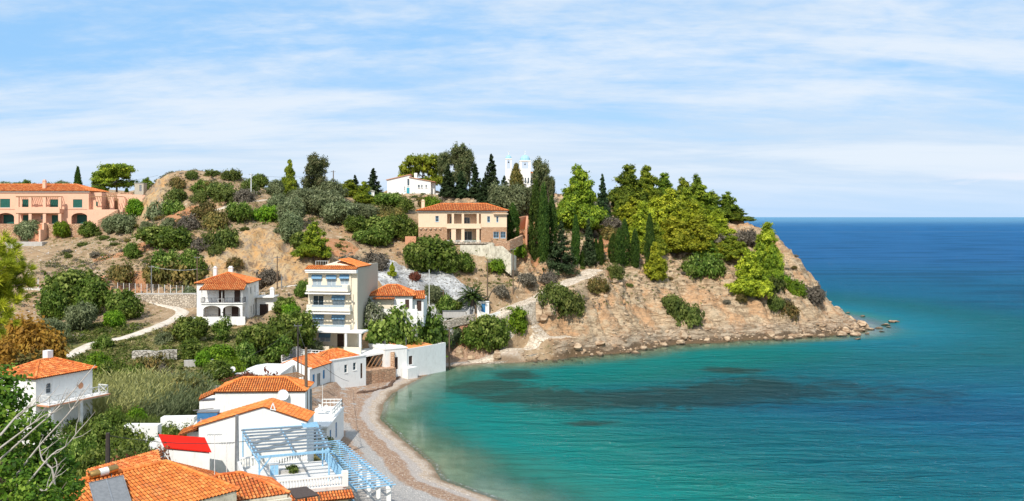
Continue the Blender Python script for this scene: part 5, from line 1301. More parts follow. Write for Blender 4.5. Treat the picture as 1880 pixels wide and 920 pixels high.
m = MB()
for j in range(8): m.box(X(71), X(92), -2.6-.35*(j+1), -2.6-.35*j, -1.6, zb-.15-j*.38)
m.build('steps', TERRA, h); boxpart(h, 'step_wall', PINK, (X(92), X(95), -6, -2.61, -1.5, zb-1.4), (X(92), X(95), -4.2, -2.61, zb-1.4, zb+.3))
hip_roof(h, -.5, W+.5, -.5, D+.5, ze, 1.9, TILE, .42, .6); chimney(h, X(75), 2.0, ze, ze+2.6, .75, PINK)
# right wing stepping down, with terrace
boxpart(h, 'terrace_wing', PINK, (W+.002, X(228), -1.0, 1.5, -1, zm-.1)); boxpart(h, 'wing_wall', PINK, (W+.002, X(182), 1.5, 8, -1, ze-.3), (X(205), X(232), 3.5, 3.8, zm-.1, Zt(356)), (X(196), X(203), 2.0, 2.5, zm-.1, Zt(361)), (X(220), X(224), 2.0, 2.4, zm-.1, Zt(361)))
boxpart(h, 'stone_parapet', STONEO, (X(182), X(232), 4.2, 4.6, zm-.1, Zt(352.5))); m = MB(); m.box(X(197), X(207), 3.38, 3.5, zm, Zt(364)); m.build('door', WOODB, h); m = MB(); m.box(X(172), X(175), 1.40, 1.5, zm+.8, zm+1.9); m.build('window', GREENSH, h)
m = MB(); z_ = Zt(361.5); m.box(X(168), X(226), -.9, -.7, z_-.05, z_+.15); [m.box(X(168)+.1+j*.62, X(168)+.22+j*.62, -.7, 1.9, z_, z_+.12) for j in range(13)]; m.build('pergola', WOODB, h)
m = MB(); m.hull([(X(186), -2.2, -1.5), (X(232), -2.2, -.5), (X(232), -1.0, -.5), (X(186), -1.0, -1.5)], [(X(186), -2.2, Zt(405)), (X(222), -2.2, Zt(385)), (X(222), -1.0, Zt(385)), (X(186), -1.0, Zt(405))]); m.build('stone_ramp', STONEO, h)
m = MB(); xx, zz0 = X(80), -1.4; m.box(X(45), X(110), -9.5, -6.1, -2.5, -1.1); m.build('forecourt', CONC, h)
abs_wall('garden_wall', 'pink garden wall at the right end of the hotel', [P(232, 357, 253), P(274, 358, 253)], PINK, .4, 5)
h = house('water_tank_house', 'small beige block house on the skyline behind the pink wall', 'hut', P(247, 352, 262), 0); shell(h, 2.4, 2.4, -1, 2.2, dict(front=[(1.3, 1.9, .1, 1.8, 'doorgrey')]), mat=BEIGE_SHADE); boxpart(h, 'roof', CONC, (-.1, 2.5, -.1, 2.5, 2.2, 2.35))

# --- hilltop house
h = house('hilltop_house', 'white hilltop house with low gabled roof and turquoise door', 'house', ((711-940)/1800*289, 289, 36.5), 0.02)
k = 289/1800.; X = lambda px: (px-711)*k; Zt = lambda py: 30+(398-py)*k-36.5; D = 7.5
m = MB(); A = [(0, -1), (X(752), -1), (X(752), Zt(320.5)), (0, Zt(330.5))]; m.extrude_y(A, 0, D); m.build('left_wing_wall', WHITE, h)
m = MB(); B = [(X(752)+.003, -1), (X(791), -1), (X(791), Zt(333)), (X(752)+.003, Zt(326))]; m.extrude_y(B, -.4, D); m.extrude_y([(X(791)+.002, -1), (X(797), -1), (X(797), Zt(335)), (X(791)+.002, Zt(333.5))], 1.2, D); m.build('right_wing_wall', WHITE, h)
m = MB(); m.extrude_y([(-.4, Zt(330.5)-.08), (X(754), Zt(320.5)+.02), (X(754), Zt(320.5)+.2), (-.4, Zt(330.5)+.1)], -.3, D+.2); m.extrude_y([(X(751), Zt(326)+.03), (X(799), Zt(334.5)), (X(799), Zt(334.5)+.16), (X(751), Zt(326)+.2)], -.7, D+.2); m.build('roof', TERRA, h); chimney(h, X(762), 2.5, Zt(327), Zt(317), .9, cap=False)
fF = Face(0, -.42, 0); fA = Face(0, -.02, 0)
for (f, u0, u1, z0, z1, st) in ((fA, X(747.5), X(751.8), Zt(341), Zt(328), 'dark'), (fF, X(767), X(771), Zt(345), Zt(339), 'dark'), (fF, X(773), X(776), Zt(345), Zt(339), 'dark'), (fF, X(781), X(784), Zt(345), Zt(339), 'white'), (fA, X(742), X(744), Zt(350), Zt(342), 'dark')): opening(h, _nudge(f, .18) if False else Face(f.o[0], f.o[1]-.12, 0), (u0, u1, z0, z1), st)
opening(h, Face(0, -.14, 0), (X(746.5), X(751.8), Zt(356), Zt(344.5)), 'doorturq')
abs_wall('stone_wall', 'long rubble wall below the hilltop house', [P(738, 358, 284), P(790, 359, 284), P(860, 366, 278), P(915, 370, 274), P(960, 374, 270)], STONE, .6, 2.6)
abs_wall('low_white_wall', 'low white wall under the hilltop firs', [P(800, 355, 290), P(865, 357, 288)], WHITE, .3, 1.0)
h = house('white_hut', 'tiny white hut between shrubs left of the hilltop house', 'hut', P(669, 362, 262), .1); shell(h, 2.6, 2.2, -1, 1.6, dict(front=[(1.2, 1.8, .1, 1.3, 'doorturq')]), mat=WHITE); m = MB(); m.extrude_y([(-.2, 1.5), (2.8, 1.5), (2.8, 1.62), (1.3, 2.1), (-.2, 1.62)], -.2, 2.4); m.build('roof', CONC, h)

# --- church
h = house('church', 'white church with two bell towers and pale blue domes', 'church', ((929-940)/1800*310, 310, 38.4), 0.0)
k = 310/1800.; X = lambda px: (px-929)*k; Zt = lambda py: 30+(398-py)*k-38.4
boxpart(h, 'nave', WHITE, (X(930), X(986), 1.0, 15, -3, Zt(318))); m = MB(); m.extrude_y([(X(929), Zt(318)), (X(987), Zt(318)), (X(958), Zt(310))], .8, 15.2); m.build('nave_roof', TILE, h)
def tower(x0, x1, top, label=None, wins=()):
    w_ = x1-x0; m = MB(); m.box(x0, x1, -.6, w_-.6, -3, Zt(310)); zb = Zt(309.9); p = w_*.2
    for (a, b) in ((x0, -.6), (x1-p, -.6), (x0, w_-.6-p), (x1-p, w_-.6-p)): m.box(a, a+p, b, b+p, zb, top)
    m.box(x0-.1, x1+.1, -.7, w_-.5, top-.35, top); o = m.build('bell_tower', WHITE, h)
    m2 = MB(); r = w_*.47; m2.box(x0-.12, x1+.12, -.72, w_-.48, top+.001, top+.12); m2.lathe(((x0+x1)/2, w_/2-.6, top+.12), [(r, 0), (r*.95, r*.35), (r*.75, r*.7), (r*.4, r*.92), (.06, r)], 12); m2.build('dome', DOMEB, o)
    m3 = MB(); c = ((x0+x1)/2, w_/2-.6); zt = top+.12+r; m3.lathe((*c, zt), [(.1, 0), (.22, .15), (.22, .3), (.08, .45)], 8); m3.box(c[0]-.05, c[0]+.05, c[1]-.05, c[1]+.05, zt+.4, zt+1.5); m3.box(c[0]-.35, c[0]+.35, c[1]-.05, c[1]+.05, zt+1.0, zt+1.1); m3.build('cross', WFRAME, o)
    m4 = MB(); m4.lathe((*c, top-1.4), [(.28, 0), (.2, .2), (.12, .45), (.03, .5)], 8); m4.bar((c[0], c[1], top-.9), (c[0], c[1], top-.3), .05); m4.build('bell', DARKM, o)
tower(X(928), X(939.5), Zt(291)); tower(X(954), X(974), Zt(294.5))
for px in (964.5, 970, 975.5): f = Face(0, .86 if px > 973 else -.74, 0); opening(h, f, (X(px)-.28, X(px)+.28, Zt(337), Zt(326)), 'dark')

# --- left white house
c1 = Vector((-51.0, 105.0)); rz = -.42; W, D = 5.6, 7.6; o_ = c1-Vector((math.cos(rz), math.sin(rz)))*W
h = house('corner_house', 'white house with hipped orange roof and cross-pattern balcony at the left edge', 'house', (o_.x, o_.y, 6.4), rz)
ze = 6.3; zm = 3.45
shell(h, W, D, -3, ze, dict(right=[(1.3, 2.0, zm+.95, zm+2.1, 'dark'), (1.0, 2.3, .4, 1.7, 'dark')], front=[]), mat=WHITE, arches=[('right', 1.3, 2.0, zm+1.75, zm+2.1)])
hip_roof(h, -.35, W+.35, -.35, D+.35, ze, 1.35, TILE, .26, .38); chimney(h, W*.45, D*.55, ze+.7, ze+2.3, .75, cap=False)
boxpart(h, 'balcony', WHITE, (W+.003, W+1.7, .3, D+.8, zm-.25, zm)); boxpart(h, 'balcony_edge', TERRA, (W+1.703, W+1.82, .2, D+.9, zm-.16, zm-.02), (W+.003, W+1.82, .12, .295, zm-.16, zm-.02))
xrail(h, [(W+.1, .4, zm), (W+1.6, .4, zm), (W+1.6, D+.7, zm), (W+.2, D+.7, zm)], WFRAME)
boxpart(h, 'porch_pillar', WHITE, (W+1.3, W+1.65, .5, .85, -3, zm-.26), (W+1.3, W+1.65, 4.4, 4.75, -3, zm-.26)); railing(h, [(W+1.8, .9, -.2), (W+1.8, 4.3, -.2)], DARKM, 'porch_railing', step=.25); boxpart(h, 'porch_base', STAIN, (W+.003, W+2.0, .3, 7, -3, -.25))
m = MB(); fR = Face(W, 0, PI/2); c = fR.p(5.9, .12, zm+1.1); n = 18
b0 = len(m.v); m.v += [fR.p(5.9+.36*math.cos(6.2832*j/n), .06, zm+1.15+.36*math.sin(6.2832*j/n)) for j in range(n)]+[fR.p(5.9+.30*math.cos(6.2832*j/n), .14, zm+1.15+.30*math.sin(6.2832*j/n)) for j in range(n)]
for j in range(n): m.f.append([b0+j, b0+(j+1) % n, b0+n+(j+1) % n, b0+n+j]); m.r.append(.5); m.m.append(0)
m.f.append([b0+n+j for j in range(n)]); m.r.append(.5); m.m.append(0)
o = m.build('wall_plaque', TERRA, h)
# ---------------------------------------------------------------- beach houses
def world_children(o, par):  # keep helper objects free-standing but placed in a house's frame
    o.matrix_world = Matrix.Translation(par.location) @ Matrix.Rotation(par.rotation_euler.z, 4, 'Z'); return o
# A: gabled house with blue shutters
h = house('beach_house', 'white beach house with red tiled roof, blue shutters and grey door', 'house', (-32.4, 157.0, 2.2), R(74))
W, D = 7.3, 6.4; shell(h, W, D, -2, 3.35, dict(front=[(1.0, 1.75, .95, 2.35, 'blue'), (2.5, 3.7, .02, 2.25, 'doorgrey'), (4.6, 5.3, 1.1, 2.5, 'blue')]), mat=WHITE)
m = MB()
for x in (0.0, W-.25): m.extrude_x([(.0, 3.35), (D, 3.35), (D/2, 4.75)], x, x+.25)
m.build('gable', WHITE, h); hip_roof(h, .3, W+.1, -.3, D+.3, 3.42, 1.35, TILE, .28, .40, gable=True)
boxpart(h, 'coping', WHITE, (.0, .28, -.3, .3, 3.4, 3.6))
# B: parapet house
h = house('parapet_house', 'white beach house with parapet, red roof behind and two narrow windows', 'house', (-30.2, 163.9, 2.0), R(52))
W, D = 7.9, 6.0; shell(h, W, D, -2, 3.9, dict(front=[(2.9, 3.6, 1.5, 2.9, 'dark'), (4.9, 5.6, 1.7, 3.0, 'dark'), (6.6, 7.1, .1, 2.7, 'doorbrown')]), mat=WHITE, top=False); boxpart(h, 'parapet_cap', WHITE, (-.12, W+.12, -.12, .3, 3.9, 4.05), (W-.3, W+.12, .3, D, 3.9, 4.05))
hip_roof(h, -.3, W-.5, .5, D+.4, 3.75, 1.4, TILE, .28, .40)
# white canopy building
h = empty('canopy_building', (0, 0, 0)); tag(h, 'low building under a broad flat white roof left of the blue-shuttered beach house', 'building')
A_ = [P(431, 686, 147), P(515, 686, 147), P(541, 668, 158), P(478, 667, 158)]
quad_plane(h, 'roof', WHITE, A_, .25); m = MB(); q = [(p[0], p[1]) for p in A_]; c_ = (sum(p[0] for p in q)/4, sum(p[1] for p in q)/4); m.prism([(c_[0]+(p[0]-c_[0])*.93, c_[1]+(p[1]-c_[1])*.93) for p in q], 2, [p[2]-.26 for p in A_]); m.build('wall', WHITE2, h)
# slatted dark pergola beside it
h = empty('slatted_pergola', (0, 0, 0)); tag(h, 'dark wooden slatted pergola roof between the white canopy and the gabled beach house', 'pergola'); m = MB()
a, b, c, d = [Vector(P(*p)) for p in ((484, 695, 144.5), (545, 684, 146.5), (558, 690, 143.5), (500, 703, 141))]
for i in range(14): t = i/13; m.bar(a.lerp(b, t), d.lerp(c, t), .16, .12)
m.bar(a, b, .15); m.bar(d, c, .15); m.build('slats', WOODB, h)
for p in (a, b, c, d): m = MB(); m.bar((p.x, p.y, float(gz(p.x, p.y))-.3), p, .16); m.build('post', POLEW, h)
# railed roof terrace behind
h = empty('terrace_house', (0, 0, 0)); tag(h, 'white building with railed roof terrace and grey shade box behind the beach houses', 'building')
A_ = [P(517, 664, 163), P(560, 664, 163), P(600, 655, 170), P(545, 652, 173)]; quad_plane(h, 'roof_slab', WHITE, A_, .3); m = MB(); m.prism([(p[0], p[1]) for p in A_], 2.0, [p[2]-.31 for p in A_]); m.build('wall', WHITE2, h)
railing(h, [tuple(Vector(P(*p))) for p in ((517, 664, 163.1), (544, 652, 172.6), (600, 655, 169.8))], WFRAME, h=1.0, step=.55, r=.05, rails=(1.0, .6, .3)); p = P(540, 655, 169); boxpart(h, 'shade_box', METALG, (p[0]-1, p[0]+1.0, p[1]-.6, p[1]+.6, p[2], p[2]+1.5))
tag(dish(None, tuple(Vector(P(602, 650, 168))), .7, .4), 'large white satellite dish on the roof terrace behind the beach houses', 'satellite dish')
# long white wall house with orange roof
h = house('long_beach_house', 'long white beach building with flat orange roof beside the shore', 'house', (-19.5, 181.5, 1.6), R(55))
W, D = 11.5, 4.6; zt = 3.9; shell(h, W, D, -2, zt, dict(front=[(.6, 1.6, .9, 2.5, 'brown')]), mat=WHITE, top=False)
m = MB(); m.hull([(.0, .3, zt-.25), (W*.72, .3, zt-.25), (W*.62, D, zt+.5), (.2, D, zt+.75)], [(.0, .3, zt-.1), (W*.72, .3, zt-.1), (W*.62, D, zt+.68), (.2, D, zt+.93)]); m.build('roof', TILE3, h)
boxpart(h, 'low_step', WHITE, (-1.2, 1.6, -1.3, -.003, -1.5, .55))
# flat roofed white house
h = house('flat_roof_house', 'flat-roofed white house with brown door and thin roof posts', 'house', (-23.2, 178.8, 1.8), R(35))
W, D = 4.6, 8.2; shell(h, W, D, -2, 3.9, dict(front=[(1.6, 2.7, .2, 2.4, 'doorbrown')]), mat=WHITE, top=False); m = MB(); m.hull([(-.1, -.1, 3.9), (W+.1, -.1, 3.9), (W+.1, D, 3.9), (-.1, D, 3.9)], [(-.1, -.1, 4.1), (W+.1, -.1, 4.1), (W+.1, D, 4.5), (-.1, D, 4.5)]); m.build('roof', WHITE, h)
m = MB(); m.box(2.2, 2.9, 4.6, 5.3, 4.3, 4.65); m.box(2.3, 2.8, 4.7, 5.2, 4.65, 4.85); m.build('roof_vent', DARKM, h)
for x, y in ((0.1, 0.1), (0.1, D-.2), (W-.1, D-.2), (W-.1, .2)): m = MB(); m.bar((x, y, 4.1), (x, y, 5.8), .07); m.build('roof_post', METALG, h)
# courtyard with white flat roof on stone posts
h = empty('beach_courtyard', (0, 0, 0)); tag(h, 'open beach courtyard under a white flat roof on stone posts', 'pavilion')
A_ = [P(624, 660, 174), P(723, 643, 180.5), P(690, 626, 191), P(628, 640, 186)]; quad_plane(h, 'roof', WHITE, A_, .35)
for px, Y, zt in ((627, 173.5, 5.2), (656, 174.5, 5.2), (721, 179.5, 5.2), (650, 186, 5.2)): x = (px-940)/1800*Y; boxpart(h, 'stone_post', STONEO, (x-.35, x+.35, Y-.35, Y+.35, 1, zt))
p0, p1 = P(655, 655, 184), P(720, 648, 188); m = MB(); m.hull([(p0[0], p0[1], 1), (p1[0], p1[1], 1), (p1[0], p1[1]+.3, 1), (p0[0], p0[1]+.3, 1)], [(p0[0], p0[1], 6), (p1[0], p1[1], 6), (p1[0], p1[1]+.3, 6), (p0[0], p0[1]+.3, 6)]); m.build('back_wall', TERRA, h)
q = [(-26.8, 170.8), (-21.3, 178.0), (-23.5, 187), (-32, 184), (-31, 171)]; m = MB(); m.prism(q, 0, 2.55); m.build('floor', STONEO, h)
m = MB()
for i in range(6): a = P(672+i*8, 676, 177+i*.7); m.bar((a[0], a[1], 2.6), (a[0]+1.3, a[1]+1.2, 4.9), .18, .12)
m.build('leaning_planks', WOODB, h)
abs_wall('quay_wall', 'low orange stone wall in front of the beach courtyard', [(-27.2, 169.6, 2.9), (-24.0, 173.4, 2.9), (-21.2, 177.4, 2.7)], STONEO, .5, 3)
for i, (px, zt) in enumerate(((634, 172), (642, 172))):
    pass
# palm-side little house with blue door
h = house('blue_door_house', 'tiny white house with blue door at the foot of the stepped path', 'hut', ((876-940)/1800*211, 211, 9.3), R(10)); shell(h, 2.6, 2.4, -2, 2.3, dict(front=[(.9, 1.8, .05, 2.0, 'doorblue')]), mat=WHITE); boxpart(h, 'roof', WHITE, (-.1, 2.7, -.15, 2.5, 2.3, 2.42))
h = house('garden_bench_wall', 'low grey concrete seat wall beside the palm', 'wall', P(812, 575, 207), .05); boxpart(h, 'seat', METALG, (0, 5, 0, .8, .35, .5)); boxpart(h, 'base', CONC, (.1, 4.9, .1, .7, -1, .349))

# ---------------------------------------------------------------- near houses above the beach
h = house('double_house', 'white house with hipped orange roof above the central village', 'house', ((395-940)/1800*110, 110, 3.0), R(3))
W, D = 10.0, 5.0; ze = 7.35; shell(h, W, D, -2, ze, {}, mat=WHITE); hip_roof(h, -.15, W+.15, -.2, D+.2, ze, 1.15, TILE2, .27, .40)
m = MB(); tile_slope(m, [(-1.9, .1, ze-.95), (-.1, .1, ze-.2), (-.1, 1.7, ze+.15), (-1.9, 1.7, ze-.6)], .27, .4); m.build('side_roof', TILE2, h); boxpart(h, 'side_wing', WHITE, (-1.8, -.003, .2, 4, -2, ze-1.1))
tag(world_children(dish(None, (7.6, -.5, ze-.35), .62, .35), h), 'round white satellite dish on the wall of the hipped orange roof house', 'satellite dish')
h = house('gable_house', 'white house with wide orange gable roof and small triangular finial', 'house', ((365-940)/1800*97, 97, 3.0), R(2))
W, D = 10.6, 4.2; ze = 6.3; pk = 8.2; xa = W*.60
m = MB(); m.extrude_y([(0, -2), (W, -2), (W, ze+.3), (xa, pk-.12), (0, ze-.05)], 0, D); m.build('wall', WHITE, h)
m = MB(); tile_slope(m, [(xa, -.1, pk), (xa, D+.1, pk), (-.5, D+.1, ze-.1), (-.5, -.1, ze-.1)][::-1], .27, .40); tile_slope(m, [(W+.1, -.1, ze+.4), (W+.1, D+.1, ze+.4), (xa, D+.1, pk), (xa, -.1, pk)], .27, .40); m.build('roof', TILE2, h)
m = MB(); m.bar((xa+.7, -.15, pk-.3), (xa+.95, -.15, pk+.35), .09); m.bar((xa+1.2, -.15, pk-.4), (xa+.95, -.15, pk+.35), .09); m.bar((xa+.7, -.15, pk-.25), (xa+1.2, -.15, pk-.35), .07); m.build('finial', WHITE, h)
boxpart(h, 'side_wing', WHITE, (-1.6, -.003, 1.5, D+2, -2, ze-.9)); m = MB(); tile_slope(m, [(-2.4, .8, ze-1.2), (-.1, .8, ze-.35), (-.1, 3.2, ze-.1), (-2.4, 3.2, ze-.95)], .27, .4); m.build('side_roof', TILE2, h)
# white beach house with terrace
h = house('terrace_beach_house', 'small white beach house with flat roof, upper railing and dark doorway', 'house', (-25.4, 118.5, 1.8), R(0))
W, D = 3.0, 12; shell(h, W, D, -1, 2.7, dict(front=[(.3, 1.9, .0, 2.2, 'doorbrown')], right=[(2, 3, .8, 1.9, 'blue'), (6, 7, .0, 2.0, 'doorblue')]), mat=WHITE); m = MB(); m.hull([(-.3, -.5, 2.72), (W+.3, -.5, 2.72), (W+.1, D, 2.72), (-.3, D, 2.72)], [(-.3, -.5, 2.95), (W+.3, -.5, 2.95), (W+.1, D, 2.95), (-.3, D, 2.95)]); m.build('roof', WHITE, h)
railing(h, [(W-.2, 4.5, 2.95), (W-.2, D-.2, 2.95), (.2, D-.2, 2.95)], WFRAME, h=1.0, step=.5, r=.05, rails=(1.0, .55)); baluster_rail(h, (W+.4, -1.0, -.2), (W+.4, 1.2, -.2), WHITE)
def chair(loc, rz, label):
    e = empty('plastic_chair', loc, rz); tag(e, label, 'chair', 'white plastic chairs'); m = MB(); m.box(-.25, .25, -.25, .25, .42, .46); m.build('seat', WFRAME, e); m = MB(); m.box(-.25, .25, .22, .26, .46, .9); m.build('backrest', WFRAME, e)
    for x in (-.22, .22):
        for y in (-.22, .22): m = MB(); m.bar((x, y, 0), (x, y, .42), .04); m.build('leg', WFRAME, e)
    return e
chair((-23.9, 126.5, 4.75), .5, 'white chair on the flat roof terrace nearer the sea'); chair((-24.8, 127.6, 4.75), 2.4, 'white chair at the back of the flat roof terrace')
e = empty('terrace_table', (-24.4, 125.2, 4.75)); tag(e, 'white table on the flat roof terrace', 'table'); m = MB(); m.box(-.7, .7, -.45, .45, .7, .75); m.build('tabletop', WFRAME, e)
for x in (-.6, .6):
    for y in (-.38, .38): m = MB(); m.bar((x, y, 0), (x, y, .7), .05); m.build('leg', WFRAME, e)
# red shed
h = empty('red_roof_shed', (0, 0, 0)); tag(h, 'white shed with smooth bright red roof and satellite dish', 'shed')
q = [Vector(P(*p)) for p in ((302, 821, 92), (388, 829, 91.2), (376, 803, 94.4), (291, 797, 94.8))]; quad_plane(h, 'roof', REDP, q, .1)
m = MB(); w4 = [Vector(P(*p)) for p in ((304, 823, 92.15), (385, 831, 91.35), (376, 806, 94.3), (285, 801, 94.8))]; m.prism([(p.x, p.y) for p in w4], 2.2, [p.z-.12 for p in w4]); m.build('wall', WHITE, h)
tag(dish(None, P(281, 818, 91.5), .42, -.3), 'white satellite dish on the left end of the red-roofed shed', 'satellite dish')
# nearest tiled house
rz = math.atan2(.78, .62); Rr = Vector((-26.1, 74.0)); dr = Vector((.62, .78)); nr = Vector((.78, -.62)); C0 = Rr+dr*2.9+nr*5.1; O0 = C0-dr*12.0
h = house('tiled_house', 'nearest house with large weathered orange tiled roof and stained wall', 'house', (O0.x, O0.y, 2.4), rz); W, D = 12.0, 10.2; ze = 7.2
m = MB(); A = (2.0, D/2, ze+1.85); B = (W-2.9, D/2, ze+1.85); e4 = [(0, 0, ze), (W, 0, ze), (W, D, ze), (0, D, ze)]
tile_slope(m, [e4[0], e4[1], B, A], .30, .42); tile_slope(m, [e4[1], e4[2], B], .30, .42); tile_slope(m, [e4[2], e4[3], A, B], .30, .42); tile_slope(m, [e4[3], e4[0], A], .30, .42); o = m.build('roof', TILE2, h)
m = MB(); up = lambda q: (q[0], q[1], q[2]+.08)
for a, b in ((A, B), (e4[1], B), (e4[2], B)): ridge(m, up(a), up(b), .17)
m.build('ridge_tiles', TILE2, o)
shell(h, W-.3, D-.3, -3, ze-.02, dict(front=[(8.0, 8.9, 4.8, 6.0, 'brown')]), mat=STAIN)
h2 = empty('rear_tiled_roof', (0, 0, 0)); tag(h2, 'long orange tiled coping roof behind the nearest house, reaching the red-roofed shed', 'roof'); m = MB()
pp = [P(160, 884, 74.5), P(296, 850, 82), P(290, 826, 84.5), P(158, 866, 76.5)]; tile_slope(m, pp, .3, .42); m.build('tiles', TILE, h2); m = MB(); m.prism([(p[0], p[1]) for p in pp], 3.0, [p[2]-.12 for p in pp]); m.build('wall', STAIN, h2)
h2 = empty('rear_slope_roof', (0, 0, 0)); tag(h2, 'narrow orange tiled roof between the red-roofed shed and the nearest roof', 'roof'); m = MB()
pp = [P(345, 868, 82), P(430, 893, 79), P(398, 868, 84), P(318, 848, 86)]; tile_slope(m, pp, .3, .42); m.build('tiles', TILE, h2); m = MB(); m.prism([(p[0], p[1]) for p in pp], 3.0, [p[2]-.12 for p in pp]); m.build('wall', WHITE2, h2)
# solar water heater on the nearest roof
h = empty('solar_water_heater', (0, 0, 0)); tag(h, 'solar water heater with golden tank and two grey panels on the nearest roof', 'solar heater')
def rhit(px, py, lift):
    for Y_ in np.arange(60, 90, .02):
        x_, _, z_ = P(px, py, Y_); v_ = -((x_-C0.x)*nr.x+(Y_-C0.y)*nr.y)
        if v_ > 0 and z_ < 9.6+1.85*min(v_, 10.2-v_)/5.1+lift: return Vector((x_, Y_, z_))
c = rhit(190, 866, .42); d3 = Vector((.60, .75, .06)).normalized()*1.0; m = MB(); n = 18
m.tube([c-d3*1.06, c-d3*1.0, c+d3*1.0, c+d3*1.06], [.2, .28, .28, .2], n); o = m.build('tank', GOLDT, h, True)
m = MB(); m.tube([c-d3*.35, c+d3*.3], [.2835, .2835], n); m.build('tank_label', WFRAME, o)
for s_ in (-.6, .6): m = MB(); q_ = c+d3*s_; m.bar(q_+Vector((0, 0, -.25)), q_+Vector((.3, -.5, -1.0)), .05); m.bar(q_+Vector((0, 0, -.25)), q_+Vector((-.3, .4, -1.0)), .05); m.build('stand', METALG, h)
tl, tr_, br, bl = [rhit(*p) for p in ((163, 887, .5), (226, 873, .5), (246, 936, .25), (180, 950, .25))]
for i in range(2):
    a, b, c2, d2 = tl.lerp(tr_, i*.5+.01), tl.lerp(tr_, i*.5+.49), bl.lerp(br, i*.5+.49), bl.lerp(br, i*.5+.01); nn_ = (b-a).cross(a-d2).normalized(); m = MB(); m.hull([d2-nn_*.1, c2-nn_*.1, b-nn_*.1, a-nn_*.1], [d2, c2, b, a]); o = m.build('collector_panel', PANEL, h)
    m = MB(); [m.bar(x+nn_*.01, y+nn_*.01, .07, .05) for x, y in ((a, b), (b, c2), (c2, d2), (d2, a))]; m.build('panel_frame', METALG, o)
# small tiled roof house right of it
h = house('low_tiled_house', 'low house with bright orange tiled roof and long beige wall at the bottom edge', 'house', (-23.4, 72.6, 2.2), R(30)); W, D = 7.1, 5.2; ze = 6.3
m = MB(); A = (2.2, D*.62, ze+1.25); B = (W-2.9, D*.62, ze+1.25); e4 = [(0, 0, ze), (W, 0, ze), (W, D, ze), (0, D, ze)]; tile_slope(m, [e4[0], e4[1], B, A], .28, .4); tile_slope(m, [e4[1], e4[2], B], .28, .4); tile_slope(m, [e4[2], e4[3], A, B], .28, .4); tile_slope(m, [e4[3], e4[0], A], .28, .4); o = m.build('roof', TILE, h); m = MB(); ridge(m, up(A), up(B)); ridge(m, up(e4[1]), up(B)); ridge(m, up(e4[0]), up(A)); m.build('ridge_tiles', TILE, o)
shell(h, W-.2, D-.2, -2, ze-.02, {}, mat=STAIN); boxpart(h, 'front_parapet', STAIN, (-.2, W, -.45, -.15, -2, ze-.25))
def slab(nm, lab, pts, mat, t=.12, cat='roof', legs=True):
    e = empty(nm, (0, 0, 0)); tag(e, lab, cat); q = [Vector(P(*p)) for p in pts]; quad_plane(e, 'roof', mat, q, t)
    if legs:
        for p in q: m = MB(); m.bar((p.x, p.y, 2), (p.x, p.y, p.z-t), .14); m.build('post', POLEW, e)
    return e
slab('dark_canopy', 'dark brown felt canopy behind the orange tiled roofs', [(405, 886, 80), (486, 886, 80), (462, 871, 83), (396, 871, 83)], DARKR, cat='canopy')
slab('dark_canopy', 'small dark brown canopy in front of the white balustrade', [(543, 915, 78), (586, 908, 79.5), (562, 893, 82), (528, 897, 81)], DARKR, cat='canopy')

# ---------------------------------------------------------------- terrace house with balustrade and blue pergola
rz = R(21); cR = Vector((-14.6, 85.6)); ux = Vector((math.cos(rz), math.sin(rz))); uy = Vector((-ux.y, ux.x)); O0 = cR-ux*8.2
h = house('roof_terrace_house', 'cream beachfront house with broad white roof terrace and balustrades', 'house', (O0.x, O0.y, 1.8), rz); W, D = 8.2, 9.6; zf = 4.7
boxpart(h, 'wall', CREAM, (0, W, 0, D, -2, zf-.25)); boxpart(h, 'terrace_floor', FLOORT, (-.1, W+.1, -.1, D, zf-.249, zf))
for a, b in (((.1, 0, zf), (W, 0, zf)), ((0, D-.2, zf), (W*.8, D-.2, zf))): baluster_rail(h, a, b, WHITE)
boxpart(h, 'side_parapet', WHITE, (-.15, .08, .2, D-.4, zf, zf+1.05)); boxpart(h, 'corner_pillar', WHITE, (W-.25, W+.25, -.25, .25, zf, zf+1.3))
m = MB(); tile_slope(m, [(W*.42, -1.3, zf-.75), (W+.6, -1.3, zf-.75), (W+.6, -.1, zf-.35), (W*.42, -.1, zf-.35)], .25, .4); m.build('tiled_eave', TILE, h)
railing(h, [(W, .4, zf), (W, D-.3, zf)], PALEBLUE, 'side_railing', h=1.15, step=.22, r=.045)
boxpart(h, 'front_room', CREAM, (W*.35, W+.1, -1.0, -.102, -2, zf-.8)); boxpart(h, 'stair_block', WHITE2, (-1.2, -.16, 3.2, 5.2, -2, zf+.6), (-1.2, -.16, 5.2, 6.5, -2, zf-.3))
Lw = lambda x, y, z: (O0.x+ux.x*x+uy.x*y, O0.y+ux.y*x+uy.y*y, 1.8+z)
# planter / boxes on terrace
e = empty('terrace_planter', Lw(4.6, 6.3, zf), rz); tag(e, 'low concrete planter with plants on the white roof terrace', 'planter'); m = MB(); m.box(-1.2, 1.3, -.3, .3, 0, .3); m.build('planter_box', CONC, e); q, t = dome(500, .5, .55, 60, .12); crown_obj('plants', q, t, FM['maquis'], e)
e = empty('white_cabinet', Lw(2.9, 6.0, zf), rz); tag(e, 'white cabinet standing on the roof terrace under the pergola', 'cabinet'); m = MB(); m.box(-.4, .4, -.3, .3, 0, 1.0); m.box(-.45, .45, -.35, .35, 1.0, 1.06); m.build('body', WFRAME, e); m = MB(); m.box(-.36, -.02, -.32, -.301, .06, .94); m.box(.02, .36, -.32, -.301, .06, .94); m.build('door', PALEBLUE, e)
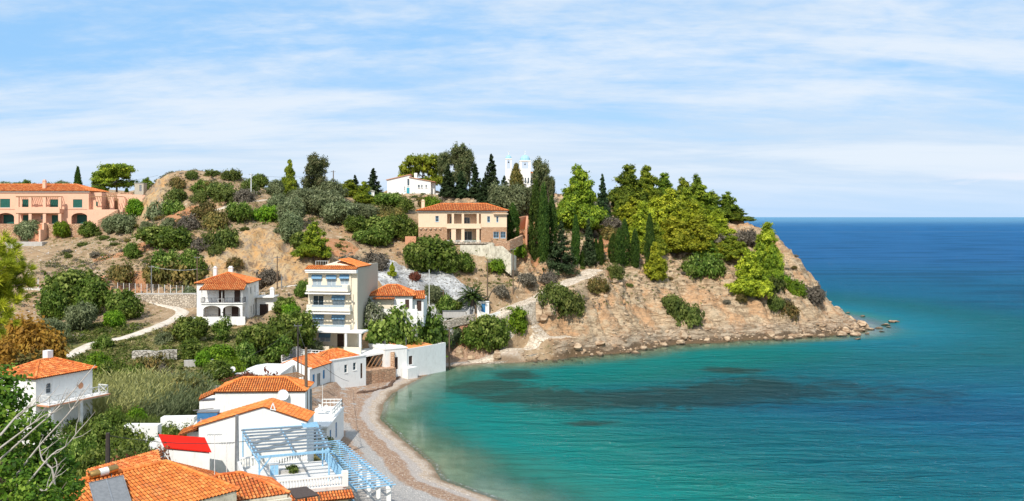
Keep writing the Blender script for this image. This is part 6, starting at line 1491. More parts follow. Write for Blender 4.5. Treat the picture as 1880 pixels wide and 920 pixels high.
# roof pergola: pale blue frame, grey slats
h = empty('roof_pergola', (0, 0, 0)); tag(h, 'pale blue steel pergola with grey slats over the white roof terrace', 'pergola')
bl, br, fr_, fl_ = [Vector(P(*p)) for p in ((446, 790, 94.5), (582, 779, 97.0), (604, 828, 86.8), (474, 840, 84.6))]
zz = 9.2
for v in (bl, br, fr_, fl_): v.z = zz
bl.xy = ((446-940)/1800*95.6, 95.6); br.xy = ((582-940)/1800*97.8, 97.8); fr_.xy = ((604-940)/1800*87.0, 87.0); fl_.xy = ((476-940)/1800*84.8, 84.8)
m = MB(); [m.bar(a, b, .14, .2) for a, b in ((bl, br), (br, fr_), (fr_, fl_), (fl_, bl))]; m.bar(bl.lerp(br, .5), fl_.lerp(fr_, .5), .12, .16); m.build('frame', PALEBLUE, h)
m = MB()
for i in range(1, 9):
    t = i/8.6-.03; m.bar(bl.lerp(fl_, t)+Vector((-.3, 0, .17)), br.lerp(fr_, t)+Vector((.3, 0, .17)), .24, .12)
m.build('slats', GREYB, h)
ms = MB()
for i in range(7): a = bl.lerp(fl_, i/6.5)+Vector((0, 0, -.55)); b = bl.lerp(fl_, (i+1)/6.5)+Vector((0, 0, -.02)); ms.bar(a, b, .07); ms.bar(Vector((a.x, a.y, zz)), a, .06)
ms.bar(bl+Vector((0, 0, -.6)), fl_+Vector((0, 0, -.6)), .09); ms.build('side_lattice', PALEBLUE, h)
m = MB()
for i in range(10): a = br.lerp(bl, .02+i*.012)+Vector((0, 0, .26+.0*i)); 
for i in range(7): a = br.lerp(fr_, i*.03); b = a.lerp(bl.lerp(fl_, i*.03), .22); m.bar(a+Vector((0,0,.30)), b+Vector((0,0,.30)), .1, .05)
m.build('stacked_slats', PALEBLUE, h)
for v in (bl, br, fr_, fl_, br.lerp(fr_, .5)): m = MB(); m.bar((v.x, v.y, 6.45), (v.x, v.y, zz-.1), .12); m.build('post', PALEBLUE, h)
m = MB(); m.bar((fl_.x, fl_.y, zz-1.3), fl_.lerp(fr_, .16)+Vector((0, 0, -.1)), .1); m.build('brace', PALEBLUE, h)
# beach pergola
h = empty('beach_pergola', (0, 0, 0)); tag(h, 'long pale blue pergola on white pillars along the pebble beach', 'pergola')
o2 = Vector((-19.2, 107.5, 5.3)); dl = Vector((.42, -.91, 0)).normalized(); wn = Vector((-.91, -.42, 0)); Lg, Wd = 19.5, 3.3
m = MB()
for s_ in (0, .5, 1): m.bar(o2+wn*Wd*s_, o2+wn*Wd*s_+dl*Lg, .13, .18)
m.build('beams', PALEBLUE, h); m = MB()
for i in range(24): a = o2+dl*(i*Lg/23)+Vector((0, 0, .15)); m.bar(a-wn*.4, a+wn*(Wd+.1), .13, .07)
m.build('slats', PALEBLUE, h)
for i in range(6):
    a = o2+dl*(1.2+i*4.1); g0 = float(gz(a.x, a.y))-.3
    if i < 2: m = MB(); m.bar((a.x, a.y, g0), (a.x, a.y, 5.2), .14); m.build('steel_post', PALEBLUE, h)
for (px, Y) in ((662, 100.2), (677.5, 97.3), (695, 94), (714, 90.6)):
    x = (px-940)/1800*Y; m = MB(); m.box(x-.2, x+.2, Y-.2, Y+.2, .8, 5.18); m.box(x-.25, x+.25, Y-.25, Y+.25, 4.9, 5.05); m.build('pillar', WHITE, h)
a0 = Vector((-15.0, 93.0, 1.7)); m = MB()
h = empty('blue_fence', (0, 0, 0)); tag(h, 'pale blue panel fence below the beach pergola', 'fence'); a, b = Vector((-16.2, 97, 1.6)), Vector((-11.6, 84, 1.9))
m = MB(); n = 44
for i in range(n): q = a.lerp(b, i/n); r_ = a.lerp(b, (i+.7)/n); m.hull([(q.x, q.y, q.z-.3), (r_.x, r_.y, r_.z-.3), (r_.x+.05, r_.y+.02, r_.z-.3), (q.x+.05, q.y+.02, q.z-.3)], [(q.x, q.y, q.z+1.1), (r_.x, r_.y, r_.z+1.1), (r_.x+.05, r_.y+.02, r_.z+1.1), (q.x+.05, q.y+.02, q.z+1.1)])
m.build('boards', PALEBLUE, h)
e = empty('beach_bin', (-11.0, 88.6, float(gz(-11.0, 88.6)))); tag(e, 'small rusty brown barrel on a post beside the last white pillar', 'barrel'); m = MB(); m.lathe((0, 0, .6), [(.2, 0), (.22, .1), (.22, .7), (.2, .8)], 12); m.build('barrel', POLEW, e); m = MB(); m.bar((0, 0, -.2), (0, 0, .6), .08); m.build('stand', METALG, e)
e = empty('wood_deck', (0, 0, 0)); tag(e, 'small ochre wooden deck at the bottom edge beside the blue fence', 'deck'); q = [(-16.2, 87.2, 2.2), (-13.4, 83.5, 2.2), (-14.8, 82, 2.2), (-18, 85, 2.2)]; quad_plane(e, 'boards', plain('ochre_wood', (.50,.32,.14)), q, .2)
# white garden walls, tank
for pts, lb in (([(231, 779, 106), (293, 779, 106)], 'white plastered garden wall, the left lower one of two'), ([(298, 765, 110), (359, 764, 110)], 'white plastered garden wall, the right higher one of two')):
    q = [P(*p) for p in pts]; wallrun('garden_wall', lb, 'wall', q, 0.0, 1.2, WHITE, 3.0)
h = house('water_tank', 'blue open water tank on a roof left of the white houses', 'water tank', P(362, 777, 99.8), .1); m = MB(); m.box(0, 2.0, 0, 1.2, 0, 1.05); m.build('tank', TANKB, h); m = MB(); m.box(-.05, 2.05, -.05, 1.25, 1.05, 1.12); m.bar((-.4, 0, 1.3), (1.6, .2, 1.45), .07); m.build('rim', METALG, h); m = MB(); m.box(-.3, 2.3, -.2, 1.5, -4, -.003); m.build('base', WHITE2, h)

# ---------------------------------------------------------------- walls, fence
wallrun('stone_wall', 'long rubble retaining wall behind the footpath bend', 'wall', [P(252, 541, 201), P(300, 541, 199.5), P(362, 541, 196)], 0.05, .6, STONE, 3.4)
wallrun('wall_coping', 'pale concrete coping on the long rubble retaining wall', 'wall', [P(252, 540, 201.3), P(300, 540, 199.8), P(362, 540, 196.3)], 0.2, .9, CONC, .1)
wallrun('dry_stone_wall', 'low dry stone wall in the grassy field', 'wall', [P(245, 652, 156), P(285, 653, 155), P(325, 650, 156)], .75, .8, STONEG, .8)
wallrun('stone_wall', 'grey rubble garden wall behind the hipped orange roof house', 'wall', [P(364, 712, 128), P(385, 711, 129), P(408, 709, 130)], .1, .8, STONEG, 3.4)
wallrun('white_wall', 'pale wall left of the apartment block roof level', 'wall', [P(503, 531, 203), P(532, 525, 202), P(562, 522, 201)], .1, .5, WHITE2, 2.5)
wallrun('low_wall', 'low concrete garden wall under the bright fig tree', 'wall', [P(338, 664, 152), P(392, 662, 153)], .2, .5, CONC, 1.2)
wallrun('terrace_wall', 'pale stone terrace wall above the grey-green domes', 'wall', [P(752, 602, 200), P(800, 594, 201), P(845, 583, 205), P(872, 577, 207)], .1, .6, STONE, 1.6)
wallrun('path_wall', 'white parapet wall where the stepped path begins', 'wall', [P(882, 577, 208), P(900, 582, 208), P(918, 577, 209.5)], .6, .4, WHITE2, 1.4)
wallrun('path_retaining_wall', 'stone wall holding the seaward side of the stepped path', 'wall', [P(938, 590, 209.5), P(990, 560, 215.5), P(1036, 538, 223.5), P(1068, 518, 230), P(1094, 490, 239)], -.5, .5, STONE, 1.6)
wallrun('ramp_wall', 'rubble edge wall along the shore ramp', 'wall', [P(893, 667, 200.3), P(930, 661, 202), P(975, 651, 205), P(1020, 640, 209.5), P(1048, 634, 213)], -.05, .7, STONE, 2.2)
h = empty('wire_fence', (0, 0, 0)); tag(h, 'wire mesh fence on white posts above the rubble wall', 'fence'); pts = [P(216+i*10.8, 534+i*.5, 204-i*.5) for i in range(13)]; mw = MB()
for p in pts: m = MB(); m.bar((p[0], p[1], p[2]-.8), (p[0], p[1], p[2]+1.7), .09); m.build('post', WFRAME, h)
for a, b in zip(pts, pts[1:]):
    for k in range(6): mw.bar((a[0], a[1], a[2]+.25+k*.28), (b[0], b[1], b[2]+.25+k*.28), .018)
    for k in range(5): q = Vector(a).lerp(Vector(b), k/5); mw.bar(q+Vector((0, 0, .2)), q+Vector((0, 0, 1.65)), .018)
mw.build('wire_mesh', METALG, h)
h = empty('tube_frame', (0, 0, 0)); tag(h, 'white tube goal-like frame in the garden', 'frame'); a, b = P(401, 657, 158), P(438, 654, 160); m = MB(); m.tube([(a[0], a[1], a[2]-3), a, b, (b[0], b[1], b[2]-3)], .06, 6); m.build('tube', WFRAME, h)
tag(dish(None, P(427, 679, 146), .5, -.2), 'white satellite dish at the left tip of the white canopy', 'satellite dish')

# ---------------------------------------------------------------- poles and wires
POL = {}
def pole(px, top, base, label, r=.13, mat=None, Y=None, arms=1, name='utility_pole', cat='utility pole', lean=0):
    p = hit(px, base) if Y is None else on(px, Y); Yd = p[1]; zt = H+(HY-top)/F*Yd; e = empty(name, (p[0], p[1], p[2])); tag(e, label, cat, 'utility poles' if cat == 'utility pole' else None)
    L_ = zt-p[2]; m = MB(); m.tube([(0, 0, -1), (lean*L_*.5, 0, L_*.5), (lean*L_, 0, L_)], [r*1.15, r, r*.75], 8); m.build('post', mat or POLEW, e)
    if arms:
        m = MB(); m.bar((lean*L_-.6, 0, L_-.35), (lean*L_+.6, 0, L_-.35), .09); [m.lathe((lean*L_+s_, 0, L_-.3), [(.03, 0), (.06, .05), (.05, .16), (.02, .18)], 6) for s_ in (-.5, 0, .5)]; m.build('crossarm', METALG, e)
    POL[label] = Vector((p[0]+lean*L_, p[1], zt-.2)); return e
pole(547, 594, 704, 'dark slim pole rising before the gabled beach house', .12, POLED, 148, 1)
pole(562, 638, 776, 'thick wooden pole behind the orange gable roof', .2, POLEW, 112, 1)
pole(571, 714, 776, 'short grey post beside the thick wooden pole', .14, METALG, 114, 0)
pole(556, 655, 690, 'thin leaning mast near the gabled beach house', .06, METALG, 150, 0, lean=-.05)
pole(198, 795, 870, 'black pole standing behind the solar water heater', .24, POLED, 82, 0)
pole(895, 478, 560, 'reddish wooden pole on the slope under the villa', .15, POLEW, None, 1)
pole(942, 455, 541, 'wooden lamp pole beside the stepped path', .13, POLEW, None, 1)
pole(814, 532, 580, 'wooden pole behind the palm-side trees', .14, POLEW, None, 1)
pole(788, 495, 522, 'short white pole in front of the white rock', .1, WFRAME, 207, 0)
pole(825, 602, 662, 'brown pole at the end of the long white wall', .14, POLEW, 193, 1)
pole(612, 313, 352, 'wooden pole on the left ridge', .15, POLEW, 262, 1)
pole(461, 318, 362, 'white metal pole on the scrubby outcrop', .13, WFRAME, 247, 1)
pole(320, 346, 372, 'thin pole beside the golden scar', .07, METALG, 244, 0)
pole(278, 487, 537, 'pole with lamp by the wire fence', .12, METALG, 203, 1)
pole(362, 470, 515, 'pole behind the white two-storey house', .12, POLEW, 203, 1)
pole(509, 470, 545, 'pole in front of the golden cliff', .13, POLEW, 200, 1)
pole(517, 505, 550, 'grey pole left of the apartment block', .11, METALG, 200, 0)
pole(70, 512, 531, 'short white pole on the lane', .09, WFRAME, 200, 0)
pole(435, 762, 835, 'steel flue pipe beside the roof pergola', .2, METALG, 90, 0, name='flue_pipe', cat='pipe')
def antenna(px, top, base, Y, label):
    a = Vector(P(px, base, Y)); b = Vector(P(px, top, Y)); e = empty('television_antenna', tuple(a)); tag(e, label, 'antenna', 'roof antennas'); L_ = (b-a).length; m = MB(); m.bar((0, 0, 0), (0, 0, L_), .045); m.build('mast', WFRAME, e)
    m = MB(); m.bar((-.6, 0, L_-.1), (.6, .1, L_-.1), .03); [m.bar((x, -.3, L_-.1), (x, .35, L_-.1), .02) for x in (-.5, -.3, -.1, .1, .3, .5)]; m.build('boom', METALG, e)
antenna(394, 796, 880, 80, 'tall thin antenna rising over the nearest tiled roof'); antenna(416, 812, 888, 79, 'second antenna right of the tallest one'); antenna(369, 768, 806, 98, 'antenna in front of the blue water tank')
antenna(592, 706, 745, 130, 'antenna above the flat-roofed terrace beach house'); antenna(545, 636, 665, 165, 'antenna on the railed roof terrace')
def wire(a, b, sag, label, r=.02):
    a, b = Vector(a), Vector(b); m = MB(); pts = []
    for i in range(17): t = i/16; q = a.lerp(b, t); q.z -= sag*4*t*(1-t); pts.append(q)
    m.tube(pts, r, 4); tag(m.build('power_line', DARKM if r < .021 or r > .023 else WFRAME), label, 'cable', 'overhead cables')
pl = POL
wire(pl['pole with lamp by the wire fence'], P(362, 494, 202), .5, 'white cable from the fence pole to the white house', .022); wire(P(362, 494, 202), pl['pole in front of the golden cliff'], .8, 'cable passing before the golden cliff', .018)
wire(pl['pole in front of the golden cliff'], P(700, 500, 200), 1.0, 'cable from the cliff pole over the apartment roof', .025); wire(P(30, 448, 235), pl['pole with lamp by the wire fence'], 1.5, 'cable crossing the bare slope', .018)
wire(pl['wooden pole on the left ridge'], pl['white metal pole on the scrubby outcrop'], 1.2, 'cable between the ridge pole and the outcrop pole'); wire(P(70, 336, 285), P(290, 322, 258), 1.5, 'cable over the hotel roof on the skyline', .025)
wire(pl['thick wooden pole behind the orange gable roof'], P(640, 700, 165), .6, 'dark cable running down to the beach houses', .03); wire(pl['dark slim pole rising before the gabled beach house'], pl['thick wooden pole behind the orange gable roof'], .4, 'cable between the two village poles')
wire(pl['black pole standing behind the solar water heater'], P(470, 808, 92), .5, 'cable in front of the bright red roof', .025); wire(pl['dark slim pole rising before the gabled beach house'], P(400, 672, 150), 1.0, 'cable across the gardens')
wire(pl['reddish wooden pole on the slope under the villa'], pl['wooden lamp pole beside the stepped path'], .6, 'cable between the two slope poles')
# ---------------------------------------------------------------- ground cover, reeds, rocks
def on_arr(x, y): return gz(x, y)
def scatter(n, xr, yr, cond, seed):
    g_ = np.random.default_rng(seed); x = g_.uniform(*xr, n*4); y = g_.uniform(*yr, n*4); z = gz(x, y); k = cond(x, y, z); x, y, z = x[k][:n], y[k][:n], z[k][:n]; return x, y, z, g_
i_ = lambda A, x, y: A[np.clip(np.searchsorted(gy, y), 0, len(gy)-1), np.clip(np.searchsorted(gx, x), 0, len(gx)-1)]
PD = np.full(GX.shape, 99.)
for nm, c, wd in PATHS:
    bb = (GX > c[:, 0].min()-6) & (GX < c[:, 0].max()+6) & (GY > c[:, 1].min()-6) & (GY < c[:, 1].max()+6); I = np.where(bb); q = np.stack([GX[I], GY[I]], 1)
    PD[I] = np.minimum(PD[I], np.hypot(q[:, None, 0]-c[None, :, 0], q[:, None, 1]-c[None, :, 1]).min(1)-wd/2)
def tufts(name, label, n, xr, yr, cond, seed, per, rad, leaf, mat, hgt=.5, asp=2.2, dens=None):
    x, y, z, g_ = scatter(n, xr, yr, cond, seed); k = len(x); s = g_.uniform(.45, 1.3, k)**1.4
    d = sph(k*per).reshape(k, per, 3); d[..., 2] = np.abs(d[..., 2]); c = np.stack([x, y, z-.05], 1)[:, None]+d*np.array([rad, rad, rad*hgt])*s[:, None, None]*g_.uniform(.5, 1, (k, per, 1))
    t = g_.random(k)[:, None]*.6+g_.random((k, per))*.4; q, tt = leaves(c.reshape(-1, 3), d.reshape(-1, 3), t.reshape(-1), leaf, asp, up=.3)
    o = crown_obj(name, q, tt, mat); tag(o, label, name.replace('_', ' '), kind='stuff'); return o
base_ok = lambda x, y: (i_(PD, x, y) > .6) & (i_(BEACH, x, y) < .1)
pch = lambda x, y, s, f=11: fbm(x/f, y/f, o=3, s=s)
tufts('dry_scrub', 'low dry grey and brown scrub over the hillside', 3600, (-170, 60), (165, 300), lambda x, y, z: base_ok(x, y) & (z > 9) & (i_(GOLD, x, y) < .3) & (i_(WHITE_MASK, x, y) < .3) & (pch(x, y, 3) > -.15) & ~((y > 225) & (x < -98)), 1, 26, .75, .16, FM['greydry'], .7)
tufts('green_scrub', 'low olive green scrub patches on the hillside', 2000, (-105, 60), (185, 300), lambda x, y, z: base_ok(x, y) & (z > 14) & (i_(GOLD, x, y) < .3) & (i_(WHITE_MASK, x, y) < .3) & (pch(x, y, 8) > -.12), 2, 36, 1.05, .17, FM['maquis'], .85)
tufts('straw_grass', 'straw coloured dry grass on the hillside', 3000, (-120, 60), (185, 300), lambda x, y, z: base_ok(x, y) & (z > 9) & (i_(GOLD, x, y) < .3) & (i_(WHITE_MASK, x, y) < .3) & (pch(x, y, 41) > -.1), 14, 18, .5, .14, FM['reed'], .6, 2.6)
tufts('cape_scrub', 'small grey thorny tufts dotted over the cape', 650, (5, 98), (205, 290), lambda x, y, z: (i_(SD, x, y) > 8) & (z > 4) & (i_(PD, x, y) > .6) & (pch(x, y, 6, 6) > -.1), 3, 26, .55, .13, FM['greydry'], .7)
tufts('cape_greenery', 'small green tufts dotted over the cape', 150, (5, 98), (205, 290), lambda x, y, z: (i_(SD, x, y) > 9) & (z > 6) & (i_(PD, x, y) > .6) & (pch(x, y, 16, 6) > .1), 4, 30, .6, .14, FM['maquis'], .7)
tufts('slope_grass', 'sparse dry tufts on the bare slope below the hotel', 500, (-170, -88), (185, 246), lambda x, y, z: base_ok(x, y) & (pch(x, y, 12, 8) > .05), 5, 16, .4, .12, FM['greydry'], .5)
gard = lambda x, y, z: base_ok(x, y) & (y < 182) & (z > 2.5)
tufts('garden_grass', 'yellow-green grass and weeds in the village gardens', 5200, (-95, -18), (100, 182), gard, 6, 20, .55, .17, FM['reed'], .7, 2.8)
tufts('garden_weeds', 'green weeds and low bushes in the village gardens', 3600, (-95, -18), (85, 180), lambda x, y, z: gard(x, y, z) & (pch(x, y, 21, 9) > -.2), 7, 26, .75, .2, FM['maquis'], .85)
tufts('garden_greenery', 'bright green low plants in the village gardens', 1700, (-95, -18), (85, 180), lambda x, y, z: gard(x, y, z) & (pch(x, y, 33, 7) > .08), 8, 26, .8, .22, FM['green'], .9)
# reed bed
def blades(name, label, n, cen, rx, ry, hh, seed, mat, wid=.09):
    g_ = np.random.default_rng(seed); a = g_.random(n)*6.283; r = np.sqrt(g_.random(n)); x = cen[0]+rx*r*np.cos(a); y = cen[1]+ry*r*np.sin(a); z = gz(x, y); k = 5
    L_ = hh*g_.uniform(.6, 1.1, n); ln = g_.normal(size=(n, 2))*.28+np.array([.12, 0]); u = g_.uniform(.25, 1, (n, k)); az = g_.random((n, k))*6.283
    C_ = np.stack([x[:, None]+ln[:, :1]*L_[:, None]*u**2, y[:, None]+ln[:, 1:]*L_[:, None]*u**2, z[:, None]+L_[:, None]*u*.95], -1); al = np.stack([np.cos(az)*.5+ln[:, :1], np.sin(az)*.5+ln[:, 1:], np.full(az.shape, .8)], -1)
    t = g_.random(n)[:, None]*.5+g_.random((n, k))*.5; q, tt = leaves(C_.reshape(-1, 3), np.stack([np.cos(az), np.sin(az), az*0], -1).reshape(-1, 3), t.reshape(-1), wid, 9., along=al.reshape(-1, 3)*3); o = crown_obj(name, q, tt, mat); tag(o, label, 'reeds', kind='stuff')
blades('reed_bed', 'tall yellow-green reed bed between the left white house and the garden wall', 5200, ((222-940)/1800*120, 120), 5.6, 8.5, 4.2, 1, FM['reed'])
blades('reed_bed', 'greyer reeds at the right of the reed bed', 4200, ((295-940)/1800*122, 122), 5.2, 8, 3.8, 2, FM['olive'])
blades('reed_bed', 'green lower reeds in front of the reed bed', 2500, ((215-940)/1800*110, 110), 6, 3, 2.6, 3, FM['maquis'])
# rocks
ROCKM = MN('shore_rock'); q = ROCKM.pos(); c = ROCKM.mix(ROCKM.ramp(ROCKM.noise(q, .9, 6, .65, (.5,.6,2)), .38, .62), (.27,.17,.10), (.56,.42,.28)); zz = ROCKM.n('ShaderNodeSeparateXYZ'); ROCKM.put(zz.inputs[0], q)
c = ROCKM.mix(ROCKM.ramp(ROCKM.math('ADD', zz.outputs[2], ROCKM.math('MULTIPLY', ROCKM.noise(q, 2, 4, .6), .8)), 1.0, .45), c, (.085,.06,.04)); ROCKM.col(c); ROCKM.bump(ROCKM.noise(q, 3, 6, .7), .8, .15)
RP = []
for i in range(6):
    bm_v = sph(1)*0; import bmesh
    bm = bmesh.new(); bmesh.ops.create_icosphere(bm, subdivisions=3, radius=1); co = np.array([v.co[:] for v in bm.verts]); fc = np.array([[v.index for v in f.verts] for f in bm.faces]); bm.free()
    d = nrmz(co); r = 1+.32*fbm(d[:, 0]*1.5+i*7, d[:, 1]*1.5, d[:, 2]*2.2, o=3, s=200+i); co = d*r[:, None]
    g_ = np.random.default_rng(i+70)
    for k in range(9):
        n_v = nrmz(g_.normal(size=3)*np.array([1, 1, .6])); lim_ = g_.uniform(.55, .85); dd_ = co@n_v; co = co-np.maximum(dd_-lim_, 0)[:, None]*n_v
    RP.append(mesh_np('rock', co, fc, ROCKM.m))
def rock(i, x, y, s, sz, rz, label, group, z=None):
    src = RP[i % 6]; o = src if src.get('u') is None else src.copy()
    if src.get('u') is None: src['u'] = 1
    else: COL.objects.link(o)
    o.location = (x, y, (float(gz(x, y)) if z is None else z)+s*.15*sz); o.scale = (s, s*random.uniform(.7, 1.1), s*sz); o.rotation_euler = (random.uniform(-.25, .25), random.uniform(-.25, .25), rz); tag(o, label, 'rock', group)
random.seed(44)
SH = [Vector(p) for p in SHORE]
k_ = 0
for seg in range(12, 24):
    a, b = SH[seg], SH[seg+1]; n = int((b-a).length/1.1)
    for j in range(n):
        p = a.lerp(b, (j+random.random())/n); off = random.gauss(.4, 1.3); d = (b-a).normalized(); nn_ = Vector((-d.y, d.x)); q = p+nn_*off; s = random.choice([.35, .45, .6, .6, .9, 1.3])*random.uniform(.8, 1.2)
        rock(k_, q.x, q.y, s, random.uniform(.4, .75), random.random()*6, 'brown rock among others along the waterline at the foot of the cape', 'rocks along the foot of the cape'); k_ += 1
for (px, py, s, sz) in ((1560, 588, 2.2, .8), (1585, 597, 2.0, .7), (1552, 604, 2.4, .6), (1538, 590, 1.8, .8), (1570, 600, 1.6, .7), (1572, 612, 1.8, .4), (1545, 612, 1.9, .5)):
    Y = 54000/(py+6-400); rock(k_, (px-940)/1800*Y, Y, s, sz, random.random()*6, {1560: 'orange-brown boulder highest on the tip of the cape', 1585: 'outermost large boulder of the tip, first above the water', 1552: 'widest boulder in the middle of the tip rocks', 1538: 'boulder furthest left among the tip rocks', 1570: 'smaller boulder between the widest and the outermost', 1572: 'flat boulder lowest at the water on the tip', 1545: 'flat boulder left of the lowest one on the tip'}[px], 'boulders at the tip of the cape', z=.1); k_ += 1
for (px, py, s, sz) in ((1600, 604, 1.2, .4), (1612, 602, 1.4, .35), (1625, 596, 1.8, .35), (1638, 591, 1.7, .4), (1646, 590, 1.1, .5), (1583, 580, 1.0, .5), (1540, 576, 1.3, .4), (1556, 574, 1.0, .4), (1592, 612, 1.0, .35), (1618, 608, .9, .3), (1575, 622, 1.3, .3), (1632, 600, .8, .4)):
    Y = 54000/(py+3-400); rock(k_, (px-940)/1800*Y, Y, s, sz*.7, random.random()*6, 'dark low rock in the water off the cape, '+{1600: 'nearest to the tip boulders', 1612: 'second from the tip along the reef', 1625: 'long one in mid reef', 1638: 'long one at the reef end', 1646: 'last small one', 1583: 'behind the tip, right one', 1540: 'behind the tip, leftmost', 1556: 'behind the tip, middle one', 1592: 'just below the tip', 1618: 'small one below the reef middle', 1575: 'lowest one under the tip', 1632: 'tiny one under the reef end'}[px], 'rocks in the water off the cape', z=.02); k_ += 1
for (px, py, s, sz, lb) in ((985, 578, 2.6, .9, 'large orange boulder below the stepped path'), (1010, 572, 2.0, .8, 'second orange boulder right of the largest one below the path'), (965, 590, 1.6, .9, 'brown boulder at the left foot of the path rocks'), (998, 588, 1.7, .6, 'flat orange slab under the path boulders'), (1128, 518, 1.3, .6, 'white rock outcrop below the cypress clump'), (1140, 523, 1.0, .5, 'small white rock beside the white outcrop'), (845, 655, 1.5, .9, 'tan boulder at the foot of the dark shore tree'), (865, 660, 1.1, .8, 'brown boulder beside the shore steps'), (912, 655, 1.3, .9, 'rounded pale boulder under the big shore tree')):
    p = hit(px, py)
    if p: rock(k_, p[0], p[1], s, sz, random.random()*6, lb, 'boulders on the slope'); k_ += 1
random.seed(5)
for j in range(45):
    px = random.uniform(1000, 1530); py = random.uniform(520, 640); p = hit(px, py)
    if p and p[2] > .8 and float(i_(PD, p[0], p[1])) > 1: rock(k_, p[0], p[1], random.uniform(.25, .7), random.uniform(.35, .6), random.random()*6, 'loose tan stone lying on the rocky cape slope', 'loose stones on the cape slope'); k_ += 1
# shore pebbles / seaweed line
x, y, z, g_ = scatter(5200, (-30, 0), (92, 200), lambda x, y, z: (i_(BEACH, x, y) > .5) & (i_(SD, x, y) > .3) & (i_(SD, x, y) < 12), 9)
def pebble_mesh(name, label, x, y, z, g_, s0, s1, mat, cat):
    k = len(x); oc = np.array([[1,0,0],[0,1,0],[-1,0,0],[0,-1,0],[0,0,.7],[0,0,-.7]], float); fcs = np.array([[0,1,4],[1,2,4],[2,3,4],[3,0,4]]); s = g_.uniform(s0, s1, k); an = g_.random(k)*6.283; c_, s_ = np.cos(an), np.sin(an)
    V_ = oc[None]*s[:, None, None]*g_.uniform(.6, 1.2, (k, 1, 3)); X2 = V_[..., 0]*c_[:, None]-V_[..., 1]*s_[:, None]; Y2 = V_[..., 0]*s_[:, None]+V_[..., 1]*c_[:, None]; V_ = np.stack([X2+x[:, None], Y2+y[:, None], V_[..., 2]+z[:, None]], -1)
    o = mesh_np(name, V_.reshape(-1, 3), (fcs[None]+np.arange(k)[:, None, None]*6).reshape(-1, 3), mat, dict(rnd=('FACE', np.repeat(g_.random(k), 4)))); tag(o, label, cat, kind='stuff')
pebm = MN('pebbles'); r = pebm.attr('rnd'); pebm.col(pebm.mix(pebm.ramp(r, 0, .6), (.30,.26,.23), pebm.mix(pebm.ramp(r, .6, 1), (.52,.47,.43), (.62,.60,.57)))); pebble_mesh('pebbles', 'coarse grey and white pebbles scattered over the beach', x, y, z, g_, .03, .085, pebm.m, 'pebbles')
x, y, z, g_ = scatter(2600, (-8, 98), (200, 262), lambda x, y, z: (i_(SD, x, y) > .2) & (i_(SD, x, y) < 5) & (i_(BEACH, x, y) < .5), 10); pebble_mesh('shore_rubble', 'broken rock rubble along the foot of the cape', x, y, z, g_, .12, .42, ROCKM.m, 'rubble')
x, y, z, g_ = scatter(1500, (-170, -88), (185, 246), lambda x, y, z: base_ok(x, y), 12); pebble_mesh('slope_stones', 'small pale stones scattered on the bare slope', x, y, z, g_, .08, .26, pebm.m, 'stones')
wk = MN('seaweed_ridge'); wk.col(wk.mix(wk.noise(wk.pos(), 5, 5, .7), (.05,.03,.022), (.20,.12,.08)))
pts = resample([P(655, 727, 163), P(688, 722, 167), P(712, 718, 171), P(722, 706, 176), P(740, 694, 183), P(765, 685, 190), P(800, 676, 196)], .35); m = MB(); random.seed(3)
tt = [(p[0]+random.gauss(0, .08), p[1]+random.gauss(0, .08), max(float(gz(p[0], p[1])), .05)+.02) for p in pts]
m.tube(tt, [.12+.22*abs(math.sin(i*.37)*math.cos(i*.11))+random.uniform(0, .12) for i in range(len(tt))], 7); tag(m.build('seaweed_line', wk.m), 'dark ridge of dried seaweed along the north end of the beach', 'seaweed', kind='stuff')

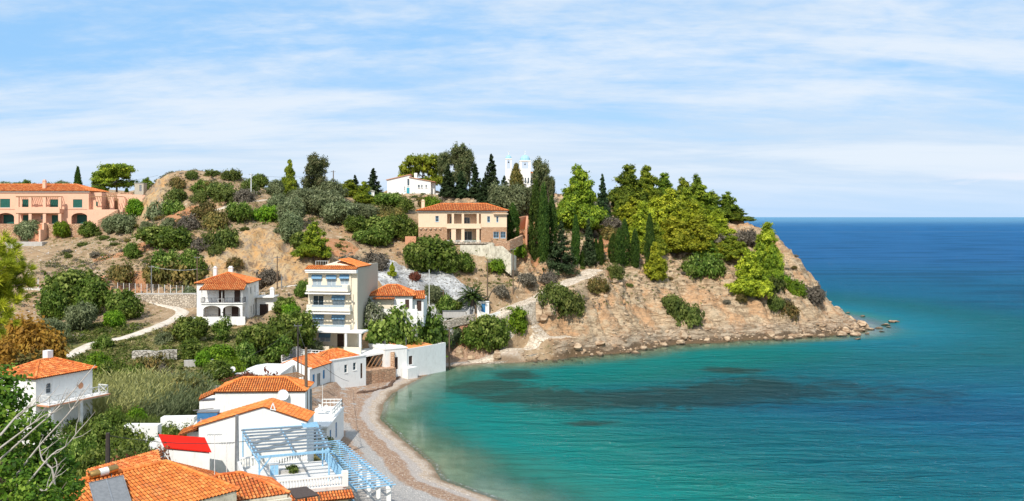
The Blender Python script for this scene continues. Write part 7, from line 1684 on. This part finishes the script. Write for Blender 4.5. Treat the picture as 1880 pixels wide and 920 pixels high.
# ---------------------------------------------------------------- near foliage on the left: fig tree, pine branch
def near_tree():
    random.seed(21); e = empty('fig_tree', (-19.5, 36.0, float(gz(-19.5, 36.0)))); tag(e, 'big leafy fig tree with bare pale branches close to the camera at lower left', 'fig tree'); gz0 = e.location.z
    ends = []; m = MB(); m.tube([(0, 0, -1), (0.2, 0, 2.5), (.3, .2, 5)], [.34, .28, .2], 9)
    T = lambda px, py, Y: Vector(P(px, py, Y))-Vector(e.location)
    tg = [T(x, y, Y) for x, y, Y in ((20, 900, 34), (60, 880, 35), (5, 800, 36), (40, 780, 36), (95, 900, 35), (108, 915, 36), (20, 720, 37), (70, 830, 36.5), (92, 850, 37), (-40, 760, 36), (-60, 860, 35), (60, 930, 33), (105, 940, 34), (15, 850, 35), (78, 800, 37.5), (10, 760, 36.5), (-20, 700, 37), (100, 885, 37))]
    hub = Vector((.3, .2, 5))
    hub = T(0, 900, 36)*.5+hub*.5
    m.tube([(.3, .2, 5), tuple(hub)], [.2, .16], 8)
    for t in tg:
        mid = hub.lerp(t, .5)+Vector((random.uniform(-.4, .4), random.uniform(-.3, .3), random.uniform(.0, .6))); m.tube([hub, mid, t], [.10, .06, .025], 6)
        for k in range(3):
            u = mid.lerp(t, random.random()); m.tube([u, u+Vector((random.uniform(-.7, .8), random.uniform(-.4, .4), random.uniform(.1, .9)))], [.03, .01], 5)
    m.build('trunk', BARK, e)
    BG = plain('pale_branch', (.46,.42,.37), .8); bare = [((-30, 870, 34.6), (60, 790, 35), (110, 745, 35.3), (175, 670, 36)), ((20, 885, 34.6), (75, 815, 35), (125, 760, 35.2), (165, 705, 35.7)), ((0, 800, 34.5), (35, 760, 35), (60, 745, 35), (85, 735, 35.2)), ((-10, 830, 34.4), (30, 800, 34.8), (70, 770, 35), (88, 760, 35)), ((40, 900, 34.2), (95, 835, 34.6), (120, 820, 34.8), (145, 790, 35)), ((60, 890, 34.2), (85, 900, 34.2), (105, 860, 34.3), (100, 840, 34.3)), ((100, 890, 34.6), (95, 860, 34.6), (78, 845, 34.6), (72, 820, 34.7))]
    for b in bare:
        m = MB(); p4 = [T(*q) for q in b]; pts = [Vector(v) for v in resample([tuple(q) for q in p4], .15)]; n = len(pts); m.tube(pts, [.036*(1-.8*i/n)+.006 for i in range(n)], 6)
        for k in range(5):
            i = random.randrange(n//3, n); u = pts[i]; d = Vector((random.uniform(-.1, .6), random.uniform(-.3, .3), random.uniform(.1, .6))); m.tube([u, u+d*.6, u+d+Vector((.1, 0, .15))], [.018, .012, .005], 5)
        m.build('bare_branch', BG, e)
    lob = [(t.x, t.y, t.z, random.uniform(.6, 1.0), random.uniform(.5, .8), random.uniform(.45, .8)) for t in tg]
    g1 = foliage(lob, 460, 22, .20, .13, 1.35, .8, .7, .4); crown_obj('crown', *g1, FM['fig'], e)
near_tree()
def near_pine():
    Yc = 20.; e = empty('pine_tree', (-11.4, Yc, float(gz(-11.4, Yc)))); tag(e, 'bright long-needled pine leaning into the left edge of the picture', 'pine tree'); T = lambda px, py, Y: Vector(P(px, py, Y))-Vector(e.location); random.seed(8)
    top = T(-90, 400, Yc); m = MB(); m.tube([(0, 0, -1), (-.2, 0, top.z*.5), top], [.22, .17, .05], 8); Cc, Oo, Tt, Al = [], [], [], []
    for a, b in (((-90, 560), (38, 498)), ((-90, 520), (30, 462)), ((-90, 600), (30, 548)), ((-90, 640), (12, 590)), ((-90, 600), (18, 520)), ((-90, 480), (-8, 445)), ((-90, 560), (0, 480)), ((-90, 540), (48, 520)), ((-90, 520), (8, 500)), ((-80, 560), (22, 478)), ((-90, 620), (5, 565)), ((-90, 580), (40, 500))):
        A_, B_ = T(*a, Yc), T(*b, Yc+random.uniform(-.5, .5)); md = A_.lerp(B_, .5)+Vector((0, 0, -.08)); m.tube([A_, md, B_], [.03, .02, .008], 6)
        for k in range(30):
            u = .35+.67*random.random(); c = (A_.lerp(md, u*2) if u < .5 else md.lerp(B_, u*2-1))+Vector((random.gauss(0, .09), random.gauss(0, .12), random.gauss(0, .09))); n = 60; d = np.array([.8, random.uniform(-.3, .3), random.uniform(.1, .7)]); dirs = nrmz(RNG.normal(size=(n, 3))*.55+d); Ln = random.uniform(.13, .2)
            Cc.append(np.array(c)+dirs*Ln*.5); Al.append(dirs*4); Oo.append(RNG.normal(size=(n, 3))); Tt.append(random.random()*.6+RNG.random(n)*.4)
    q, t = leaves(np.concatenate(Cc), np.concatenate(Oo), np.concatenate(Tt), .013, 13, along=np.concatenate(Al)); m.build('trunk', BARK, e); crown_obj('crown', q, t, FM['pine_yellow'], e)
near_pine()
plant('orange0', 28, 566, 690, 120, 'orange autumn tree behind the chimney of the left white house', 'tree', None, 135)
plant('orange0', 62, 596, 690, 76, 'smaller orange autumn tree right of the larger one', 'tree', None, 132)
plant('orange0', -5, 610, 700, 90, 'orange tree cut by the left edge', 'tree', None, 128)
plant('s_brown1', 60, 655, 690, 60, 'brown undergrowth below the orange trees', None, None, 128)
# far skyline trees
for i, (px, t_, w_) in enumerate(((8, 333, 26), (30, 334, 20), (62, 336, 18), (85, 335, 22), (-25, 332, 30))):
    plant(['s_olive0', 's_maquis1'][i % 2], px, t_, 343, w_, ['far grey trees at the left end of the skyline', 'far dark trees on the skyline beside the left end', 'far small trees above the hotel roof, left of the chimney', 'far trees above the hotel roof, right of the chimney', 'far trees just beyond the left edge'][i], 'tree', 'far trees on the skyline', 400)

# loose scrub bushes too alike to tell apart
x, y, z, g_ = scatter(150, (-105, 62), (196, 292), lambda x, y, z: base_ok(x, y) & (z > 15) & (i_(GOLD, x, y) < .3) & (i_(WHITE_MASK, x, y) < .3) & (pch(x, y, 8) > -.2), 77)
KS = ['s_maquis0', 's_maquis1', 's_brown0', 's_maquis2', 's_olive0', 's_brown1', 's_greydry0', 's_greydry1']
for i in range(len(x)):
    src, h0, w0 = PROTO[KS[i % 8]]
    o = copy_tree(src, (x[i], y[i], z[i]-.1), g_.uniform(0, 6.28)); s_ = g_.uniform(.45, 1.0); o.scale = (s_, s_, s_*g_.uniform(.7, 1.1)); tag(o, 'rounded scrub bush among similar ones on the dry hillside', 'bush', 'scrub bushes on the dry hillside')
x, y, z, g_ = scatter(46, (8, 92), (212, 285), lambda x, y, z: (i_(SD, x, y) > 8) & (z > 5) & (i_(PD, x, y) > 1), 78)
for i in range(len(x)):
    src, h0, w0 = PROTO[['s_greydry0', 's_greydry1', 's_maquis1', 's_greydry2', 's_brown2'][i % 5]]
    o = copy_tree(src, (x[i], y[i], z[i]-.1), g_.uniform(0, 6.28)); s_ = g_.uniform(.3, .75); o.scale = (s_, s_, s_*g_.uniform(.7, 1.)); tag(o, 'small wind-bitten bush among similar ones on the bare cape', 'bush', 'small bushes on the bare cape')
cleanup_protos()
